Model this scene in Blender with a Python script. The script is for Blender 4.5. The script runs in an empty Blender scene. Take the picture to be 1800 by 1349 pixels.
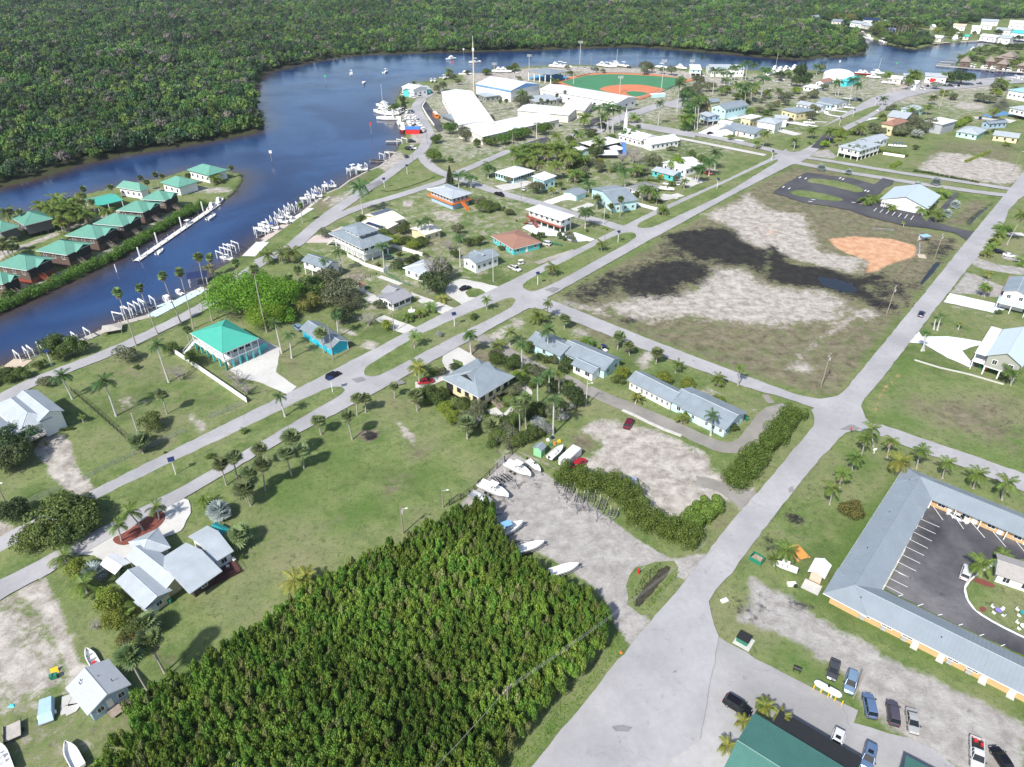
import bpy,math,random
import numpy as np
from mathutils import Vector,Matrix
random.seed(7);RNG=np.random.default_rng(7)
SC=bpy.context.scene;COL=SC.collection
R=math.radians
CAM_H=112.0;FPX=1252.0;PITCH=math.atan(818.5/FPX)
cam=bpy.data.cameras.new('camera');camo=bpy.data.objects.new('camera',cam);COL.objects.link(camo)
camo.location=(0,0,CAM_H);camo.rotation_euler=(math.pi/2-PITCH,0,0)
cam.sensor_width=36.0;cam.lens=FPX/1800*36;cam.clip_start=1.0;cam.clip_end=20000
SC.camera=camo
SUN_EL=46.0;SUN_AZ=214.0
wd=bpy.data.worlds.new('World');SC.world=wd;wd.use_nodes=True
nt=wd.node_tree;nt.nodes.clear()
sky=nt.nodes.new('ShaderNodeTexSky');sky.sky_type='NISHITA';sky.sun_disc=False
sky.sun_elevation=R(SUN_EL);sky.sun_rotation=R(SUN_AZ);sky.dust_density=1.2;sky.air_density=1.0
bg=nt.nodes.new('ShaderNodeBackground');bg.inputs['Strength'].default_value=0.12
wo=nt.nodes.new('ShaderNodeOutputWorld')
nt.links.new(sky.outputs[0],bg.inputs['Color']);nt.links.new(bg.outputs[0],wo.inputs['Surface'])
sl=bpy.data.lights.new('sun','SUN');sl.energy=4.4;sl.angle=R(2.5);sl.color=(1.0,0.96,0.9)
so=bpy.data.objects.new('sun',sl);COL.objects.link(so)
sd=Vector((math.sin(R(SUN_AZ))*math.cos(R(SUN_EL)),math.cos(R(SUN_AZ))*math.cos(R(SUN_EL)),math.sin(R(SUN_EL))))
so.rotation_euler=(-sd).to_track_quat('-Z','Y').to_euler();so.location=(0,0,300)
SC.view_settings.view_transform='Standard';SC.view_settings.look='None'
SC.view_settings.exposure=0.5;SC.view_settings.gamma=1.0;SC.view_settings.use_curve_mapping=False
SC.cycles.max_bounces=5;SC.cycles.diffuse_bounces=2;SC.cycles.glossy_bounces=2
SC.cycles.transmission_bounces=2;SC.cycles.transparent_max_bounces=4;SC.cycles.volume_bounces=0
def G(x,y,z=0.0):
 u=(x-900)/FPX;v=(674.5-y)/FPX
 dy=math.cos(PITCH)+v*math.sin(PITCH);dz=-math.sin(PITCH)+v*math.cos(PITCH)
 t=(CAM_H-z)/-dz
 return Vector((u*t,dy*t,z))
def proj(p):
 d=p[1]*math.cos(PITCH)+(CAM_H-p[2])*math.sin(PITCH)
 up=p[1]*math.sin(PITCH)-(CAM_H-p[2])*math.cos(PITCH)
 return(900+FPX*p[0]/d,674.5-FPX*up/d)
def ppm(p):
 return FPX/(p[1]*math.cos(PITCH)+(CAM_H-p[2])*math.sin(PITCH))
TL={}
for i,r in enumerate('ABCD'):
 for j in range(4):TL['%s%d'%(r,j+1)]=(450*j,(0,340,680,1009)[i],450/1785)
for k,(a,b)in dict(E1=(640,120),E2=(820,90),E3=(1020,90),E4=(1200,100),E5=(1390,100),E6=(1580,100),F2=(840,220),F3=(1040,220)).items():
 TL[k]=(a,b,220/1788)
TL.update(E7=(1400,10,.12222),E8=(1600,10,.11117),F1=(440,260,.14533),F4=(1640,340,.08894),F5=(1640,440,.178),F6=(740,560,.1675),F7=(800,740,.1675),F8=(0,340,.1675),X=(0,0,1.0))
def PX(s):
 out=[]
 for seg in s.split('/'):
  w=seg.split();o=TL[w[0]];n=[float(k)for k in w[1:]]
  out+=[(o[0]+n[i]*o[2],o[1]+n[i+1]*o[2])for i in range(0,len(n)-1,2)]
 return out
def W2(s,z=0.0):return[G(x,y,z)for x,y in(PX(s)if isinstance(s,str)else s)]
MATS={}
def mat(name,col,rough=0.6,metal=0.0,var=0.12,scale=1.5,bump=0.0,spec=0.5,alpha=None):
 if name in MATS:return MATS[name]
 m=bpy.data.materials.new(name);m.use_nodes=True;n=m.node_tree.nodes;l=m.node_tree.links
 b=n['Principled BSDF'];b.inputs['Roughness'].default_value=rough;b.inputs['Metallic'].default_value=metal
 b.inputs['Specular IOR Level'].default_value=spec
 tc=n.new('ShaderNodeTexCoord');no=n.new('ShaderNodeTexNoise');no.inputs['Scale'].default_value=scale;no.inputs['Detail'].default_value=5
 no.inputs['Roughness'].default_value=.65
 l.new(tc.outputs['Object'],no.inputs['Vector'])
 oi=n.new('ShaderNodeObjectInfo')
 r=n.new('ShaderNodeMapRange');r.inputs[1].default_value=.3;r.inputs[2].default_value=.7
 r.inputs[3].default_value=1-var;r.inputs[4].default_value=1+var*.6
 l.new(no.outputs['Fac'],r.inputs[0])
 mx=n.new('ShaderNodeVectorMath');mx.operation='SCALE';mx.inputs[0].default_value=col
 l.new(r.outputs[0],mx.inputs['Scale']);l.new(mx.outputs[0],b.inputs['Base Color'])
 if bump:
  bp=n.new('ShaderNodeBump');bp.inputs['Strength'].default_value=bump;bp.inputs['Distance'].default_value=.05
  n2=n.new('ShaderNodeTexNoise');n2.inputs['Scale'].default_value=scale*12;l.new(tc.outputs['Object'],n2.inputs['Vector'])
  l.new(n2.outputs['Fac'],bp.inputs['Height']);l.new(bp.outputs[0],b.inputs['Normal'])
 MATS[name]=m;return m
def leafmat(name,c1,c2,trans=0.25,objvar=.25,wide=0):
 if name in MATS:return MATS[name]
 m=bpy.data.materials.new(name);m.use_nodes=True;n=m.node_tree.nodes;l=m.node_tree.links;n.clear()
 out=n.new('ShaderNodeOutputMaterial');geo=n.new('ShaderNodeNewGeometry');oi=n.new('ShaderNodeObjectInfo')
 mixc=n.new('ShaderNodeMix');mixc.data_type='RGBA';mixc.inputs['A'].default_value=(*c1,1);mixc.inputs['B'].default_value=(*c2,1)
 l.new(geo.outputs['Random Per Island'],mixc.inputs['Factor'])
 hs=n.new('ShaderNodeHueSaturation');l.new(mixc.outputs['Result'],hs.inputs['Color'])
 mr=n.new('ShaderNodeMapRange');mr.inputs[3].default_value=1-objvar;mr.inputs[4].default_value=1+objvar
 l.new(oi.outputs['Random'],mr.inputs[0]);l.new(mr.outputs[0],hs.inputs['Value'])
 if wide:
  wn_=n.new('ShaderNodeTexNoise');wn_.inputs['Scale'].default_value=wide;wn_.inputs['Detail'].default_value=4;l.new(geo.outputs['Position'],wn_.inputs['Vector'])
  wr=n.new('ShaderNodeMapRange');wr.inputs[1].default_value=.32;wr.inputs[2].default_value=.68;wr.inputs[3].default_value=.62;wr.inputs[4].default_value=1.5;l.new(wn_.outputs['Fac'],wr.inputs[0])
  wm_=n.new('ShaderNodeMath');wm_.operation='MULTIPLY';l.new(mr.outputs[0],wm_.inputs[0]);l.new(wr.outputs[0],wm_.inputs[1]);l.new(wm_.outputs[0],hs.inputs['Value'])
 m2=n.new('ShaderNodeMath');m2.operation='MULTIPLY';m2.inputs[1].default_value=7.13;l.new(oi.outputs['Random'],m2.inputs[0])
 m3=n.new('ShaderNodeMath');m3.operation='FRACT';l.new(m2.outputs[0],m3.inputs[0])
 m4=n.new('ShaderNodeMapRange');m4.inputs[3].default_value=.478;m4.inputs[4].default_value=.515
 l.new(m3.outputs[0],m4.inputs[0]);l.new(m4.outputs[0],hs.inputs['Hue'])
 d=n.new('ShaderNodeBsdfPrincipled');d.inputs['Roughness'].default_value=.55;d.inputs['Specular IOR Level'].default_value=.3
 l.new(hs.outputs[0],d.inputs['Base Color'])
 t=n.new('ShaderNodeBsdfTranslucent');l.new(hs.outputs[0],t.inputs['Color'])
 ms=n.new('ShaderNodeMixShader');ms.inputs[0].default_value=trans
 l.new(d.outputs[0],ms.inputs[1]);l.new(t.outputs[0],ms.inputs[2]);l.new(ms.outputs[0],out.inputs['Surface'])
 MATS[name]=m;return m
WHITE=mat('white_paint',(.78,.78,.77),.5,var=.06)
ROOFW=mat('white_roof_metal',(.74,.75,.76),.45,var=.07,scale=.3)
ROOFG=mat('grey_blue_roof_metal',(.27,.315,.35),.42,metal=.15,var=.14,scale=.35)
ROOFL=mat('pale_roof_metal',(.46,.5,.53),.42,metal=.15,var=.12,scale=.35)
ROOFD=mat('dark_grey_shingle',(.22,.22,.23),.8,var=.2,scale=2)
ROOFT=mat('teal_roof_metal',(.045,.44,.35),.45,var=.06,scale=.4)
ROOFC=mat('green_roof_metal',(.06,.175,.145),.5,var=.1,scale=.4)
ROOFS=mat('sage_green_roof',(.13,.32,.245),.5,var=.1,scale=.5)
ROOFB=mat('brown_shingle',(.30,.16,.115),.85,var=.2,scale=1.5)
ROOFM=mat('motel_metal_roof',(.25,.29,.325),.45,metal=.1,var=.1,scale=.25)
THATCH=mat('thatch_roof',(.24,.2,.17),.95,var=.25,scale=2,bump=.5)
GLASS=mat('window_glass',(.03,.04,.05),.08,var=.2)
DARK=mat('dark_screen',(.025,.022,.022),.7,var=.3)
CONC=mat('concrete',(.5,.49,.46),.85,var=.12,scale=.6)
WOOD=mat('weathered_wood',(.3,.25,.2),.85,var=.3,scale=2)
DECK=mat('grey_deck_wood',(.42,.39,.35),.85,var=.2,scale=1.2)
REDW=mat('red_brown_wood',(.3,.07,.04),.7,var=.2)
BLACK=mat('black_rubber',(.02,.02,.02),.6,var=.2)
STEEL=mat('galvanised_steel',(.5,.51,.52),.4,metal=.6,var=.12)
TRUNK=mat('palm_trunk_grey',(.36,.33,.29),.9,var=.25,scale=6)
BARK=mat('brown_bark',(.17,.13,.1),.95,var=.3,scale=5)
OFFW=mat('off_white_wall',(.66,.63,.55),.7,var=.08)
CREAM=mat('cream_wall',(.68,.6,.38),.7,var=.08)
TAN=mat('tan_stucco',(.56,.37,.18),.8,var=.1)
BLUEW=mat('bright_blue_wall',(.02,.45,.62),.6,var=.07)
CYANW=mat('pale_cyan_wall',(.5,.72,.74),.6,var=.06)
TEALW=mat('teal_wall',(.1,.5,.5),.6,var=.08)
GREYW=mat('sage_grey_wall',(.32,.33,.29),.7,var=.08)
LBLUE=mat('light_blue_wall',(.36,.48,.6),.7,var=.1)
BROWNW=mat('brown_siding',(.13,.09,.07),.8,var=.2)
GREYS=mat('dark_grey_siding',(.1,.1,.1),.8,var=.2)
PINKW=mat('salmon_wall',(.66,.45,.36),.7,var=.08)
GREENW=mat('mint_green_wall',(.25,.55,.3),.7,var=.1)
YELLOW=mat('yellow_paint',(.8,.5,.03),.5)
ORANGE=mat('orange_paint',(.75,.22,.04),.5)
RED=mat('red_paint',(.6,.03,.03),.45)
NAVY=mat('solar_panel_blue',(.02,.03,.09),.15,var=.1)
GREENB=mat('green_bin_plastic',(.02,.2,.12),.5)
BLUEP=mat('blue_paint',(.05,.17,.55),.5)
MULCH=mat('red_mulch',(.2,.06,.045),.95,var=.3,scale=8,bump=.6)
GELC=mat('boat_gelcoat',(.8,.8,.79),.25,var=.04)
class MB:
 def __init__(s):s.v=[];s.f=[];s.m=[]
 def face(s,pts,m=0):
  i=len(s.v);s.v+=[tuple(p)for p in pts];s.f.append(tuple(range(i,i+len(pts))));s.m.append(m);return s
 def box(s,a,b,m=0):
  x0,y0,z0=a;x1,y1,z1=b;i=len(s.v)
  s.v+=[(x0,y0,z0),(x1,y0,z0),(x1,y1,z0),(x0,y1,z0),(x0,y0,z1),(x1,y0,z1),(x1,y1,z1),(x0,y1,z1)]
  for q in((3,2,1,0),(4,5,6,7),(0,1,5,4),(1,2,6,5),(2,3,7,6),(3,0,4,7)):
   s.f.append(tuple(i+k for k in q));s.m.append(m)
  return s
 def loft(s,rings,m=0,cap=True,close=True):
  i=len(s.v);n=len(rings[0])
  for r in rings:s.v+=[tuple(p)for p in r]
  for a in range(len(rings)-1):
   for b in range(n if close else n-1):
    c=(b+1)%n
    s.f.append((i+a*n+b,i+a*n+c,i+(a+1)*n+c,i+(a+1)*n+b));s.m.append(m)
  if cap:
   s.f.append(tuple(i+k for k in reversed(range(n))));s.m.append(m)
   s.f.append(tuple(i+(len(rings)-1)*n+k for k in range(n)));s.m.append(m)
  return s
 def tube(s,pts,rad,n=6,m=0):
  pts=[Vector(p)for p in pts];rad=rad if isinstance(rad,(list,tuple))else[rad]*len(pts)
  rings=[]
  for k,p in enumerate(pts):
   d=(pts[min(k+1,len(pts)-1)]-pts[max(k-1,0)]).normalized()
   a=d.cross(Vector((0,0,1))if abs(d.z)<.9 else Vector((1,0,0))).normalized();b=d.cross(a)
   rings.append([p+(a*math.cos(t)+b*math.sin(t))*rad[k]for t in[2*math.pi*j/n for j in range(n)]])
  return s.loft(rings,m)
 def prism(s,poly,z0,z1,m=0):
  return s.loft([[(p[0],p[1],z0)for p in poly],[(p[0],p[1],z1)for p in poly]],m)
 def extr(s,sec,axis,a,b,m=0):
  f=(lambda t,z,q:(q,t,z))if axis=='x' else(lambda t,z,q:(t,q,z))
  return s.loft([[f(t,z,a)for t,z in sec],[f(t,z,b)for t,z in sec]],m)
 def mesh(s,name,mats):
  me=bpy.data.meshes.new(name);me.from_pydata(s.v,[],s.f);me.update()
  for x in mats:me.materials.append(x)
  if len(mats)>1:me.polygons.foreach_set('material_index',s.m)
  return me
def addo(name,me,parent=None,M=None,label=None,kind=None):
 o=bpy.data.objects.new(name,me);COL.objects.link(o)
 if parent is not None:o.parent=parent
 if M is not None:o.matrix_basis=M
 if label:o['label']=label
 if kind:o['kind']=kind
 return o
def part(name,mb,mats,parent,M=None,**k):
 if not isinstance(mats,(list,tuple)):mats=[mats]
 return addo(name,mb.mesh(name,mats),parent,M,**k)
def TR(x=0,y=0,z=0,rz=0):return Matrix.Translation((x,y,z))@Matrix.Rotation(rz,4,'Z')
def thing(name,label,cat,loc=(0,0,0),rz=0,group=None,me=None):
 o=bpy.data.objects.new(name,me);COL.objects.link(o);o.location=loc;o.rotation_euler=(0,0,rz)
 if label:o['label']=label
 o['category']=cat
 if group:o['group']=group
 if me is None:o.empty_display_size=1
 return o
def dup(root,loc,rz=0.0,sc=1.0):
 r=root.copy();COL.objects.link(r);r.location=loc;r.rotation_euler=(0,0,rz);r.scale=(sc,sc,sc)if not isinstance(sc,tuple)else sc
 for ch in list(root.children):
  c=ch.copy();COL.objects.link(c);c.parent=r
  for g in ch.children:
   d=g.copy();COL.objects.link(d);d.parent=c
 return r
def purge(root):
 for c in list(root.children):
  for g in list(c.children):bpy.data.objects.remove(g)
  bpy.data.objects.remove(c)
 bpy.data.objects.remove(root)
LMK=[];REP=[]
def lm(px,py,s):LMK.append((G(px,py),s))
ORD=['','first','second','third','fourth','fifth','sixth','seventh','eighth','ninth','tenth','eleventh','twelfth','thirteenth','fourteenth','fifteenth','sixteenth','seventeenth','eighteenth','nineteenth','twentieth','twenty-first','twenty-second','twenty-third','twenty-fourth','twenty-fifth','twenty-sixth','twenty-seventh','twenty-eighth','twenty-ninth','thirtieth']
NUM=['','one','two','three','four','five','six','seven','eight','nine','ten','eleven','twelve','thirteen','fourteen','fifteen','sixteen','seventeen','eighteen','nineteen','twenty','twenty-one','twenty-two','twenty-three','twenty-four','twenty-five','twenty-six','twenty-seven','twenty-eight','twenty-nine','thirty']
def rep(o,desc,plural,group=None):
 REP.append((o,desc,plural));o['group']=group or plural
def finish_labels():
 used={}
 for o,d,pl in REP:
  p=Vector(o.location);best=min(LMK,key=lambda q:(q[0]-p).length)
  used.setdefault((d,pl,best[1]),[]).append(o)
 for(d,pl,s),os_ in used.items():
  if len(os_)==1:os_[0]['label']='%s near %s'%(d,s);continue
  os_.sort(key=lambda o:proj(o.location)[0])
  for i,o in enumerate(os_):
   n=len(os_)
   w='leftmost' if i==0 else 'rightmost' if i==n-1 else '%s from left'%(ORD[i+1]if i<29 else str(i+1)+'th')
   o['label']='%s of %s %s near %s'%(w,NUM[n]if n<31 else str(n),pl,s)
WATER_Z=-0.8
BANK_FOREST="X -420 470 -200 385 0 330 50 318 151 287 227 272 353 252 450 233 465 222 462 212 452 192 450 170 451 150 458 136 475 126 551 108 626 97 778 92 900 89.5 988 86 1119 82 1228 91 1350 101.5 1400 105 1486 99 1520 94 1523 88 1516 73.5"
BANK_CREEK="X 1505 62 1490 57 1470 52 1472 50 1495 54 1512 59 1530 68"
BANK_TOP="X 1556 77 1583 83 1600 86 1611 87 1639 79 1667 76 1691 73 1722 72 1800 70 1950 66"
BANK_TOWN="X 1950 150 1800 146 1771 147 1764 140 1708 139 1670 131 1580 131 1568 130 1550 133 1501 131 1449 126 1399 122 1360 124.6 1300 124.6 1249 124 1240 121 1192 119.5 1131 119.5 1039 116 986 114.6 927 118 889 123 845 130 804 131 773 138 754 143 726 146 706 157 699 172 692 194 700 215 714 237 704 254 695 268 680 282 667 292 643 302 614 317 597 330 575 338.5 563 347 540 365 510 391 469 420 440 439 416 458 378 476 360 511 312 534 268 553 214 567 161 592 141 607 75 622 0 646 -200 735 -420 850"
river=[p for s in(BANK_FOREST,BANK_CREEK,BANK_TOP,BANK_TOWN)for p in W2(s,WATER_Z)]
island=W2("X 428 316 413 338 400 350 358 363 302 393 252 426 202 453 151 484 101 506 50 529 0 552 -150 625 -260 640 -260 500 -150 445 -40 398 0 388 25 376 76 370 95 358 140 345 187 334 240 322 282 315 328 301 393 301 422 305",WATER_Z)
resort=W2("X 1680 116 1687 103 1700 93 1722 84 1744 79 1800 77 1950 74 1950 140 1800 126.5",WATER_Z)
def arr(p):return np.array([(q[0],q[1])for q in p])
def sdf(P,poly):
 A=arr(poly)if not isinstance(poly,np.ndarray)else poly
 d=np.full(len(P),1e18);ins=np.zeros(len(P),bool)
 for i in range(len(A)):
  a=A[i];b=A[(i+1)%len(A)];e=b-a;w=P-a
  t=np.clip((w@e)/max(e@e,1e-12),0,1);q=w-t[:,None]*e
  d=np.minimum(d,(q**2).sum(1))
  c=((a[1]>P[:,1])!=(b[1]>P[:,1]))
  with np.errstate(divide='ignore',invalid='ignore'):
   xi=(b[0]-a[0])*(P[:,1]-a[1])/(b[1]-a[1])+a[0]
  ins^=c&(P[:,0]<xi)
 d=np.sqrt(d);d[ins]*=-1
 return d
def river_d(P):
 return np.maximum(np.maximum(sdf(P,river),-sdf(P,island)),-sdf(P,resort))
def tile_noise(P,s,seed):
 r=np.random.default_rng(seed);T=r.random((256,256));q=P/s
 i=np.floor(q).astype(int);f=q-i;f=f*f*(3-2*f)
 g=lambda a,b:T[(i[:,0]+a)&255,(i[:,1]+b)&255]
 return(g(0,0)*(1-f[:,0])+g(1,0)*f[:,0])*(1-f[:,1])+(g(0,1)*(1-f[:,0])+g(1,1)*f[:,0])*f[:,1]
ys=np.concatenate([[20,35],48*np.exp(np.arange(0,345)*.0102),[1700,2100,3000,6000,14000]])
ss=np.concatenate([[-5,-3,-2,-1.5],np.linspace(-1.12,1.12,620),[1.5,2,3,5]])
YY,SS=np.meshgrid(ys,ss,indexing='ij');XX=SS*(.74*YY+52)
P=np.stack([XX.ravel(),YY.ravel()],1)
rd=river_d(P)
n1=tile_noise(P,3.0,1)+.5*tile_noise(P,1.3,2)
Z=np.clip((rd+(n1-.75)*.8)*.55-.55,-3,0)
Z+=(tile_noise(P,7,3)-.5)*.0
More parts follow.
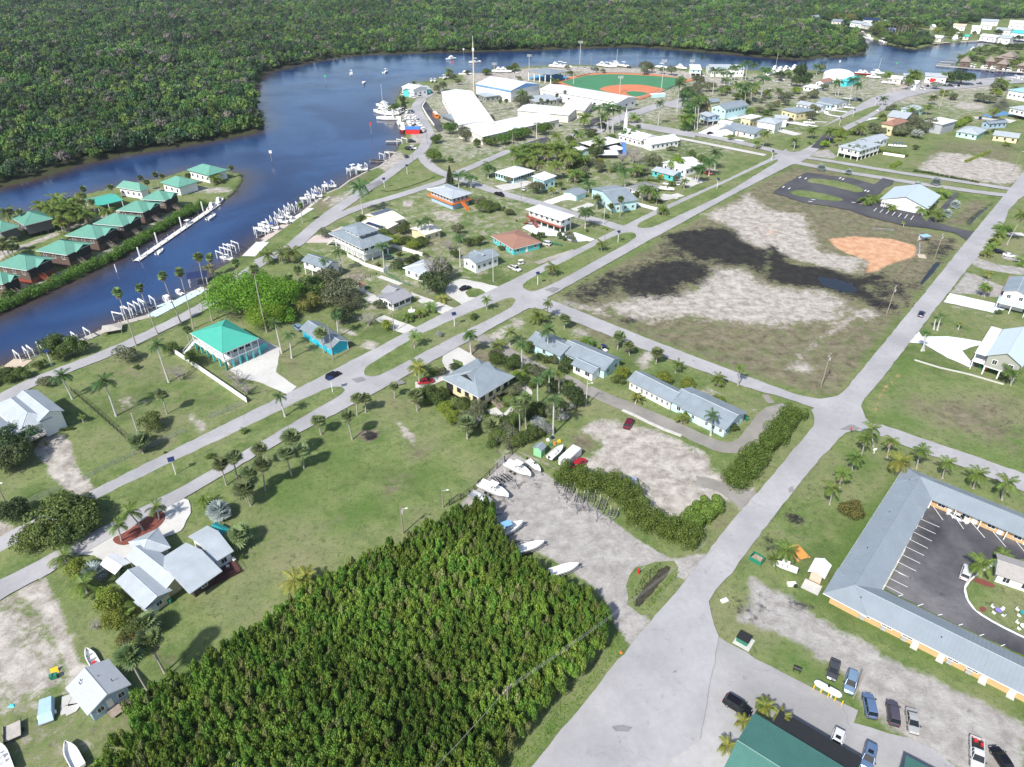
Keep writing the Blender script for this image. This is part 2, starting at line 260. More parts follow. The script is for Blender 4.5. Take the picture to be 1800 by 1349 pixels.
PATCH=[('dry',"X 980 521 1330 324 1400 290 1480 340 1540 380 1694 424 1474 697 1440 699 1300 655 1000 545",3,.72),('sand',"B3 640 790 900 690 1150 720 1280 640 1400 520 1600 520 1785 650 / B4 400 680 560 780 460 900 200 900 / B3 1785 930 1500 900 1250 860 950 890 740 850",7,.9),('sand',"B3 950 700 1250 700 1420 560 1600 530 1785 680 1785 800 1500 800 1200 800",5,1.0),('sand',"B3 300 720 480 770 640 800 700 860 560 840 330 770",4,.8),('sand',"B3 1340 150 1560 60 1650 0 / B4 0 110 250 150 300 260 360 400 700 470 600 560 420 530 100 430 / B3 1760 400 1600 340 1530 250",5,.9),('sand',"B4 160 1170 330 1200 330 1250 120 1230 / B4 590 830 700 790 780 850 700 890 600 870",3,.9),('dark',"B3 1050 290 1200 260 1330 250 1480 235 1560 310 1700 375 1785 400 1785 560 1650 490 1500 480 1300 465 1150 380",4,.95),('dark',"B3 780 620 950 530 1100 480 1230 470 1390 520 1380 590 1250 610 1050 600 850 650",4,.8),('dark',"B3 820 715 1000 650 1170 665 1100 705",3,.95),('dark',"B3 640 550 720 545 720 580 650 590",2,.9),('dark',"B3 720 860 880 890 900 920 760 900",3,.8),('dark',"B4 0 350 120 430 150 500 400 520 600 590 800 560 840 600 660 650 720 700 900 790 760 800 600 720 400 665 100 630 0 600",4,1.0),('dark',"B4 620 600 900 620 1000 700 900 760 760 760 660 690",5,.6),('dark',"B4 1100 380 1300 310 1330 340 1200 520 1060 640 1020 640 1170 480",3,.6),('dark',"B3 1380 230 1560 250 1600 330 1560 420 1785 430 1785 600 1640 520 1450 500 1200 440 1180 330",5,.8),('dark',"B3 760 560 900 500 1100 450 1330 470 1420 560 1300 640 1180 640 1180 720 1020 730 820 720 700 650",6,.85),('dark',"B3 330 700 640 540 860 520 900 660 640 760 420 780",6,.6),('dark',"B3 1040 300 1300 250 1400 420 1200 560 1000 600 900 560",6,.5),('lush',"B3 500 560 800 380 1100 360 1180 420 900 520 700 640",8,.45),('dark',"B4 400 660 900 560 1150 640 950 860 700 830",7,.45),('clay',"B4 420 320 600 305 850 320 1020 365 1020 440 850 490 760 540 700 550 720 470 560 420 470 370",2.5,1.2),('clay',"B4 0 200 90 215 140 340 0 330 / B3 1690 260",6,.42),('dry',"B4 1000 470 1060 460 1130 500 1060 540 990 520",2,.9),('dark',"B4 1110 330 1180 350 1160 440 1110 420",3,.7),('lush',"B4 500 880 850 760 900 850 600 1150 350 1349 0 1349 300 1250",7,.6),('lush',"B3 280 740 900 980 1785 1300 1785 1180 1000 930 400 720",4,.75),('dry',"X 1320 340 1420 290 1500 310 1545 345 1440 345 1360 370",8,.8),('sand',"C3 480 300 620 230 760 250 1000 310 1200 400 1330 470 1400 600 1560 680 1710 740 1610 840 1440 760 1330 860 1230 930 1100 900 930 830 850 760 860 640 700 590 540 590 500 520 650 430 580 340",3,1.15),('dry',"C3 380 330 520 300 640 420 520 500 380 450",3,.75),('dry',"C3 640 330 800 350 900 420 800 530 700 500",4,.45),('dry',"C3 1090 740 1240 740 1300 800 1150 830",2,.8),('gravel',"X 812 885 850 850 888 800 905 798 960 835 1060 905 1120 950 1180 985 1240 975 1212 1018 1165 1005 1120 1040 1105 1075 1130 1100 1112 1135 1085 1105 1060 1040 1000 1000 950 970 880 950 830 920",1.5,1.2),('dark',"X 832 860 905 830 940 850 900 880 870 910 840 900",5,.42),('dark',"X 970 855 1085 905 1080 925 1010 905",3,.4),('dark',"C3 700 930 900 980 1050 1060 900 1040",4,.55),('dry',"C3 830 1300 900 1220 1000 1230 1100 1290 1090 1349 / D3 950 0 830 80 780 120 850 200 960 340 940 300 840 220",3,.8),('dark',"D3 850 230 900 110 1000 30 1100 -60 / C3 1120 1240 1060 1250 / D3 1040 0 1090 20 960 130 880 240",1.0,1.1),('gravel',"D3 600 100 700 60 860 230 960 340 880 430 760 400 720 300",2,1.1),('dry',"C3 1370 900 1500 800 1600 840 1400 1130 1280 1110 1400 1000",4,.6),('gravel',"D4 -130 20 0 90 160 160 330 300 480 380 640 460 800 560 1000 660 1250 780 1500 900 1785 1040 1785 1400 1450 1400 1250 1330 1000 1180 760 1010 650 900 600 760 350 580 200 470 -100 340 -230 330 -120 200",3,1.0),('dark',"D4 100 160 230 170 330 270 250 260 / D3 1560 100 1785 160 1760 280 1620 300 1500 240",3,.62),('dark',"C4 -10 1040 60 1080 60 1150 -30 1130 ",2,.9),('dark',"C4 130 870 220 860 240 950 150 960",3,.7),('dark',"C4 230 680 350 670 370 760 280 800",3,.45),('lush',"D4 0 540 160 480 300 600 420 700 600 820 640 900 560 930 300 760 100 640",3,.7),('lush',"D4 120 170 380 150 700 360 1100 590 1500 790 1785 940 1785 900 1300 640 850 400 500 200",3,.8),('lush',"C4 880 600 930 620 500 1270 440 1240 700 860",4,.95),('lush',"C4 480 420 800 480 860 560 700 700 560 620",5,.6),('dry',"C4 180 560 420 420 420 520 260 760 160 800",5,.6),('dry',"C4 900 60 1785 60 1785 480 1500 400 1200 280 950 180",8,.75),('dark',"C4 1480 60 1785 130 1785 300 1700 330 1560 240",7,.35),('lush',"C4 760 230 900 60 1000 20 980 200 1300 380 1785 600 1785 540 1300 330 1000 300",4,.6),('lush',"B4 900 1090 1100 1190 1000 1300 850 1349 800 1300",4,.5),('clay',"C4 800 0 880 -60 / B4 920 1240 930 1260 850 1349 / C4 790 90 760 180 730 170 740 100",1.6,.62),('lush',"C2 540 430 640 440 680 520 620 580 520 540",5,.7),('lush',"C2 100 620 380 680 420 820 280 900 60 850",9,.75),('lush',"C2 800 270 900 330 860 390 720 380 730 300",2,1.1),('lush',"C2 560 900 760 740 880 760 860 860 620 1010 520 980",6,.75),('lush',"C2 1050 620 1250 540 1300 640 1150 720",7,.55),('dry',"C2 1040 380 1260 400 1200 500 1080 530",3,.7),('sand',"C2 960 220 1100 330 1120 420 1070 400 1000 290",1.3,.9),('dry',"C2 860 700 1060 600 1050 700 880 800",4,.8),('dry',"C2 420 960 640 860 640 920 450 1010",4,.7),('dry',"C2 700 330 740 300 860 300 870 350 800 385 730 370",.8,1.2),('dark',"C2 745 320 800 305 860 315 850 355 790 375 750 355",.8,.8),('dry',"C2 890 30 1100 100 1100 240 1020 220",5,.7),('dry',"C2 1540 420 1700 440 1700 480 1600 460",3,.8),('dry',"C2 -50 900 300 940 200 1180 -50 1150",9,.55),('sand',"D1 120 130 320 30 420 300 500 520 600 650 500 760 440 600 380 430 300 280 210 200",2,1.2),('sand',"D1 -300 300 -20 180 120 200 250 330 330 440 440 560 520 680 440 780 330 860 150 900 -300 900",6,.9),('sand',"D1 -300 1000 300 900 560 900 800 1100 700 1300 400 1349 -300 1349",8,.38),('dry',"D1 -60 200 180 150 300 280 380 450 330 600 100 460 -60 420",6,.8),('dry',"D1 -60 850 300 860 420 760 560 900 800 1000 850 1150 500 1349 -60 1349",8,.55),('sand',"D1 560 1180 640 1160 700 1200 620 1260",2,.8),('dry',"D1 850 950 1050 900 900 1100 750 1100",3,.7),('dry',"D1 1100 500 1230 600 1160 700 1060 560",3,.8),('sand',"C1 240 430 330 340 430 345 490 400 500 500 560 620 660 700 560 770 470 720 400 650 330 560",1.5,1.2),('sand',"C1 -30 920 90 990 60 1020 -30 1060",2,1.1),('sand',"C1 1280 180 1350 190 1470 280 1400 310 1320 240",2,.75),('dry',"C1 650 60 1000 60 1100 180 900 200 700 130 / B1 700 1300 760 1230",8,.7),('sand',"C1 800 80 900 80 1040 100 950 150 850 150",3,.6),('dry',"C1 1180 60 1560 60 1500 200 1300 240",8,.5),('dry',"C1 1000 330 1200 260 1300 300 1050 400",3,.7),('dry',"B1 700 1180 1250 1180 1450 1349 700 1349",9,.6),('sand',"C2 1640 520 1740 440 1785 420 1785 470 1700 560",2,.7),('gravel',"C2 1440 860 1600 700 1785 560 1785 900",2,.8),('sand',"X 500 440 600 370 800 300 960 240 1100 200 1250 170 1420 150 1600 150 1800 150 1800 230 1500 220 1340 260 1080 400 880 500 700 580 560 600",15,.36),('sand',"X 700 160 850 130 1000 115 1250 125 1600 135 1800 150 1800 210 1500 180 1250 200 1000 250 780 300 740 250",15,.5),('dry',"X 380 620 700 400 1000 230 1400 150 1800 150 1800 330 1380 290 900 520 560 680",15,.3),('dry',"X 100 700 350 640 560 690 300 830 130 870",15,.35),('dry',"X 1300 940 1480 780 1560 800 1440 1000",10,.4),('dry',"X 1600 400 1800 330 1800 700 1560 690",12,.35),('sand',"B2 760 1020 880 1030 830 1090 730 1100",2,.75),('sand',"B2 560 930 690 960 720 1000 640 990",1.5,.7),('dry',"B2 160 1050 330 1100 380 1200 250 1300 150 1240",5,.6),('dry',"B2 580 560 760 520 820 580 640 660",4,.8),('sand',"B2 900 640 1000 640 900 690 870 660",3,.6),('dry',"B2 1090 660 1440 790 1380 800 1100 720",2,.7),('sand',"B2 1020 60 1090 60 1090 100 1030 95",1.2,1),('sand',"B2 1200 100 1450 140 1420 210 1250 190",3,.7),('dry',"B2 1180 230 1400 260 1450 380 1250 450 1150 420",7,.5),('sand',"B2 1680 950 1785 900 1785 1010 1620 1030 1580 1000",3,.9),('sand',"B2 1500 1030 1785 1040 1785 1140 1700 1080",3,.6),('dry',"B2 1380 1100 1560 1050 1700 1130 1640 1200 1450 1160",3,.8),('sand',"B3 -10 880 60 870 120 900 60 940 -10 950",3,.8),('sand',"B3 400 950 520 940 540 1000 420 1010",3,.7),('sand',"B3 850 1170 920 1090 1010 1110 960 1200 900 1220",2.5,.8),('dry',"B3 260 850 560 900 900 1050 850 1130 500 1020",5,.7),('sand',"B3 900 215 1040 200 1000 230 940 245",2,.9),('sand',"B3 1060 180 1300 90 1250 110 1080 200",2,.7),('sand',"C3 1270 60 1340 0 1440 60 1380 90",3,.8),('dry',"C3 1400 60 1785 60 1785 160 1640 140",5,.6),('sand',"C3 1650 130 1750 170 1740 210 1680 180",2,.7),('sand',"A2 1090 930 1190 930 1160 1000 1080 1010",2,1.1),('dry',"A2 500 1270 800 1150 800 1220 600 1330",5,.8),('sand',"A2 800 1150 1000 1050 1060 1130 900 1200",3,.9),('dry',"B2 380 60 560 0 640 30 420 180",5,.7),('sand',"F1 880 650 1100 560 1240 450 1300 500 1150 640 980 720",4,.8),('sand',"E1 480 560 800 560 840 800 880 940 640 940 560 760",6,.9),('sand',"E2 -100 300 500 300 900 240 1780 210 1780 300 1300 300 900 400 300 440 0 460",6,.8),('sand',"E3 0 230 900 250 1600 300 1700 420 1400 380 800 330 0 320",5,.9),('sand',"E4 0 230 700 330 1000 380 900 500 700 470 400 370 0 320",5,.8),('sand',"E5 1400 440 1788 400 1788 640 1500 580 1200 600",8,1.0),('sand',"E6 -20 400 400 370 800 400 1050 320 1540 330 1540 420 1200 470 800 480 300 500 -20 640",7,1.0),('sand',"E6 780 700 880 650 1100 660 1280 720 1100 760 900 740",4,1.0),('dark',"E6 1250 720 1450 560 1600 600 1640 720 1500 850 1350 800",5,.55),('sand',"E4 240 930 500 900 480 1000 300 1060",6,.8),('sand',"A4 1050 1170 1200 1060 1400 1080 1750 1150 1785 1250 1650 1290 1300 1240 1100 1200",5,.95),('dry',"A4 1150 970 1785 1000 1785 1349 1600 1320 950 1200",9,.6),('sand',"A3 560 920 760 870 720 940 560 1000",4,.5),('sand',"A3 600 1040 760 1000 760 1100 640 1100",3,1.0),('dry',"E3 1200 920 1450 960 1400 1010 1250 980",3,.8),('dark',"A4 100 1050 260 1060 460 930 420 920 330 960",3,.9),('gravel',"A4 230 1080 420 1040 500 1100 430 1110",3,.9),('dark',"F4 620 590 820 420 1080 240 1180 180 1130 250 900 430 700 620",2,.9),('dry',"F4 100 560 400 400 700 100 1150 150 1100 350 700 680 400 680",5,.8),('dark',"F4 180 1200 280 1000 380 880 440 920 300 1100 220 1250",2,.8),('gravel',"B4 1420 440 1600 500 1785 520 1785 570 1500 530 1400 480",2,1.2),('gravel',"B4 1280 690 1390 550 1500 590 1640 650 1620 730 1560 720 1400 700",1.5,1.1),('lush',"B4 1375 640 1440 600 1580 640 1590 690 1420 680",.8,1.3),('sand',"B4 1210 770 1350 790 1560 850 1560 870 1300 810",2,.6),('gravel',"B4 1600 400 1700 420 1785 440 1785 490 1620 460",2,.7),('sand',"F8 -60 620 60 600 200 560 700 360 900 290 1250 180 1250 210 880 320 700 400 230 580 60 650 -60 760",2,1.2),('sand',"F8 -60 950 70 890 200 930 370 935 600 830 850 750 1150 580 1300 500 1791 200 1791 250 1350 500 900 780 300 1000 -60 1100",2,1.1),('sand',"A1 1000 1320 1200 1349 1650 1349 1600 1300 1300 1300",4,.7),('forest',BANK_FOREST+" / X 1506 60 1600 46 1670 46 1690 40 1745 33 1800 32 2300 10 2300 -60 -900 -60 -900 600",3,1.3),('forest',"X 1560 75 1600 84 1635 77 1640 62 1600 50 1540 50 1530 62",3,.8),]  # wide village sand patches also put sunlit paleness into the ground colour
CH={k:np.zeros(len(P))for k in('sand','dark','clay','dry','lush','gravel','forest')}
for ch,s,soft,st in PATCH:
 poly=arr(W2(s));lo=poly.min(0)-soft*1.5;hi=poly.max(0)+soft*1.5
 ix=np.where((P[:,0]>lo[0])&(P[:,0]<hi[0])&(P[:,1]>lo[1])&(P[:,1]<hi[1]))[0]
 if not len(ix):continue
 d=sdf(P[ix],poly)
 v=np.clip(.5-d/(2*soft),0,1)*(st+.2 if ch=='lush' else st)
 CH[ch][ix]=np.maximum(CH[ch][ix],v)
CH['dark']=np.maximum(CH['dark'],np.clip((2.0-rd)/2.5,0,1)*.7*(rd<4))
nr,nc=len(ys),len(ss)
idx=np.arange(nr*nc).reshape(nr,nc)
quads=np.stack([idx[:-1,:-1],idx[:-1,1:],idx[1:,1:],idx[1:,:-1]],-1).reshape(-1,4)
def fastmesh(name,V,Q):
 me=bpy.data.meshes.new(name);me.vertices.add(len(V));me.vertices.foreach_set('co',np.ascontiguousarray(V,dtype=np.float32).ravel())
 k=Q.shape[1];me.loops.add(Q.size);me.loops.foreach_set('vertex_index',Q.astype(np.int32).ravel())
 me.polygons.add(len(Q));me.polygons.foreach_set('loop_start',np.arange(0,Q.size,k,dtype=np.int32));me.polygons.foreach_set('loop_total',np.full(len(Q),k,dtype=np.int32))
 me.update(calc_edges=True);return me
gme=fastmesh('ground',np.stack([P[:,0],P[:,1],Z],1),quads)
for k,a in CH.items():
 at=gme.attributes.new(k,'FLOAT','POINT');at.data.foreach_set('value',a.astype(np.float32))
gm=bpy.data.materials.new('ground_cover');gm.use_nodes=True;N=gm.node_tree.nodes;L=gm.node_tree.links
bs=N['Principled BSDF'];bs.inputs['Roughness'].default_value=.95;bs.inputs['Specular IOR Level'].default_value=.15
gt=N.new('ShaderNodeNewGeometry')
def noise(nt_,vec,scale,detail=6,rough=.62,dist=0.0):
 q=nt_.nodes.new('ShaderNodeTexNoise');q.inputs['Scale'].default_value=scale;q.inputs['Detail'].default_value=detail
 q.inputs['Roughness'].default_value=rough;q.inputs['Distortion'].default_value=dist;nt_.links.new(vec,q.inputs['Vector']);return q.outputs['Fac']
def mrange(nt_,v,a,b,c,d):
 q=nt_.nodes.new('ShaderNodeMapRange');nt_.links.new(v,q.inputs[0])
 for i,x in enumerate((a,b,c,d)):q.inputs[i+1].default_value=x
 return q.outputs[0]
def mixc(nt_,f,a,b):
 q=nt_.nodes.new('ShaderNodeMix');q.data_type='RGBA'
 nt_.links.new(f,q.inputs['Factor'])if hasattr(f,'links')or not isinstance(f,float)else setattr(q.inputs['Factor'],'default_value',f)
 for s_,x in(('A',a),('B',b)):
  if isinstance(x,tuple):q.inputs[s_].default_value=(*x,1)
  else:nt_.links.new(x,q.inputs[s_])
 return q.outputs['Result']
T=gm.node_tree;pos=gt.outputs['Position']
nb=noise(T,pos,.035,6,.6);nm=noise(T,pos,.22,8,.7,.4);nf=noise(T,pos,1.6,7,.75);nff=noise(T,pos,7.0,4,.7)
def add(a,b,k):
 q=T.nodes.new('ShaderNodeMath');q.operation='MULTIPLY_ADD';T.links.new(b,q.inputs[0]);q.inputs[1].default_value=k;T.links.new(a,q.inputs[2]);return q.outputs[0]
grass=mixc(T,mrange(T,nm,.38,.62,0.,1.),(.088,.15,.034),(.18,.23,.075))
grass=mixc(T,mrange(T,nb,.45,.68,0.,.7),grass,(.245,.225,.13))
grass=mixc(T,mrange(T,nf,.5,.72,0.,.6),grass,(.30,.28,.19))
dkn=0
mpS=N.new('ShaderNodeMapping');mpS.inputs['Rotation'].default_value=(0,0,-.66);mpS.inputs['Scale'].default_value=(.45,1.0,1.0);L.new(pos,mpS.inputs['Vector'])
nst=noise(T,mpS.outputs[0],1.0,9,.8,.1);nmid=noise(T,pos,.3,8,.72,.2)
nsp=noise(T,pos,.75,6,.7,.5)
grass=mixc(T,mrange(T,nsp,.52,.66,0.,.7),grass,(.06,.088,.028))
grass=mixc(T,mrange(T,nff,.54,.72,0.,.5),grass,(.34,.34,.22))
grass=mixc(T,mrange(T,nb,.34,.47,.55,0.),grass,(.062,.095,.026))
def layer(base,ch,c1,c2,k=.9,lo=.40,hi=.62,streak=False):
 at=T.nodes.new('ShaderNodeAttribute');at.attribute_name=ch;at.attribute_type='GEOMETRY'
 s=add(at.outputs['Fac'],nm,k*1.1);s=add(s,nsp,k*.7);s=add(s,nf if not streak else nst,k*.6)
 f=mrange(T,s,lo+.5*k*2.4,hi+.5*k*2.4,0.,1.)
 if streak:
  c=mixc(T,mrange(T,nmid,.36,.62,0.,1.),c1,c2);c=mixc(T,mrange(T,nst,.5,.72,0.,.5),c,tuple(x*.66 for x in c1));c=mixc(T,mrange(T,nff,.6,.8,0.,.5),c,tuple(x*.5 for x in c1))
 else:c=mixc(T,mrange(T,nf,.32,.68,0.,1.),c1,c2)
 return mixc(T,f,base,c)
c=layer(grass,'lush',(.055,.125,.024),(.12,.19,.045),1.0,.25,.95)
c=layer(c,'dry',(.10,.085,.055),(.245,.215,.15),1.25,.32,.8,True)
c=layer(c,'sand',(.25,.22,.19),(.53,.495,.45),1.25,.34,.66,True)
c=layer(c,'gravel',(.27,.25,.235),(.44,.42,.40),.7,.38,.62,True)
c=layer(c,'clay',(.47,.24,.13),(.66,.41,.26),.9,.36,.66,True)
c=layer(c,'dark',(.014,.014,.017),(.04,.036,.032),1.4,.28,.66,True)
c=layer(c,'forest',(.03,.04,.015),(.06,.06,.03),.3)
fin=mixc(T,mrange(T,nff,.5,.36,0.,.38),c,(.045,.05,.028))
L.new(fin,bs.inputs['Base Color'])
bp=N.new('ShaderNodeBump');bp.inputs['Strength'].default_value=.55;bp.inputs['Distance'].default_value=.25
L.new(nf,bp.inputs['Height']);L.new(bp.outputs[0],bs.inputs['Normal'])
gme.materials.append(gm);go=addo('ground',gme,kind='structure')
wm=bpy.data.materials.new('river_water');wm.use_nodes=True;T2=wm.node_tree;b2=T2.nodes['Principled BSDF']
g2=T2.nodes.new('ShaderNodeNewGeometry')
at=T2.nodes.new('ShaderNodeAttribute');at.attribute_name='shallow'
wn=noise(T2,g2.outputs['Position'],.03,3)
wl=noise(T2,g2.outputs['Position'],.014,4,.55,.8)
wc=mixc(T2,at.outputs['Fac'],mixc(T2,mrange(T2,wl,.42,.62,0.,1.),(.008,.024,.085),(.02,.055,.15)),(.075,.05,.025))  # lighter sheen of wind-ruffled patches is mixed into the water colour
T2.links.new(wc,b2.inputs['Base Color']);b2.inputs['IOR'].default_value=1.33;b2.inputs['Specular IOR Level'].default_value=.5
T2.links.new(mrange(T2,wn,.35,.65,.06,.22),b2.inputs['Roughness'])
mp=T2.nodes.new('ShaderNodeMapping');mp.inputs['Scale'].default_value=(1,.45,1);mp.inputs['Rotation'].default_value=(0,0,.5);T2.links.new(g2.outputs['Position'],mp.inputs['Vector'])
wv=noise(T2,mp.outputs[0],.9,4,.6);bw=T2.nodes.new('ShaderNodeBump');bw.inputs['Strength'].default_value=.5;bw.inputs['Distance'].default_value=.25
T2.links.new(mrange(T2,wl,.38,.6,.2,.5),bw.inputs['Strength']);T2.links.new(wv,bw.inputs['Height']);T2.links.new(bw.outputs[0],b2.inputs['Normal'])
wy=np.concatenate([np.linspace(130,420,90),np.linspace(426,1300,90)]);wx=np.linspace(-760,900,240)
WX,WY=np.meshgrid(wx,wy);PW=np.stack([WX.ravel(),WY.ravel()],1);dw=river_d(PW)
idw=np.arange(len(PW)).reshape(len(wy),len(wx));qw=np.stack([idw[:-1,:-1],idw[:-1,1:],idw[1:,1:],idw[1:,:-1]],-1).reshape(-1,4)
keep=(dw[qw].min(1)<6);wme=fastmesh('water',np.c_[PW,np.full(len(PW),WATER_Z)],qw[keep])
a_=wme.attributes.new('shallow','FLOAT','POINT');a_.data.foreach_set('value',(np.clip(1+dw/16,0,1)**1.5*.9).astype(np.float32))
wme.materials.append(wm);addo('water',wme,kind='structure')
pm=mat('puddle_water',(.012,.014,.02),.3,var=.3,scale=.3)
def ragged(pts,amp,n=4,seed=1):
 r=random.Random(seed);out=[]
 for i in range(len(pts)):
  a=Vector(pts[i]);b=Vector(pts[(i+1)%len(pts)])
  for k in range(n):
   q=a.lerp(b,k/n);out.append(Vector((q.x+r.uniform(-amp,amp),q.y+r.uniform(-amp,amp),q.z)))
 return out
PUD=["B4 330 575 400 590 500 610 600 640 625 690 560 695 450 670 380 640 340 610","B4 1120 540 1170 480 1200 490 1150 560 1070 640 1060 630","F4 700 610 850 450 1090 250 1060 300 880 460 740 610","X 1116 1066 1120 1048 1140 1022 1158 1003 1172 994 1179 998 1172 1012 1156 1032 1138 1052 1124 1067"]
for i,s in enumerate(PUD):
 addo('puddle_water',MB().face([(p.x,p.y,.03)for p in ragged(W2(s),.9 if i==0 else .15,5,i)]).mesh('puddle_water',[pm if '1116 1066' not in s else mat('ditch_water',(.05,.045,.025),.7,var=.6,scale=1.2)]),kind='structure')
def paving(name,c1,c2,crack=.18,scale=.06):
 m=bpy.data.materials.new(name);m.use_nodes=True;T=m.node_tree;b=T.nodes['Principled BSDF']
 b.inputs['Roughness'].default_value=.85;b.inputs['Specular IOR Level'].default_value=.2
 g=T.nodes.new('ShaderNodeNewGeometry');p=g.outputs['Position']
 a=noise(T,p,scale,6,.6,.3);f=noise(T,p,scale*14,6,.75);w=noise(T,p,.5,5,.65)
 c=mixc(T,mrange(T,a,.35,.65,0.,1.),c1,c2)
 c=mixc(T,mrange(T,f,.3,.75,0.,.35),c,tuple(x*.7 for x in c1))
 c=mixc(T,mrange(T,w,.62,.74,0.,.5),c,tuple(x*.45 for x in c1))
 v=T.nodes.new('ShaderNodeTexVoronoi');v.feature='DISTANCE_TO_EDGE';v.inputs['Scale'].default_value=.09
 ad=T.nodes.new('ShaderNodeVectorMath');ad.operation='MULTIPLY_ADD';nn=T.nodes.new('ShaderNodeTexNoise');nn.inputs['Scale'].default_value=.25;nn.inputs['Detail'].default_value=6
 T.links.new(p,nn.inputs['Vector']);T.links.new(nn.outputs['Color'],ad.inputs[0]);ad.inputs[1].default_value=(7,7,0);T.links.new(p,ad.inputs[2]);T.links.new(ad.outputs[0],v.inputs['Vector'])
 c=mixc(T,mrange(T,v.outputs['Distance'],.001,.006,crack,0.),c,tuple(x*.4 for x in c1))
 T.links.new(c,b.inputs['Base Color']);return m
ROAD=paving('weathered_asphalt',(.31,.305,.315),(.42,.41,.42))
LOTM=paving('pale_lot_paving',(.29,.285,.285),(.45,.44,.445),.2,.05)
ASPH=paving('dark_asphalt',(.055,.055,.065),(.11,.108,.115),.3,.05)
GRAV=paving('gravel_lane',(.22,.21,.19),(.32,.30,.275),0.,.12)
CONCM=paving('driveway_concrete',(.48,.47,.44),(.60,.59,.56),.2,.08)
PALEC=paving('white_concrete',(.68,.70,.72),(.76,.78,.8),.05,.1)
PINKP=paving('pinkish_pavers',(.5,.42,.38),(.58,.5,.46),.1,.1)
DIRT=paving('dirt_lane',(.30,.27,.24),(.42,.39,.35),0.,.12)
_z=[0.02]
def sheet(name,s,m,z=None,rag=0.0,smooth=0):
 pts=W2(s)if isinstance(s,str)else s
 for _ in range(smooth):
  pts=[q for i in range(len(pts))for q in(pts[i].lerp(pts[(i+1)%len(pts)],.25),pts[i].lerp(pts[(i+1)%len(pts)],.75))]
 if rag or(name in('road','driveway','grass_median','grass_island','parking_lot','path')):rag=rag or .16;pts=[Vector((p.x+random.uniform(-rag,rag),p.y+random.uniform(-rag,rag),0))for i in range(len(pts))for n in[min(60,max(1,int((pts[(i+1)%len(pts)]-pts[i]).length/1.8)))]for p in[pts[i].lerp(pts[(i+1)%len(pts)],k/n)for k in range(n)]]
 if z is None:z=_z[0];_z[0]+=.004
 return addo(name,MB().face([(p.x,p.y,z)for p in pts]).mesh(name,[m]),kind='structure')
def strip(name,s,w,m,z=None,closed=False):
 pts=W2(s);L_,R_=[],[]
 if len(pts)>2:
  q=[pts[0]]
  for i in range(len(pts)-1):q+=[pts[i].lerp(pts[i+1],.25),pts[i].lerp(pts[i+1],.75)]
  pts=q+[pts[-1]]
 if m in(ROAD,GRAV,DIRT):pts=[pts[i].lerp(pts[i+1],k/n)for i in range(len(pts)-1)for n in[max(1,int((pts[i+1]-pts[i]).length/2))]for k in range(n)]+[pts[-1]]
 rj=.18 if m in(ROAD,GRAV,DIRT)else 0
 for i,p in enumerate(pts):
  d=(pts[min(i+1,len(pts)-1)]-pts[max(i-1,0)]).normalized();n=Vector((-d.y,d.x,0))*w/2
  L_.append(p+n*(1+random.uniform(-rj,rj)*2/w));R_.append(p-n*(1+random.uniform(-rj,rj)*2/w))
 if z is None:z=_z[0];_z[0]+=.004
 mb=MB()
 for i in range(len(pts)-1):mb.face([(q.x,q.y,z)for q in(R_[i],R_[i+1],L_[i+1],L_[i])])
 return addo(name,mb.mesh(name,[m]),kind='structure')
sheet('driveway',"X 404 650 452 592 474 603 493 612 488 640 485 655 521 680 505 694 455 672 420 664",CONCM)
sheet('driveway',"B2 560 250 600 230 720 330 660 330 510 345 340 345 400 300",PINKP)
sheet('driveway',"B2 1330 640 1400 600 1450 600 1560 620 1700 655 1560 730 1440 780 1380 740 1320 700",CONCM);sheet('grass_island',"B2 1455 690 1500 660 1560 665 1605 695 1560 725 1480 725",gm)
sheet('driveway',"B2 1080 690 1385 800 1330 845 1290 840 1100 740",CONCM);sheet('driveway',"B2 830 880 890 850 1130 940 1060 990 970 960",CONCM);strip('path',"B2 860 580 1010 635",2.2,CONCM)
strip('path',"B2 730 670 860 740",1.6,CONCM);sheet('patio',"B2 750 735 800 710 860 740 800 770",CONCM)
strip('driveway',"F6 590 190 750 260 860 330 1010 400 1180 500 1330 570 1480 620 1560 650 1700 740 1770 780",4.2,GRAV)
strip('driveway',"C3 520 20 700 100 1000 220 1200 310 1330 370 1450 420 1560 430 1660 370 1785 180 / X 1384 716",4.6,GRAV)
strip('driveway',"B2 1370 1090 1480 1150 1500 1200",4.5,CONCM);sheet('driveway',"B2 1330 1110 1390 1085 1500 1130 1530 1170 1440 1180 1360 1150",CONCM)
strip('driveway',"F6 -60 700 60 690 160 640 300 600 330 540 260 420 350 350",3.2,CONCM);strip('path',"F6 1030 700 1100 740 1120 800 1050 880 960 980 870 1060 800 1010 740 950",3.0,CONCM)
sheet('driveway',"B3 70 240 150 190 330 270 560 330 430 340 300 300 160 290",PALEC);strip('driveway',"B3 420 280 560 330",3.5,PALEC)
strip('driveway',"B3 240 70 400 15",5,PALEC);strip('driveway',"B3 430 120 560 75",4.5,CONCM);strip('driveway',"B3 830 65 1020 115",4,PALEC);strip('driveway',"B3 1030 45 1180 10",5,CONCM);strip('driveway',"B3 170 490 440 400",3,DIRT)
sheet('driveway',"F3 1200 790 1300 730 1450 760 1640 810 1500 850 1400 900 1330 850",CONCM);strip('driveway',"F2 1000 1120 1230 1040 1400 1060",5,PALEC);strip('driveway',"F2 300 910 560 860 700 800",9,CONCM)
strip('driveway',"F3 900 990 1240 1040",5,CONCM);strip('driveway',"F3 1550 600 1790 660",3,DIRT);strip('driveway',"E4 540 860 700 870 900 790",9,DIRT)
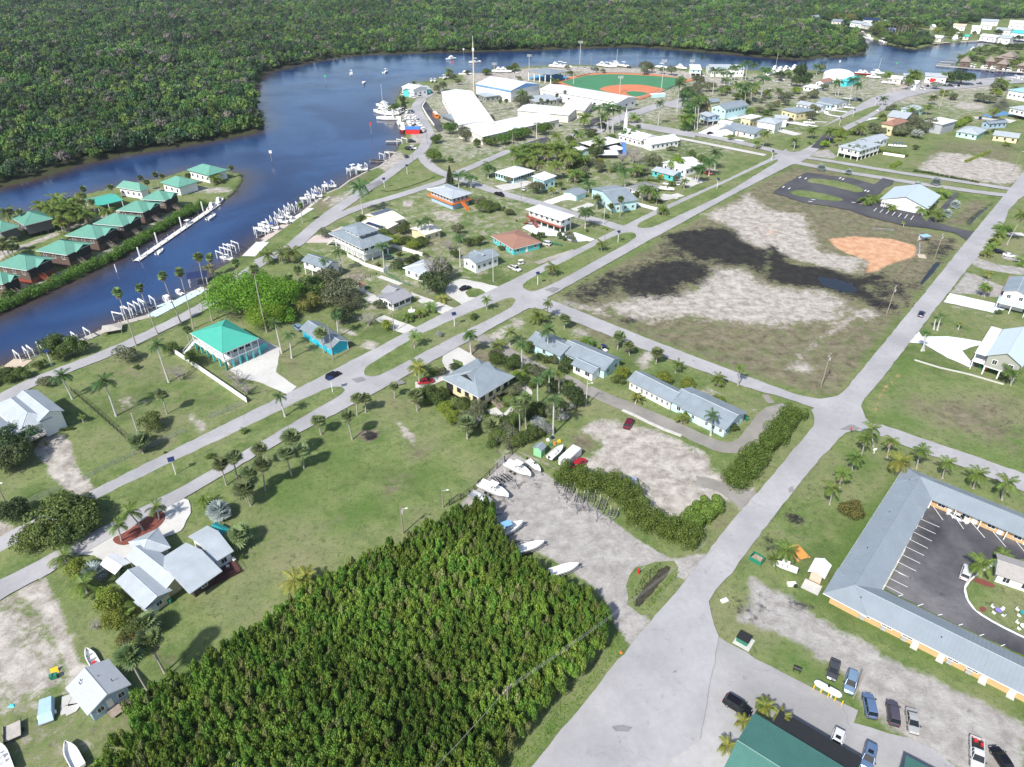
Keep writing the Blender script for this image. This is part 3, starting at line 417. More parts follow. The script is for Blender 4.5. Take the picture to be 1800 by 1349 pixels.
sheet('driveway',"E4 200 1100 500 960 520 1040 620 1090 560 1150 880 1200 1000 1170 860 1210 520 1170 300 1120",PALEC);strip('driveway',"E4 660 900 830 860 980 950 1050 960",4,PALEC);strip('driveway',"E4 1340 1040 1650 1120",8,CONCM);strip('driveway',"E4 1440 930 1788 990",3.5,PALEC)
strip('driveway',"E5 460 750 700 780 840 800",3.2,PALEC);strip('driveway',"E5 500 780 520 830 700 860",3,PALEC);strip('driveway',"E5 340 930 520 940",3,CONCM);strip('driveway',"E5 0 930 380 1000",3,PALEC);strip('driveway',"E5 1020 920 1180 880 1300 880",3,PALEC);strip('driveway',"E5 740 590 1000 620",5,CONCM)
sheet('driveway',"B4 1270 700 1590 770 1620 800 1660 810 1570 838 1220 760",PALEC)
sheet('driveway',"B4 1050 965 1080 1005 1250 1000 1480 1035 1490 1060 1400 1080 1350 1100 1400 1160 1440 1200 1400 1215 1250 1150 1150 1090 1080 1050 980 1045",PALEC)
strip('driveway',"B4 1660 285 1785 290",4,CONCM);strip('driveway',"E6 1050 870 1350 900 1480 950 1600 900",7,CONCM);strip('path',"C4 -20 60 20 120",2,GRAV)
sheet('driveway',"C1 1310 770 1340 860 1290 970 1250 1020 1120 1060 1000 1170 900 1240 740 1230 700 1200 640 1180 560 1170 380 1250 300 1349 200 1349 560 1140 1100 900 1200 810",CONCM,smooth=1)
strip('path',"D1 430 900 520 870 530 930 460 960",2.2,CONCM)
strip('road',"X -60 735 5 700 44 679 110 652 190 622 290 576 372 532 440 475 470 455",5.2,ROAD)
strip('road',"X 455 462 512 437 546 406 575 381 602 362 640 336 672 316 706 290 740 268 752 248 755 236",6.5,ROAD)
strip('road',"E1 860 1000 940 960 900 860 820 720 760 620 740 540 800 460 900 400 960 360 1020 360",6.5,ROAD)
strip('road',"X 560 400 590 382 640 362 700 345 750 329 790 316 800 306 840 290 880 272 930 252 962 243",5.5,ROAD)
strip('road',"X 742 272 752 290 775 305 800 312 850 331 904 347 960 362 1010 378 1060 392 1100 405",6.2,ROAD)
sheet('parking_apron',"E2 850 1330 1000 1270 1150 1230 1210 1270 1050 1349 850 1349",ASPH);strip('parking_apron',"F2 560 330 720 270 960 195",4,ASPH)
sheet('parking_apron',"E3 130 1010 180 970 300 930 300 1000 150 1060",ASPH);sheet('parking_apron',"E3 620 840 980 805 940 830 740 870 640 880",ASPH)
sheet('road',"E3 180 1080 330 1000 500 940 640 880 850 830 1000 785 1130 790 1230 750 1350 700 1450 655 1560 690 1500 830 1300 810 1200 790 1080 840 900 900 700 960 660 1000 760 1040 900 1070 1200 1130 1640 1200 1640 1245 1300 1190 850 1110 600 1010 500 1050 400 1100 300 1170 180 1200",ROAD)
sheet('parking_apron',"E1 860 480 900 500 1100 780 1130 900 1060 920 1000 850 830 590",ASPH);sheet('loading_yard',"E1 1040 590 1200 590 1320 700 1300 760 1160 760",GRAV)
strip('road',"X 1000 244 1025 232 1060 220 1100 207 1145 187 1178 180",6,ROAD)
strip('road',"X 1109 217 1165 226 1225 237 1290 249 1350 263 1385 272",7,ROAD);strip('path',"X 1178 241 1230 251 1290 263 1345 274",4.5,CONCM)
sheet('road',"X -90 1000 0 945 80 905 161 864 450 720 530 681 775 554 878 504 960 464 1018 437 1076 408 1157 368 1223 340 1276 317 1350 281 1400 252 1466 212 1526 176 1545 168 1590 160 1640 150 1700 141 1800 133 1830 140 1800 146 1745 150 1700 156 1640 161 1594 172 1570 182 1556 192 1522 213 1492 228 1458 243 1440 262 1425 276 1405 287 1390 291 1293 341 1130 430 972 519 682 680 450 803 330 874 141 977 88 1009 0 1056 -120 1115",ROAD)
strip('road',"X 1385 284 1420 291 1476 302 1540 312 1602 322 1665 331 1728 340 1775 345",5.5,ROAD);strip('road',"X 1400 276 1440 281 1476 287 1577 304 1640 313 1703 322 1780 334",5,ROAD)
sheet('road',"X 925 510 975 531 1150 601 1328 669 1400 695 1440 703 1474 697 1530 745 1549 748 1680 792 1830 845 1830 880 1800 867 1779 857 1690 822 1602 790 1530 762 1500 758 1450 765 1440 722 1385 703 1308 681 1134 617 1001 564 950 545 905 540",ROAD)
sheet('road',"X 925 1362 1035 1225 1142 1095 1215 1009 1285 919 1350 846 1400 786 1428 752 1432 738 1425 722 1440 714 1474 697 1491 680 1600 547 1700 423 1756 355 1800 302 1850 240 1850 310 1800 345 1790 352 1772 372 1766 390 1723 448 1700 474 1652 534 1600 602 1539 680 1519 702 1514 716 1521 735 1512 755 1485 762 1440 810 1395 864 1340 935 1285 1009 1258 1040 1246 1060 1250 1085 1263 1120 1230 1300 1150 1362",ROAD)
sheet('parking_lot',"X 1150 1362 1215 1180 1252 1100 1263 1120 1280 1130 1310 1147 1350 1170 1400 1195 1440 1215 1480 1236 1510 1250 1500 1270 1560 1290 1600 1298 1640 1318 1700 1365",LOTM,z=.016)
sheet('driveway',"C3 1290 620 1400 640 1540 690 1700 740 1660 790 1600 850 1500 770 1400 720 1280 690",GRAV,z=.012,rag=.3)
sheet('parking_lot',"A4 30 1349 110 1290 270 1205 400 1225 580 1245 740 1290 800 1245 880 1265 870 1290 820 1310 780 1349 / B4 720 40 900 100 1060 150 1100 200 1180 130 1280 20 1310 0 1330 0 1320 20 1250 110 1150 200 1290 240 1400 265 1440 265 1385 330 1300 280 1130 250 960 230 700 170 560 120 400 90 250 70 100 20",ASPH)
sheet('grass_island',"A4 280 1256 310 1246 430 1258 560 1282 670 1322 650 1348 530 1340 350 1298 270 1272",gm,smooth=1);strip('asphalt_loop',"A4 190 1290 300 1290 480 1330 600 1362",7.5,ASPH);sheet('grass_island',"A4 150 1342 210 1330 300 1338 430 1364 540 1396 480 1412 330 1392 180 1366",gm,smooth=1)
sheet('parking_lot',"X 1555 1038 1634 881 1655 890 1830 970 1830 1170 1800 1155 1660 1090",paving('worn_yard_asphalt',(.045,.045,.055),(.20,.195,.20),.2,.045))
strip('kerb',"X 1760 982 1702 1023 1695 1037 1700 1057 1715 1077 1753 1100 1800 1123 1860 1150",.5,WHITE);sheet('grass_island',"X 1762 985 1704 1024 1697 1037 1702 1057 1717 1076 1755 1098 1800 1120 1880 1155 1880 985",gm)
sheet('mulch_bed',"C1 780 1065 860 1030 950 970 1050 900 1120 870 1155 890 1150 940 1080 1010 980 1070 880 1115 810 1105",MULCH,smooth=1)
for s in("X -80 1012 0 974 156 885 300 815 450 744 560 690 590 680 604 683 606 690 592 700 560 718 450 783 330 852 260 888 199 918 93 974 0 1021 -80 1060","X 640 652 645 645 727 595 800 561 860 537 895 524 905 526 906 532 895 545 800 592 720 634 670 661 648 664 640 660","X 916 505 930 492 983 466 1040 436 1086 413 1108 409 1118 413 1117 421 1060 452 1000 486 948 512 930 514","X 1117 400 1127 391 1165 373 1228 343 1290 315 1350 287 1368 280 1366 286 1340 301 1278 340 1210 372 1152 399 1135 403","X 1378 265 1395 248 1420 237 1476 210 1539 186 1549 187 1540 194 1514 209 1476 226 1458 236 1425 257 1400 270","A2 840 1330 940 1240 1020 1190 1100 1180 1180 1200 1260 1235 1180 1265 1050 1310 940 1340"):
 sheet('grass_median',s,gm,smooth=1)
strip('road',"X 1436 262 1452 245 1462 236",7,ASPH)
TURF=mat('artificial_turf',(.05,.2,.09),.9,var=.12,scale=.1);CLAY=mat('red_clay_turf',(.55,.18,.08),.9,var=.08,scale=.2)
sheet('warning_track',"X 970 150 990 140 1025 131 1050 129.5 1080 129.5 1150 132 1200 137 1222 141 1190 150 1165 162 1125 176 1050 170",CLAY);sheet('turf',"X 985 145 1030 133.5 1060 131.5 1090 131.5 1150 134.5 1210 139.5 1188 151 1165 162 1122 175 1110 177 1050 168",TURF)
sheet('clay_infield',"E3 250 560 330 520 440 500 560 487 760 484 900 492 1050 515 1230 556 1130 600 960 660 800 690 600 640",CLAY,smooth=1);sheet('turf',"E3 640 600 740 578 900 592 970 612 880 650 780 660 700 640",TURF)
sheet('blue_court',"E2 880 390 1000 350 1450 370 1440 400 1250 430 950 410",mat('blue_court',(.1,.35,.55),.7))
def lines(name,segs,w,m=WHITE,z=None):
 mb=MB();z=_z[0]if z is None else z;_z[0]+=.004
 for s in segs:
  a,b=W2(s);d=(b-a).normalized();n=Vector((-d.y,d.x,0))*w/2
  mb.face([(q.x,q.y,z)for q in(a-n,b-n,b+n,a+n)])
 o=addo(name,mb.mesh(name,[m]),kind='structure');return o
lines('stall_lines',["C4 1087 882 1195 988","C4 1060 930 1192 988","C4 1036 975 1165 1034","C4 1012 1022 1140 1086","C4 985 1073 1112 1136","C4 955 1122 1085 1186","C4 925 1175 1058 1241","C4 897 1228 1030 1295","C4 865 1280 1000 1349","D4 905 0 1003 45","D4 835 35 970 101","D4 805 85 942 155","C4 1145 838 1216 938","C4 1290 900 1360 1000","C4 1420 960 1508 1062","C4 1565 1020 1653 1124","C4 1725 1085 1785 1160","D4 1040 232 1080 218","D4 1180 298 1212 290","D4 1325 368 1355 358","D4 1470 440 1502 430","D4 1618 512 1648 502","D4 905 165 942 152"][1:],.14)
lines('stall_lines',["B4 %d %d %d %d"%(735+43*i,130+10*i,757+43*i,108+9*i)for i in range(7)],.25)
lines('foul_line',["E3 800 670 1230 556","E3 700 575 980 585"],.3)
PATCHM=paving('darker_patch',(.2,.195,.2),(.27,.265,.27),.1)
for s in("C4 500 300 560 268 600 272 650 300 600 318 540 312","C4 130 715 165 705 178 735 150 745","F1 1400 470 1480 430 1560 400 1600 420 1500 490 1420 560 1300 600","B2 660 1300 740 1285 760 1310 700 1330","D3 690 1085 760 1065 830 1085 810 1110 720 1100","B3 230 680 280 660 330 670 290 700","D3 1110 690 1150 685 1155 702 1120 705","C2 930 -10 1010 -40 1040 -20 960 10"):
 sheet('asphalt_patch',s,PATCHM,rag=.3)
lines('stall_lines',["A4 %d %d %d %d"%(x,y,x+14,y-9)for x,y in((100,1315),(140,1325),(215,1248),(255,1255),(495,1252),(515,1260),(670,1340),(690,1345))]+["B4 %d %d %d %d"%(x,y,x+28,y+3)for x,y in((300,48),(280,62),(580,68),(635,78))],.6)
sheet('grass_island',"X 1113 1005 1139 988 1178 983 1196 1003 1176 1034 1150 1066 1128 1082 1106 1070 1098 1044",gm,z=.014,rag=.5,smooth=1)
def frame(p0,p1,w,ze):
 """p0,p1 survey points of one eave edge at height ze; w = survey point on the far eave or depth in metres (left of p0->p1)."""
 a=G(*p0,ze);b=G(*p1,ze);u=(b-a);Lh=u.length;u.normalize();v=Vector((-u.y,u.x,0))
 Wd=w if isinstance(w,(int,float))else(G(*w,ze)-b).dot(v)
 if Wd<0:print('neg width',p0,p1,w);Wd=abs(Wd)
 return Matrix(((u.x,v.x,0,a.x),(u.y,v.y,0,a.y),(0,0,1,0),(0,0,0,1))),Lh,Wd
WIN={}
def windowset(near,w,h,col,fm,parent,M):
 key=(near,round(w,1),round(h,1),col.name,fm.name)
 if key not in WIN:
  if near:
   f=MB();t=.12
   f.box((-w/2-t,-.06,-t),(w/2+t,.02,0)).box((-w/2-t,-.06,h),(w/2+t,.02,h+t)).box((-w/2-t,-.06,0),(-w/2,.02,h)).box((w/2,-.06,0),(w/2+t,.02,h)).box((-.03,-.05,0),(.03,.02,h))
   WIN[key]=(f.mesh('window',[fm]),MB().box((-w/2,-.03,0),(w/2,.015,h)).mesh('pane',[col]))
  else:WIN[key]=(MB().box((-w/2,-.05,0),(w/2,.02,h)).mesh('window',[col]),None)
 a,b=WIN[key];o=addo('window',a,parent,M)
 if b:addo('pane',b,o)
def block(root,p0,p1,w,ze,kind='gable',ridge='u',rise=1.6,roof=ROOFG,wall=WHITE,z0=0.0,ov=.6,t=.18,wins=('f','r'),wh=1.2,wz=None,wsp=3.2,ww=1.1,glass=GLASS,seam=False,wfr=WHITE,stilts=False,door=None,porch=None,inset=None,colm=None):
 Mw,L,W=frame(p0,p1,w,ze);M=root.matrix_basis.inverted()@Mw
 near=ppm(Mw.translation)>3.6
 mb=MB()
 if kind=='gable':
  n,q=(W,L)if ridge=='u' else(L,W)
  sec=[(0,ze),(n/2,ze+rise),(n,ze),(n,ze-t),(n/2,ze+rise-t),(0,ze-t)]
  mb.extr(sec,'x' if ridge=='u' else 'y',0,q)
 elif kind=='shed':
  mb.extr([(0,ze),(W,ze+rise),(W,ze+rise-t),(0,ze-t)],'x',0,L)
 elif kind=='flat':mb.box((0,0,ze-t),(L,W,ze+.12))
 elif kind in('hip','hipend'):
  if inset is None:inset=min(L,W)/2
  e=inset
  if ridge=='auto':ridge='u' if L>=W else 'v'
  if ridge=='u':
   ra,rb=(min(e,L/2),W/2,ze+rise),(max(L-e,L/2),W/2,ze+rise)
  else:ra,rb=(L/2,min(e,W/2),ze+rise),(L/2,max(W-e,W/2),ze+rise)
  cn=[(0,0,ze),(L,0,ze),(L,W,ze),(0,W,ze)];lo=[(x,y,ze-t)for x,y,_ in cn]
  if ridge=='u':mb.face([cn[0],cn[1],rb,ra]);mb.face([cn[1],cn[2],rb]);mb.face([cn[2],cn[3],ra,rb]);mb.face([cn[3],cn[0],ra])
  else:mb.face([cn[0],cn[1],ra]);mb.face([cn[1],cn[2],rb,ra]);mb.face([cn[2],cn[3],rb]);mb.face([cn[3],cn[0],ra,rb])
  for i in range(4):mb.face([lo[i],lo[(i+1)%4],cn[(i+1)%4],cn[i]])
  mb.face(lo[::-1])
 ro=part('roof',mb,roof,root,M)
 o=min(ov,L/5,W/5)
 if wall is not None:
  wb=MB()
  if kind=='gable':
   n,q=(W,L)if ridge=='u' else(L,W);k=ze+rise*o/(n/2)-t-.02
   wb.extr([(o,z0),(n-o,z0),(n-o,k),(n/2,ze+rise-t-.02),(o,k)],'x' if ridge=='u' else 'y',o,q-o)
  elif kind=='shed':wb.extr([(o,z0),(W-o,z0),(W-o,ze+rise*(W-o)/W-t-.02),(o,ze+rise*o/W-t-.02)],'x',o,L-o)
  else:wb.box((o,o,z0),(L-o,W-o,ze-t-.02))
  wo_=part('wall',wb,wall,root,M)
  if wz is None:wz=z0+(ze-z0)*.36
  hh=min(wh,ze-wz-.35)
  for s in wins:
   ln=L if s in 'fb' else W;k=max(1,int((ln-2*o)/wsp))
   for i in range(k):
    c=o+(ln-2*o)*(i+.5)/k
    P_={'f':TR(c,o-.02,wz),'b':TR(c,W-o+.02,wz,math.pi),'r':TR(L-o+.02,c,wz,math.pi/2),'l':TR(o-.02,c,wz,-math.pi/2)}[s]
    if door and s==door[0]and i==int(k*door[1]):
     addo('door',DOORS.setdefault(door[2].name,MB().box((-.5,-.06,0),(.5,.02,2.1)).mesh('door',[door[2]])),root,M@TR(P_.translation.x,P_.translation.y,z0+.02,P_.to_euler().z));continue
    windowset(near,ww,hh,glass,wfr,root,M@P_)
 if stilts and z0>1.5:
  n1_,n2_=max(2,int(L/4)+1),max(2,int(W/4)+1)
  me=STILT.setdefault((round(z0,1),(colm or WHITE).name),MB().box((-.18,-.18,0),(.18,.18,z0-.02)).mesh('stilt',[colm or WHITE]))
  for i in range(n1_):
   for j in range(n2_):
    if i in(0,n1_-1)or j in(0,n2_-1):
     addo('stilt',me,root,M@TR(o+.2+(L-2*o-.4)*i/(n1_-1),o+.2+(W-2*o-.4)*j/(n2_-1),0))
  part('floor_slab',MB().box((o-.1,o-.1,z0-.3),(L-o+.1,W-o+.1,z0-.03)),WHITE,root,M)
 if seam and kind in('gable','hip','shed')and near:
  sb=MB();stp=seam if isinstance(seam,float)else .6
  def rib(a,b):
   a=Vector(a);b=Vector(b);d=(b-a);h=Vector((-d.y,d.x,0)).normalized()*.025
   sb.loft([[a-h,a+h,a+h+Vector((0,0,.05)),a-h+Vector((0,0,.05))],[b-h,b+h,b+h+Vector((0,0,.05)),b-h+Vector((0,0,.05))]])
  hip=kind=='hip';ru=ridge=='u'
  if kind=='shed':
   for i in range(1,int(L/stp)):rib((i*stp,0,ze),(i*stp,W,ze+rise))
  else:
   n,q=(W,L)if ru else(L,W);f=(lambda a,b,z:(a,b,z))if ru else(lambda a,b,z:(b,a,z))
   e=(inset if hip else 0)
   for i in range(1,int(q/stp)+1):
    x=i*stp
    if x>=q:break
    d=n/2 if not hip else min(n/2,x*(n/2)/max(e,.01),(q-x)*(n/2)/max(e,.01))
    z=ze+rise*d/(n/2);rib(f(x,0,ze),f(x,d,z));rib(f(x,n,ze),f(x,n-d,z))
   if hip and e>0:
    for i in range(1,int(n/stp)+1):
     y=i*stp
     if y>=n:break
     d=min(y,n-y)*e/(n/2);z=ze+rise*d/e
     rib(f(0,y,ze),f(d,y,z));rib(f(q,y,ze),f(q-d,y,z))
  part('roof_seam',sb,roof,root,M,kind='stuff')
 if kind=='gable' and ppm(Mw.translation)>2.2:
  cb=MB();s_=.14
  if ridge=='u':cb.extr([(W/2-s_,ze+rise-.02),(W/2,ze+rise+.07),(W/2+s_,ze+rise-.02)],'x',-.03,L+.03)
  else:cb.extr([(L/2-s_,ze+rise-.02),(L/2,ze+rise+.07),(L/2+s_,ze+rise-.02)],'y',-.03,W+.03)
  part('ridge_cap',cb,roof if not near else ROOFL if roof in(ROOFG,ROOFM)else roof,root,M)
 if kind in('hip',)and ppm(Mw.translation)>2.2:
  cb=MB()
  for a,b in((cn[0],ra),(cn[1],rb if ridge=='u' else ra),(cn[2],rb),(cn[3],ra if ridge=='u' else rb),(ra,rb)):
   a=Vector(a);b=Vector(b)
   if(a-b).length>.2:cb.tube([a,b],.08,5)
  part('ridge_cap',cb,roof,root,M)
 if near:part('fascia',MB().box((-.02,-.03,ze-t-.03),(L+.02,-.005,ze-.01)).box((L+.005,-.02,ze-t-.03),(L+.03,W+.02,ze-.04))if kind!='gable' or True else MB(),WHITE,root,M)if kind in('hip','flat')else None
 return M,L,W
DOORS={};STILT={}
def house(name,label,cat,at,short=None,rz=0.0):
 p=G(*at);r=thing(name,label,cat,p,rz)
 bpy.context.view_layer.update()if False else None
 r.matrix_basis=Matrix.Translation(p)@Matrix.Rotation(rz,4,'Z')
 if short:lm(at[0],at[1],short)
 return r
def rail(root,M,pts,h=1.0,m=WHITE,name='railing',z=0.0):
 mb=MB()
 for a,b in zip(pts[:-1],pts[1:]):
  a=Vector((*a,z));b=Vector((*b,z));d=b-a;n=max(1,int(d.length/.45));u=d.normalized();s=Vector((-u.y,u.x,0))*.03
  for zz in(h,.12):mb.loft([[a-s+Vector((0,0,zz-.05)),a+s+Vector((0,0,zz-.05)),a+s+Vector((0,0,zz)),a-s+Vector((0,0,zz))],[b-s+Vector((0,0,zz-.05)),b+s+Vector((0,0,zz-.05)),b+s+Vector((0,0,zz)),b-s+Vector((0,0,zz))]])
  for i in range(n+1):
   q=a+d*i/n;mb.box((q.x-.025,q.y-.025,z),(q.x+.025,q.y+.025,z+h-.02))
 return part(name,mb,m,root,M)
def stairs(root,M,x,y,z1,run,w,ang,m=WOOD,label=None):
 """flight falling from height z1 at (x,y) in direction ang"""
 mb=MB();n=max(3,int(z1/.19));Q=M@TR(x,y,0,ang)
 for i in range(n):mb.box((run*i/n,-w/2,z1*(1-(i+1)/n)),(run*(i+1)/n+.02,w/2,z1*(1-(i+1)/n)+.06))
 for s in(-1,1):
  k=s*w/2
  mb.loft([[(0,k-.04,z1-.25),(0,k+.04,z1-.25),(0,k+.04,z1+.05),(0,k-.04,z1+.05)],[(run,k-.04,0),(run,k+.04,0),(run,k+.04,.3),(run,k-.04,.3)]])
  mb.loft([[(0,k-.04,z1+.85),(0,k+.04,z1+.85),(0,k+.04,z1+.95),(0,k-.04,z1+.95)],[(run,k-.04,.9),(run,k+.04,.9),(run,k+.04,1.),(run,k-.04,1.)]])
  for i in range(5):t=i/4;mb.box((run*t-.04,k-.04,z1*(1-t)),(run*t+.04,k+.04,z1*(1-t)+.92-.02*i))
 return part('staircase',mb,m,root,Q,label=label)
h=house('house','pale metal-roofed house with rear timber deck beside the red mulch bed','house',(300,1010),'the house by the mulch bed')
block(h,(333,1044.5),(391,1004),(336,948),3.2,'gable','u',1.9,ROOFL,mat('dark_porch_screen',(.05,.035,.03),.8),seam=.5,wfr=WHITE,wsp=2.4,ov=1.3)
block(h,(376,990),(411,969),(363,925),3.1,'gable','u',2.1,ROOFL,WHITE,seam=.5)
block(h,(254,1071),(303,1038),(262,985),3.0,'gable','v',.9,ROOFL,CREAM,seam=.5)
block(h,(291,1037),(331,1009),(268,950),3.12,'gable','v',1.2,ROOFL,CREAM,seam=.5,wins=())
block(h,(246,988),(300,962),(275,930),3.05,'hip','u',1.5,ROOFL,WHITE,seam=.5,wins=())
M_,L_,W_=block(h,(256,1075),(298,1042),3.5,2.45,'shed','u',.5,ROOFL,CREAM,wins=(),seam=.5)
part('shed_door',MB().box((1.2,.4,.05),(2.6,.62,2.0)).box((3.0,.42,.1),(4.3,.6,1.9)),WHITE,h,M_)
Md=M_;dk=MB()
Mdk,Ld,Wd=frame((372,1030),(424,1004),4.0,.5);Mdk=h.matrix_basis.inverted()@Mdk
for i in range(int(Wd/.2)):dk.box((0,i*.2,.38),(Ld,i*.2+.185,.45))
part('deck',dk,mat('dark_red_deck',(.09,.035,.03),.8,var=.2),h,Mdk)
rail(h,Mdk,[(0,0),(Ld,0),(Ld,Wd)],1.0,mat('dark_red_deck',(.09,.035,.03)),z=.45)
h=house('carport','white metal carport beside the drive of the pale-roofed house','carport',(206,990))
block(h,(202,1010),(231,989),(207,970),2.6,'gable','v',.7,ROOFW,None)
for x,y in((.1,.1),(4.4,.1),(.1,5.0),(4.4,5.0)):
 Mc,Lc,Wc=frame((202,1010),(231,989),(207,970),2.6)
 part('post',MB().box((-.05,-.05,0),(.05,.05,2.45)),WHITE,h,h.matrix_basis.inverted()@Mc@TR(min(x,Lc-.1),min(y,Wc-.1)))
h=house('house','small pale blue clapboard house with grey gable roof in sandy lot','house',(175,1240),'the small blue clapboard house')
M_,L_,W_=block(h,(153.8,1258.6),(230.7,1203),(192,1157),3.0,'gable','v',1.5,mat('light_grey_roof',(.4,.42,.45),.6,var=.08),LBLUE,wins=('l',),wsp=3)
part('fascia',MB().face([(0,-.03,2.82),(L_/2,-.03,4.32),(L_/2,-.03,4.52),(0,-.03,3.02)]).face([(L_/2,-.03,4.32),(L_,-.03,2.82),(L_,-.03,3.02),(L_/2,-.03,4.52)]),WHITE,h,M_)
part('landing',MB().box((L_*.35,-1.6,.5),(L_*.62,.5,.62)),WOOD,h,M_);stairs(h,M_,L_*.62,-.9,.6,1.4,1.1,0)
part('door',MB().box((L_*.42,.5,.65),(L_*.42+.95,.58,2.7)),WHITE,h,M_)
for x in(.28,.75):windowset(True,1.0,1.0,GLASS,WHITE,h,M_@TR(L_*x,.58,1.2))
for x,y in((.3,.8),(.25,.75),(.6,.6),(.75,.3)):part('roof_vent',MB().tube([(L_*x,W_*y,3.2),(L_*x,W_*y,4.4)],.07),BLACK,h,M_)
h=house('house','white stilt house with green door on the western edge','house',(60,745),'the green-doored white house')
block(h,(68,742),(113,722),(67,685),5.6,'gable','v',1.6,ROOFL,WHITE,z0=.2,wins=('r',),seam=True)
M_,L_,W_=block(h,(36,759),(93,734),(25,698),5.0,'hip','v',2.0,ROOFL,WHITE,z0=2.4,seam=True,stilts=True,wins=('f','r'),wsp=2.6,door=('f',.3,mat('bright_green_door',(.05,.45,.08))))
block(h,(-28,790),(38,758),(-10,735),5.0,'hip','v',2.0,ROOFL,WHITE,z0=2.4,seam=True,wins=('f',))
part('balcony',MB().box((0,-1.8,2.2),(L_*.6,.6,2.38)),DECK,h,M_);rail(h,M_,[(0,.5),(0,-1.8),(L_*.6,-1.8),(L_*.6,.5)],1.0,WHITE,z=2.38)
h=house('house','cream house with large grey hip roof and gablets among dense shrubs','house',(842,690),'the grey hip-roofed cream house')
M_,L_,W_=block(h,(776,665),(842,699.5),(902.5,660.5),5.2,'hip','v',3.0,ROOFG,CREAM,z0=1.0,wins=('f','r'),seam=.5,wfr=DARK,ov=1.1,ww=1.3,wh=1.6,wsp=2.7,inset=5.5)
for y0,s in((2.7,1),(W_-2.7,-1)):
 y1=y0+s*.6;q=[(L_/2-2.6,y0,6.75),(L_/2+2.6,y0,6.75),(L_/2,y0,8.3)]
 part('gablet',MB().face([q[0],q[2],(L_/2,y1+s*3,8.3),(L_/2-2.6,y1,6.8)]).face([q[2],q[1],(L_/2+2.6,y1,6.8),(L_/2,y1+s*3,8.3)]).face([(x,y+s*.12,z)for x,y,z in q],1),[ROOFG,DARK],h,M_)
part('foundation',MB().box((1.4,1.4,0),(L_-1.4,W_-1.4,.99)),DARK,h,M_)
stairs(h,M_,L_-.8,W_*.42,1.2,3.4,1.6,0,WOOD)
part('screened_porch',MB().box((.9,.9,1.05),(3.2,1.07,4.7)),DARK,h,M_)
h=house('house','long pale blue house with blue-grey roof behind tall royal palm','house',(1000,640),'the blue duplex behind royal palm')
block(h,(925,600),(985,627),(1012,606),3.0,'gable','u',1.6,ROOFG,CYANW,seam=.6,wins=('f','l'))
M_,L_,W_=block(h,(981,617),(1063,652.5),(1094,631),3.1,'gable','u',1.8,ROOFG,CYANW,seam=.6,wins=('f','r'),door=('f',.6,WHITE))
block(h,(1003,640),(1042,658),5,2.95,'gable','u',.9,ROOFG,WHITE,wins=('f',),ww=1.6,wsp=2.4)
h=house('house','long white and aqua house with blue-grey roof along gravel lane','house',(1200,730),'the aqua house along gravel lane')
block(h,(1102,668),(1180,708),(1206,690),3.0,'gable','u',1.5,ROOFG,WHITE,seam=.6,wins=('f',),ww=.6,wsp=1.6,wh=1.0)
block(h,(1176,704),(1208,721),10,3.1,'gable','u',1.6,ROOFG,CYANW,seam=.6,wins=('f',))
block(h,(1196,717),(1276,756),(1316,726),3.0,'gable','u',1.9,ROOFG,CYANW,seam=.6,wins=('f','r'),ww=.7,wsp=1.9,wh=1.1,door=('f',.4,WHITE))
h=house('cottage','bright blue cottage with white trim and grey gable roof','cottage',(575,612),'the bright blue cottage')
M_,L_,W_=block(h,(526,577.5),(581,613.5),(610,596.5),2.9,'gable','u',1.6,ROOFG,BLUEW,seam=.5,wins=('f',),ww=.7,wh=.5,wz=1.6,wsp=4)
part('trim',MB().box((L_-.6,.5,0),(L_-.48,.68,2.7)).box((L_-.6,W_-.68,0),(L_-.48,W_-.5,2.7)).face([(L_+.01,0,2.7),(L_+.01,W_/2,4.28),(L_+.01,W_/2,4.5),(L_+.01,0,2.92)]).face([(L_+.01,W_/2,4.28),(L_+.01,W_,2.7),(L_+.01,W_,2.92),(L_+.01,W_/2,4.5)]),WHITE,h,M_)
h=house('house','white stilt house with big turquoise hip roof and upper veranda','house',(392,640),'the turquoise hip-roofed stilt house')
TQ=mat('turquoise_roof_metal',(.07,.39,.30),.45,var=.04,scale=.5)
M_,L_,W_=block(h,(334,586),(391,622),(450,592),6.0,'hip','v',3.2,TQ,WHITE,z0=3.2,ov=2.0,seam=.45,wins=('f','r'),ww=1.5,wh=1.7,wsp=1.9,wz=3.7,stilts=True)
part('veranda',MB().box((.3,.3,2.9),(L_-.3,W_-.3,3.15)),WHITE,h,M_)
rail(h,M_,[(.4,W_-.4),(.4,.4),(L_-.4,.4),(L_-.4,W_-.4)],1.0,WHITE,z=3.15)
post=MB().box((-.1,-.1,3.15),(.1,.1,5.8)).mesh('post',[WHITE]);low=MB().box((-.25,-.25,0),(.25,.25,2.9)).mesh('pillar',[TEALW])
for i in range(6):
 addo('post',post,h,M_@TR(.4+(L_-.8)*i/5,.4));addo('post',post,h,M_@TR(L_-.4,.4+(W_-.8)*i/5));addo('pillar',low,h,M_@TR(L_-.5,.5+(W_-1)*i/5));addo('pillar',low,h,M_@TR(.5+(L_-1)*i/5,.5))
part('garage',MB().box((2.2,2.2,0),(L_-2.2,W_-2.2,2.88)),WHITE,h,M_);stairs(h,M_,-.2,1.4,3.15,4.6,1.2,-math.pi/2,WHITE)
for i in range(4):part('garage_door',MB().box((0,-1.3,.05),(.06,1.3,2.4)),TEALW if i%2 else WHITE,h,M_@TR(L_-2.19,3.8+i*3.4))
h=house('house','large white two-storey porch house with grey hip roof and cupola','house',(640,445),'the cupola porch house')
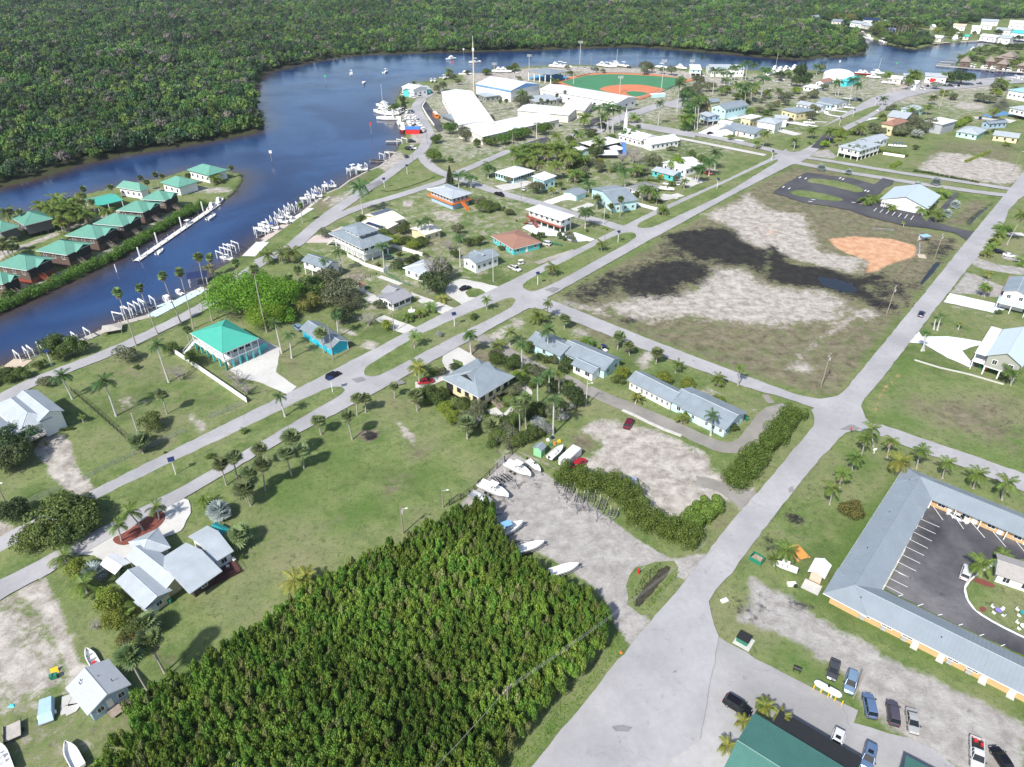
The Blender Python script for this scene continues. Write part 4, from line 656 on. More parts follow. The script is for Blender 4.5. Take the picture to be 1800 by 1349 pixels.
M_,L_,W_=block(h,(577,410),(636,438),(681,415.5),6.6,'hip','v',2.6,ROOFG,WHITE,z0=3.4,ov=1.6,seam=True,wins=('f','r'),wsp=2.4,ww=1.5,wh=1.5,stilts=True,inset=6)
bm_,bL,bW=M_,L_,W_
cup=MB().box((L_*.3,W_*.25,7.2),(L_*.7,W_*.75,9.6));part('cupola_wall',cup,WHITE,h,M_)
c=[(L_*.22,W_*.18,9.5),(L_*.78,W_*.18,9.5),(L_*.78,W_*.82,9.5),(L_*.22,W_*.82,9.5)];a_,b_=(L_/2,W_*.4,11),(L_/2,W_*.6,11)
part('cupola_roof',MB().face([c[0],c[1],a_]).face([c[1],c[2],b_,a_]).face([c[2],c[3],b_]).face([c[3],c[0],a_,b_]).face(c[::-1]),ROOFG,h,M_)
for i in range(3):windowset(True,.8,.8,GLASS,WHITE,h,M_@TR(L_*.7+.03,W_*(.33+.17*i),8.3,math.pi/2));windowset(True,.8,.8,GLASS,WHITE,h,M_@TR(L_*(.37+.13*i),W_*.25-.03,8.3))
rail(h,M_,[(.5,W_-.5),(.5,.5),(L_-.5,.5),(L_-.5,W_-.5)],1.0,WHITE,z=3.4);part('ground_storey',MB().box((3,3,0),(L_-3,W_-3,3.05)),WHITE,h,M_);stairs(h,M_,.6,2,3.3,5,1.6,math.pi,WHITE)
HT=[('house','white raised house with plain grey gable roof open beneath',(570,478),'the grey-roofed raised house',[((529,458.5),(572,473),(597,461),5.4,'gable','u',1.5,ROOFG,WHITE,dict(z0=2.8,stilts=True,seam=True))]),('house','low white house with shingled gable and dark screened sunroom',(690,545),'the sunroom house',[((661,521.5),(690,535.5),(729,521.5),2.9,'gable','v',1.2,mat('weathered_grey_shingle',(.28,.28,.3),.8,var=.15),WHITE,dict(ww=2.0,wsp=2.3,wh=1.3)),((669,513),(686,520),7,2.95,'gable','u',1.3,mat('weathered_grey_shingle',(.28,.28,.3)),WHITE,dict(wins=()))]),('shed','small white garden shed with brown roof beside the sunroom house',(634,510),None,[((625,500),(634,504),(643,500),2.4,'gable','v',.7,ROOFB,WHITE,dict(wins=()))]),('house','pale blue house with broad hip roof behind the dark leaning tree',(750,490),'the house behind dark tree',[((708,471),(752,488),(782,470),3.2,'hip','v',2.0,ROOFL,WHITE,dict(seam=True)),((752,487),(778,487.5),(807,475),3.1,'gable','v',1.3,ROOFL,CYANW,{})]),('house','small white two-storey house with L-shaped pale grey roof',(838,470),'the small L-roofed white house',[((811,452),(836,464),(866,443),4.2,'gable','v',1.2,ROOFG,WHITE,dict(seam=True,wsp=2.6)),((822,447),(843,456),5,4.3,'gable','u',1.1,ROOFG,WHITE,dict(wins=()))]),('house','low teal-walled bungalow with brown shingle hip roof',(905,445),'the brown-roofed bungalow',[((863,415),(902,438.5),(935,416),2.9,'hip','auto',1.7,ROOFB,TEALW,dict(door=('r',.5,WHITE)))]),('house','white stilt house with red-brown outside stairs at street corner',(970,405),'the brown-staired stilt house',[((924,368),(986,388.5),(1007,378),6.4,'hip','u',.9,ROOFW,WHITE,dict(z0=3.4,stilts=True,ov=1.0,wsp=2.8,ww=1.3))]),('house','blue and orange two-storey house with veranda and pale roof',(785,360),'the blue and orange house',[((750,332.5),(794,350),(826,338),5.8,'hip','u',1.2,ROOFL,LBLUE,dict(ov=1.4,wsp=2.2,wh=1.6,wz=3.6))]),('house','cream flat-gabled house with solar panels on its roof',(670,400),'the solar-panelled house',[((641,378),(681,394),(702,379.5),3.6,'gable','v',1.2,mat('cream_roof',(.7,.66,.58),.7),CREAM,dict(wins=('r',))),((630,393),(673,407),(697,395),3.2,'shed','u',.8,mat('cream_roof',(.7,.66,.58)),CREAM,dict(wins=()))]),('outbuilding','tan flat-roofed outbuilding behind palm thicket and solar-panelled house',(745,415),None,[((720,402),(747,414),(771,402),3.6,'gable','v',.8,mat('cream_roof',(.7,.66,.58)),CREAM,dict(wins=('r',)))]),('house','white hip-roofed house with ribbon windows beyond the round dark tree',(902,318),'the ribbon-windowed white house',[((868,303),(903,313),(938,299.5),3.3,'hip','auto',1.6,ROOFW,CYANW,dict(ww=1.2,wsp=1.6,wh=1.5))]),('house','small white two-storey annex half hidden by round dark tree',(958,325),None,[((934,310),(956,318),(971,309.5),5.2,'shed','u',.8,ROOFW,CYANW,{})]),('house','pale aqua gabled house facing the side street',(1075,370),'the pale aqua gabled house',[((1038,331),(1079,358),(1109,343.5),4.6,'gable','v',2.3,ROOFG,CYANW,dict(wz=1.2,seam=True)),((1080,345),(1109,344.5),6,4.2,'gable','u',1.2,ROOFG,CYANW,dict(wins=()))]),('garage','small white garage with aqua gable and grey roof',(1003,350),None,[((988,337),(1013.5,344.5),(1026,335),2.8,'gable','v',.9,ROOFG,CYANW,dict(wins=()))]),('house','white house with dark grey hip roof behind yellow-green palms',(1125,345),'the dark-roofed white house',[((1100,329),(1127,338),(1147,323.5),3.0,'hip','auto',1.4,ROOFD,WHITE,{})]),('house','long low house with light metal roof and colourful doors',(1170,315),'the colourful-doored low house',[((1144.6,299.5),(1184,309.5),(1196,302),3.0,'gable','u',1.0,ROOFL,TEALW,dict(door=('f',.5,ORANGE)))]),('house','white gabled house hidden behind the round bright green tree',(1195,300),'the white gabled house',[((1163,286),(1206,298),(1226,285),4.0,'gable','v',2.0,ROOFW,WHITE,{})]),('church','white church with slim steeple and long white roof',(1130,255),'the white steepled church',[((1086,236),(1128,248),(1150,238),4.0,'gable','u',2.2,ROOFW,WHITE,{}),((1124,246.5),(1145,254.5),(1180,241),3.8,'gable','v',2.2,ROOFW,WHITE,dict(wins=('r',)))]),('house','white hip-roofed house with deep shady porch near the church',(1050,265),'the shady-porch house',[((1020,251),(1047,259.5),(1084,244.5),3.4,'hip','auto',1.2,ROOFW,DARK,dict(ov=1.6,wins=()))]),('pavilion','small pale aqua canopy roof beside the shady-porch house',(1018,266),None,[((1005,260),(1021,265.5),(1032,260),3.0,'gable','u',.8,ROOFW,CYANW,dict(wins=()))]),('school_gym','big white metal-roofed hall beside the curving river road',(830,222),'the big white hall',[((775,162),(806,219.7),(859,200),6.5,'gable','u',1.6,ROOFW,WHITE,dict(wins=('f',),wsp=8))]),('annex_building','low grey annex with large windows on the white hall',(800,214),None,[((776,203),(800,212.5),(797,196),3.4,'flat','u',.1,ROOFM,GREYW,dict(wsp=1.8,ww=1.4))]),('school_building','white school block with blue gable and roof trim',(890,165),'the blue-gabled school block',[((835,147.5),(898,159.5),(943,147),8.0,'gable','u',3.0,ROOFW,WHITE,dict(wins=()))]),('school_building','long white angled school wing behind the round hedge trees',(900,235),'the angled school wing',[((848,241),(985,209.5),(832,222),5.0,'gable','u',1.5,ROOFW,OFFW,dict(wins=('f','l'),wsp=9)),((908,194),(1000,203),(1030,192),4.8,'gable','u',1.0,ROOFW,OFFW,dict(wins=()))]),('school_building','long white school wing with small paired windows by ball field',(1040,182),'the ball-field school wing',[((948,157),(1086,181),(1118,171),6.0,'gable','u',1.8,ROOFW,WHITE,dict(wsp=7,ww=2)),((985,192),(1028,194.5),(1075,178),5.4,'flat','u',.5,ROOFW,OFFW,dict(wsp=6))]),('school_building','low grey flat-roofed school link beside the bushy courtyard tree',(950,182),None,[((918,171),(942,180),(976,169),4.0,'flat','u',.5,ROOFL,GREYW,{})]),('school_building','small flat grey-roofed school room below the blue-gabled block',(855,178),None,[((836,165),(853,171),(875,165.5),4.0,'flat','u',.5,ROOFL,GREYW,{})]),('house','white waterfront fish house at the bend of the river',(715,160),'the waterfront fish house',[((705,153),(726,158),(733,149),6.0,'gable','u',1.5,ROOFW,WHITE,{}),((726,160),(745,151),9,4.6,'gable','u',1.4,ROOFL,TEALW,{})]),('house','teal-walled dock store beside the waterfront fish house',(752,158),None,[((742,158),(758,157),(762,150),3.4,'flat','u',.6,ROOFL,TEALW,{})]),('marina_store','long pale-roofed marina store on the far quay',(1290,128),'the long marina store',[((1249,121.5),(1310,122),(1310,114),6.0,'gable','u',2.0,ROOFL,WHITE,{})]),('boat_shed','blue and white quayside shed on legs next to light mast',(1224,125),None,[((1214,123),(1234,123.5),(1235,116),5.0,'shed','u',1.0,ROOFW,CYANW,dict(z0=2.4,stilts=True))]),('house','tall aqua gabled stilt house behind royal palms',(1275,200),'the tall aqua house',[((1250,187),(1276,193),(1295,180),6.4,'gable','v',2.4,ROOFG,CYANW,dict(wz=4)),((1248,181),(1268,178.5),8,6.2,'gable','u',1.6,ROOFG,CREAM,dict(wins=()))]),('cottage','small pale blue stilt cottage near the tall aqua house',(1240,212),None,[((1229,200),(1245,206),(1257,200),5.4,'gable','u',1.0,ROOFL,LBLUE,dict(z0=2.6,stilts=True))]),('house','long white ranch house with grey roof and front gable',(1300,240),'the white ranch house',[((1270,224),(1326,236),(1342,226),3.2,'gable','u',2.0,ROOFG,WHITE,dict(wsp=4,door=('f',.5,ROOFB))),((1262,228),(1290,231.5),6,3.0,'gable','v',1.4,ROOFG,WHITE,dict(wins=())),((1262,216),(1284,219),8,4.6,'gable','u',1.0,ROOFW,WHITE,dict(wins=()))]),('outbuilding','boxy white two-storey building behind the white ranch house',(1315,218),None,[((1301,206),(1320,210),(1331,203),6.4,'flat','u',.2,ROOFW,CREAM,{})]),('house','white two-storey house with pale hip roof and garage doors',(1365,235),'the garage-fronted house',[((1330,213),(1364,218.5),(1378,212),6.0,'hip','auto',1.8,ROOFL,WHITE,dict(wz=1.0,wsp=4)),((1362,208),(1386,209),8,5.4,'gable','u',1.2,ROOFL,WHITE,dict(wins=()))]),('house','white house with dull grey hip roof up the long street',(1400,205),'the dull grey hip-roofed house',[((1373,192),(1400,199),(1420,191),5.0,'hip','auto',1.8,ROOFG,CREAM,{})]),('house','narrow pale blue-roofed house between two grey-roofed neighbours',(1425,192),None,[((1399,182),(1440,190),(1448,185),3.4,'gable','u',1.2,ROOFL,WHITE,{})]),('house','aqua and white house with blue-grey gable roof',(1465,190),'the aqua and white house',[((1436,177),(1472,184),(1481,176),3.8,'gable','u',1.6,ROOFG,WHITE,{}),((1434,181),(1462,185.5),6,3.2,'shed','u',.5,ROOFL,CYANW,{})]),('cottage','little white cottage with red-brown roof by white dome',(1445,150),None,[((1433,143.5),(1449,146),(1458,140.5),3.6,'gable','v',1.6,ROOFB,WHITE,{})]),('trailer_home','long white trailer home below the red-roofed cottage',(1425,160),None,[((1411,152),(1436,156),(1444,151),3.0,'flat','u',.2,ROOFW,WHITE,{})]),('house','cream two-storey house with brown hip roof behind shrubs',(1572,238),'the brown hip-roofed cream house',[((1548,217),(1571,221.5),(1590,212),6.2,'hip','auto',2.0,ROOFB,CREAM,{})]),('house','salmon house with broad pale roof among dark oaks',(1580,215),None,[((1559,204.5),(1594,209.5),(1605,199),6.4,'gable','u',2.0,ROOFL,PINKW,{})]),('house','small house with pale blue hip roof beyond the salmon house',(1600,198),None,[((1583,190.5),(1608,195),(1617,187),4.0,'hip','auto',1.2,ROOFL,CYANW,{})]),('warehouse','flat white-roofed grey storage building beside dark oaks',(1650,232),'the white-roofed storage building',[((1625,213),(1658,219.5),(1669,209.5),6.0,'flat','u',.2,ROOFW,mat('grey_panel',(.4,.41,.44),.7),dict(wins=()))]),('house','mint green bungalow with wide pale hip roof',(1705,242),'the mint green bungalow',[((1680,231),(1719,237.5),(1734,228),3.2,'hip','auto',2.0,ROOFL,mat('mint_wall',(.5,.78,.66),.7),{})]),('house','white bungalow with grey gable roof right of the mint bungalow',(1770,248),'the far right white bungalow',[((1745,237.5),(1791,243.5),(1798,236),3.2,'gable','u',1.4,ROOFL,CREAM,{})]),('cottage','small blue gabled garage behind the mint green bungalow',(1735,222),None,[((1725,214),(1739,218),(1749,208.5),3.4,'gable','v',1.2,ROOFG,LBLUE,{})]),('house','large white stilt house with pale roof on right edge',(1790,205),'the white stilt house at right edge',[((1774,189),(1812,197),(1818,176),6.2,'hip','auto',1.8,ROOFL,WHITE,dict(z0=2.4))]),('house','light blue-roofed row house by the marina basin',(1790,170),'the blue-roofed row house',[((1772,158),(1815,165.5),(1818,149),6.0,'hip','auto',1.6,mat('light_blue_roof',(.3,.5,.62),.5),WHITE,{})]),('house','pale-roofed house half hidden behind spreading shade tree',(1490,262),'the shade-tree house',[((1473,257),(1512,266),(1531,250),5.6,'hip','auto',1.4,ROOFL,WHITE,dict(z0=2.4,stilts=True))]),('house','white house with grey gable and open carport behind shade tree',(1530,250),None,[((1505,246),(1531,252),(1548,239.5),4.2,'gable','v',1.6,ROOFL,WHITE,{}),((1529,246),(1548,249),8,4.0,'shed','u',.5,ROOFW,None,{})]),]
for nm_,lab,at_,sh,bl in HT:
 h=house(nm_,lab,nm_.split('_')[0]if nm_ not in('school_building','school_gym','annex_building')else 'school',at_,sh)
 for b in bl:
  M_,L_,W_=block(h,*b[:3],b[3],b[4],b[5],b[6],b[7],b[8],**b[9])
 if 'brown outside stairs' in lab or 'red-brown' in lab and nm_=='house':
  rail(h,M_,[(.3,W_-.3),(.3,.3),(L_-.3,.3)],1.0,REDW,z=3.4)
  part('veranda',MB().box((.1,.1,3.05),(L_-.1,1.2,3.38)),REDW,h,M_);stairs(h,M_,L_*.12,.2,3.3,5.5,1.6,-.12,REDW,'red-brown staircase');stairs(h,M_,L_*.25,-1.0,3.3,5.0,1.6,math.pi*.98,REDW,'red-brown staircase')
 if 'orange two' in lab:
  rail(h,M_,[(.3,W_-.3),(.3,.3),(L_-.3,.3),(L_-.3,W_-.3)],1.0,ORANGE,z=3.0);part('veranda',MB().box((.2,.2,2.7),(L_-.2,W_-.2,2.98)),ORANGE,h,M_);stairs(h,M_,L_-.4,W_*.5,2.9,4.4,1.4,0,ORANGE)
 if 'steeple' in lab:
  S=h.matrix_basis.inverted()@Matrix.Translation(G(1098,236));part('steeple',MB().box((-1,-1,0),(1,1,8)).loft([[(-.9,-.9,8),(.9,-.9,8),(.9,.9,8),(-.9,.9,8)],[(-.06,-.06,15),(.06,-.06,15),(.06,.06,15),(-.06,.06,15)]]),WHITE,h,S)
 if 'blue gable' in lab:
  bt=mat('school_blue',(.12,.3,.6),.6);part('gable_panel',MB().face([(L_+.02,.3,8.0),(L_+.02,W_-.3,8.0),(L_+.02,W_/2,10.8)]).box((0,-.06,7.0),(L_,-.02,8.0)),bt,h,M_)
 if 'solar panels' in lab and nm_=='house':
  Ms,Ls,Ws=frame((641,378),(681,394),(702,379.5),3.6);Ms=h.matrix_basis.inverted()@Ms;sl_=1.2/(Ls/2)
  for r_ in range(3):
   for c_ in range(4):
    x0=.8+r_*1.9;y0=1.0+c_*2.5-r_*.6+1;z=3.66
    part('solar_panel',MB().loft([[(x0,y0,z+x0*sl_),(x0+1.7,y0,z+(x0+1.7)*sl_),(x0+1.7,y0+2.3,z+(x0+1.7)*sl_),(x0,y0+2.3,z+x0*sl_)],[(x0,y0,z+.08+x0*sl_),(x0+1.7,y0,z+.08+(x0+1.7)*sl_),(x0+1.7,y0+2.3,z+.08+(x0+1.7)*sl_),(x0,y0+2.3,z+.08+x0*sl_)]]),NAVY,h,Ms)
  for c_ in range(4):part('solar_panel',MB().box((3+c_*2.5,1.2,3.55),(5.3+c_*2.5,3.2,3.68)),NAVY,h,M_)
h=house('motel','low tan motel in a U with blue-grey metal roof round its yard','motel',(1560,1000),'the tan U-shaped motel')
MW=8.2
M1,L1,W1=block(h,(1590,820),(1447,1043),MW,2.9,'hip','u',1.75,ROOFM,TAN,ov=1.3,wins=(),seam=.7)
M2,L2,W2_=block(h,(1900,944),(1590,820),MW,2.904,'hip','u',1.745,ROOFM,TAN,ov=1.3,wins=(),seam=.7)
M3,L3,W3=block(h,(1447,1043),(1880,1262),MW,2.908,'hip','u',1.74,ROOFM,TAN,ov=1.3,wins=(),seam=.7)
ac=MB().box((-.45,-.55,0),(.45,-.04,.6)).mesh('air_conditioner',[mat('ac_unit',(.4,.4,.38),.7)])
dr=MB().box((-.5,-.05,0),(.5,.02,2.05)).mesh('door',[WHITE])
def on_edge(px,py):
 q=(h.matrix_basis@M3).inverted()@G(px,py,1.5);return q.x
for s in("D4 680 290","D4 828 368","D4 972 440","D4 1290 605","D4 1425 675"):
 x=on_edge(*PX(s)[0]);windowset(True,1.7,1.25,GLASS,WHITE,h,M3@TR(x,1.28,1.15));addo('air_conditioner',ac,h,M3@TR(x-.4,1.28,.45))
for s in("D4 1030 485","D4 1210 580","D4 1508 732","D4 1708 832"):
 x=on_edge(*PX(s)[0]);addo('door',dr,h,M3@TR(x,1.28,.05));addo('door_sill',MB().box((-.6,-.8,0),(.6,0,.12)).mesh('door_sill',[CONC]),h,M3@TR(x,1.25,0))
for s in("D4 1100 490","D4 1165 530","D4 1580 740","D4 1660 780"):
 x=on_edge(*PX(s)[0]);windowset(True,1.0,.5,GLASS,WHITE,h,M3@TR(x,1.28,1.9))
def ver(M,L,a,b):
 pm_=MB().box((-.09,-.09,0),(.09,.09,2.75)).mesh('post',[WHITE]);n=int((b-a)/4.2)
 for i in range(n+1):
  x=a+(b-a)*i/n;addo('post',pm_,h,M@TR(x,MW-.15));
  if i<n:
   addo('door',dr,h,M@TR(x+1.1,MW-1.28,.05,math.pi));windowset(True,1.4,1.1,GLASS,WHITE,h,M@TR(x+2.9,MW-1.28,1.1,math.pi))
 part('walkway',MB().box((a,MW-1.3,.02),(b,MW+.1,.14)),CONC,h,M)
ver(M2,L2,2,L2-MW);ver(M1,L1,MW,L1-MW);ver(M3,L3,MW,L3-3)
for Mx,n in((M1,5),(M3,9)):
 for i in range(n):
  part('roof_vent',MB().tube([(6+i*7,2.5+(i%2),3.2),(6+i*7,2.5+(i%2),4.1)],.12,8),DARK,h,Mx)
h=house('office','small shingled building on the lawn inside the motel yard','office',(1780,1020),'the motel lawn building')
block(h,(1750,1009),(1830,1036),(1838,1000),2.8,'gable','u',1.0,mat('pale_shingle',(.36,.34,.32),.85,var=.15,scale=2),WHITE,wins=('f',))
h=house('shed','peach garden shed with white gable roof beside the motel','shed',(1440,1020),'the peach garden shed')
M_,L_,W_=block(h,(1420,1004),(1450,1018),(1462,994),2.5,'gable','v',.9,ROOFW,PINKW,wins=());part('ramp',MB().box((0,-2.6,.02),(L_,.2,.16)),CONC,h,M_)
h=house('restaurant','large green ribbed metal roof building on the bottom edge','restaurant',(1400,1320),'the green-roofed restaurant')
M_,L_,W_=block(h,(1530,1376),(1326,1253),15,4.2,'gable','u',2.2,ROOFC,GREENW,seam=.45,wins=('r',))
part('awning',MB().loft([[(2,-4.0,2.9),(15,-4.0,2.9),(15,.4,3.7),(2,.4,3.7)],[(2,-4.0,3.0),(15,-4.0,3.0),(15,.4,3.8),(2,.4,3.8)]]),BLACK,h,M_)
h=house('shop_building','second green-roofed building cut by the bottom edge','shop',(1625,1345))
block(h,(1700,1384),(1593,1328),9,3.4,'gable','u',1.3,ROOFC,GREENW,seam=.45,wins=())
h=house('church','white gabled church hall with pale blue roof by dark lot','church',(1595,378),'the white church hall')
M_,L_,W_=block(h,(1547,350),(1632,367),(1654,344),3.6,'gable','v',3.4,mat('pale_blue_roof',(.45,.53,.58),.45,var=.05),WHITE,wins=('r',),ov=.8)
part('portico',MB().box((1,-.4,0),(6,.7,.2)).box((1,-.5,2.5),(6,.7,2.9)),WHITE,h,M_)
for i in range(5):part('column',MB().tube([(1.4+i*1.1,-.2,.2),(1.4+i*1.1,-.2,2.5)],.16,8),WHITE,h,M_)
h=house('house','large stilt house with sage gable wall and white porch roof','house',(1760,650),'the sage-gabled stilt house')
M_,L_,W_=block(h,(1733,625),(1798,645),21,6.4,'gable','u' if False else 'v',2.6,mat('pale_blue_roof',(.45,.53,.58)),GREYW,z0=3.0,stilts=True,seam=True,wsp=4,wh=1.3,wins=('f',))
M4,L4,W4=block(h,(1714,620),(1734,626),21,5.6,'shed','u',.1,ROOFW,None)
rail(h,M4,[(.2,20.5),(.2,.2),(L4,.2)],1.0,WHITE,z=3.0);part('veranda',MB().box((0,0,2.7),(L4+.3,20.8,2.98)),WHITE,h,M4)
for i in range(5):part('post',MB().box((-.12,-.12,0),(.12,.12,5.4)),WHITE,h,M4@TR(.3,.4+i*5))
h=house('carport','pale blue flat carport roof on white posts over driveway','carport',(1775,560),'the pale blue carport')
M_,L_,W_=block(h,(1752,531),(1806,544),(1815,530),3.2,'flat','u',.1,mat('pale_blue_roof',(.45,.53,.58)),None)
for x in(.3,L_/2,L_-.3):
 for y in(.3,W_-.3):part('post',MB().box((-.12,-.12,0),(.12,.12,3.0)),WHITE,h,M_@TR(x,y))
h=house('house','white upper-storey house with red-brown skirt roof on right edge','house',(1785,530),'the red-skirted white house')
block(h,(1762,511),(1812,523),(1826,498),6.2,'gable','v',1.4,ROOFG,WHITE,z0=.2,wz=3.9)
M_,L_,W_=block(h,(1758,517),(1812,530),(1828,497),3.4,'flat','u',.1,ROOFB,None)
DBR=mat('dark_brown_timber',(.06,.04,.035),.8,var=.25)
ISL=[((-10,467),(47,476),(96,454),'nearest to the clipped shore hedge with red-brown stairs',1),((62,441),(117,449),(156,427),'',1),((114,414.5),(169,420),(203,399),'',1),((163,393.5),(216,398),(245,379.5),'',1),((204,370),(251,374),(283,357),'',1),((246,351),(290,353.5),(320,340),'',1),((281,321),(314,330),(350,319),'',0),((328,299),(367,309),(387,295),'',0),((204,329),(247,336),(264,330),'',0),((20,383),(42,397),(93,384),'',2),((-45,396),(0,409),(30,396),'',2),((-50,492),(5,500),(30,484),'',1)]
nml=['large island cottage with red-brown stair and green hip roof','island cottage second from the front with green hip roof','island cottage third from the front with green hip roof','island cottage fourth from the front with green hip roof','island cottage fifth from the front with green hip roof','island cottage sixth from the front with green hip roof','white-walled island cottage with green roof behind the row','rearmost island cottage with green roof by the river point','island cottage with green roof half hidden by a tree at back','dark-sided island cottage with green roof and white windows','dark-sided island cottage cut by left edge with green roof','green-roofed island cottage cut by the lower left edge']
sh_=['the front island cottage','the second island cottage','the third island cottage','the fourth island cottage','the fifth island cottage','the sixth island cottage','the white-walled island cottage','the rearmost island cottage',None,'the dark-sided island cottage',None,None]
for(a,b,c_,_,k),lab,s in zip(ISL,nml,sh_):
 h=house('cottage',lab,'cottage',((a[0]+b[0]+c_[0])/3,(a[1]+b[1]+c_[1])/3+6),s)
 M_,L_,W_=block(h,a,b,c_,6.0 if k else 4.6,'hip','auto',2.6,ROOFS,(BROWNW,BROWNW,GREYS)[k]if k!=0 else WHITE,z0=1.6 if k else .2,ov=.9,wins=('f',),seam=True,wsp=3.4,wh=1.4,wz=3.6 if k else 1.6)
 if k==1:
  part('screen_porch',MB().box((L_-.9,.9,2.6),(L_-.4,W_-.9,5.7)),DARK,h,M_);part('skirt',MB().box((.9,.88,0),(L_-.9,W_-.9,1.59)),REDW if s=='the front island cottage' else BROWNW,h,M_)
  g0=[(L_-.2,W_*.35,5.9),(L_-.2,W_*.9,5.9),(L_-.2,W_*.62,7.4)]
  part('porch_gable',MB().face([(L_-3.5,W_*.62,7.42),(L_+.9,W_*.62,7.42),(L_+.9,W_*.3,5.85),(L_-2,W_*.3,5.85)]).face([(L_-3.5,W_*.62,7.42),(L_-2,W_*.94,5.85),(L_+.9,W_*.94,5.85),(L_+.9,W_*.62,7.42)]).face(g0,1),[ROOFS,DARK],h,M_)
  stairs(h,M_,L_+.2,W_*.35,2.6,4.5,1.4,.0,REDW if s=='the front island cottage' else WOOD)
h=house('pavilion','bright turquoise canopy roof among coconut palms on the island','pavilion',(185,365),'the turquoise island canopy')
block(h,(149,351),(172,363),(217,352),4.0,'gable','v',1.2,TQ,None);
for i in range(4):part('post',MB().box((-.1,-.1,0),(.1,.1,3.9)),WHITE,h,h.matrix_basis.inverted()@Matrix.Translation(G((152,172,190,214)[i],(353,363,359,353)[i],4)*1.0-Vector((0,0,4))))
h=house('pavilion','open grey-roofed ball court pavilion with blue floor','pavilion',(960,140),'the open ball court pavilion')
M_,L_,W_=block(h,(927,125.5),(969,132),(998,125.5),7.0,'hip','auto',2.0,ROOFG,None)
cm=MB().box((-.35,-.35,0),(.35,.35,6.8)).mesh('column',[WHITE])
for i in range(5):
 for j in(0,1):addo('column',cm,h,M_@TR(1+(L_-2)*i/4,1+(W_-2)*j))
part('court_wall',MB().box((3,W_-2,0),(L_-3,W_-1.8,4)),mat('school_blue',(.12,.3,.6)),h,M_)
h=house('storage_dome','big round white storage dome beside the river channel','dome',(1472,143),'the big white dome')
q=G(1472,143);rr=abs(G(1497,138).x-G(1447,138).x)/2;rings=[]
for z,k in((0,1),(5.6,1),(6.8,.9),(8.1,.65),(8.9,.3),(9.1,.02)):rings.append([(math.cos(t)*rr*k,math.sin(t)*rr*k,z)for t in[2*math.pi*i/40 for i in range(40)]])
part('shell',MB().loft(rings),WHITE,h)
h=house('shed','turquoise shed built against the foot of the white dome','shed',(1486,143));block(h,(1477,141),(1490,143),(1497,135),4.4,'shed','u',.8,mat('turq_shed',(.08,.55,.6),.5),mat('turq_shed',(.08,.55,.6),.5),wins=())
h=house('shed','mint green boat-yard shed with rounded grey roof','shed',(950,800),'the mint green yard shed')
M_,L_,W_=block(h,(935.5,786.5),(952,793.5),(964,786),2.5,'gable','v',.8,ROOFG,GREENW,wins=(),ov=.25)
FAR=[((1430,31),(1448,29.5),12,4,ROOFG,'grey-roofed house in forest left of the creek'),((1461,37),(1479,38.5),14,4,ROOFG,'grey hip-roofed house deep in the mangrove by creek'),((1494,39),(1514,42),12,5,ROOFL,'pale-roofed house on the far creek bank'),((1512,43),(1534,47),10,4,ROOFL,'grey outbuilding beside the far creek moorings'),((1518,35),(1548,36),12,6,NAVY,'blue-framed boat barn among the far trees'),((1558,39),(1575,38.5),10,4,ROOFW,'white-roofed cabin behind the far palm row'),((1560,53),(1573,54),10,4,mat('blue_grey_roof',(.2,.25,.38),.5),'blue-roofed cabin beneath the far palm row'),((1640,66),(1656,67.5),12,4,ROOFW,'white-roofed fish house on the far quay'),((1692,64),(1704,65),8,3.5,TQ,'little turquoise hut on the far quay'),((1722,63),(1752,66.5),12,5,ROOFW,'long white-roofed shed on the far quay'),((1755,66),(1777,68),14,6,ROOFL,'pale boxy warehouse on the far quay'),((1776,57),(1805,60),20,7,mat('turq_shed',(.08,.55,.6)),'aqua waterfront building at upper right corner'),((1708,49),(1726,50),16,6,ROOFW,'white workshop with dark door on far shore'),((1728,44),(1746,45),16,5,ROOFW,'white open canopy on the far shore'),((1675,45),(1698,46.5),10,5,PINKW,'rusty pink shed on the far shore'),((1750,52),(1778,54),14,5,ROOFL,'grey-roofed store on the far shore'),((1774,40),(1808,42),25,7,ROOFW,'large white warehouse near the top right corner'),((1725,37),(1756,38.5),14,5,ROOFL,'low grey shed row below the far treeline'),((1640,47),(1646,47),8,4,WHITE,'tiny white cabin under far trees'),((1687,108),(1706,109.5),14,5,THATCH,'pointed thatched hut at the head of the dock'),((1748,101),(1780,104.5),20,6,THATCH,'largest thatched roof in the resort'),((1752,112),(1771,114),12,4.5,THATCH,'low thatched hut behind the marina dock'),((1733,108),(1750,109),10,4.5,THATCH,'small thatched hut among resort palms'),((1788,115),(1812,117.5),14,4.5,THATCH,'thatched hut cut by the right edge'),((1762,99),(1782,101),16,7.5,THATCH,'stepped thatched roof behind the largest resort hut'),((1590,136),(1618,137),14,5,ROOFL,'pale quayside fish market roof'),((1626,134),(1666,136.5),12,5,ROOFL,'long grey quayside warehouse beside the dark banyan'),((1565,138),(1586,140),8,4,ROOFW,'white quayside shed left of the fish market'),((1598,146),(1612,148),9,5,WHITE,'small white quay house behind the shaggy palm'),((1633,143),(1642,144),6,3.5,RED,'small red-walled hut by parked cars')]
for a,b,w,ze,rf,lab in FAR:
 h=house('building' if 'hatch' not in lab else 'thatched_hut',lab,'building' if 'hatch' not in lab else 'hut',((a[0]+b[0])/2,(a[1]+b[1])/2+1))
 block(h,a,b,float(w),ze,'hip' if rf in(THATCH,)else 'gable','auto' if rf is THATCH else 'u',4.0 if rf is THATCH else 1.8,rf,BROWNW if rf is THATCH else OFFW if ze<5 else WHITE,wins=('f',),wsp=5)
lm(1600,140,'the quayside fish market');lm(1700,112,'the pointed thatched hut');lm(1760,110,'the resort thatched huts');lm(1650,75,'the far quay');lm(1520,60,'the far creek');lm(1740,60,'the far quay warehouses')
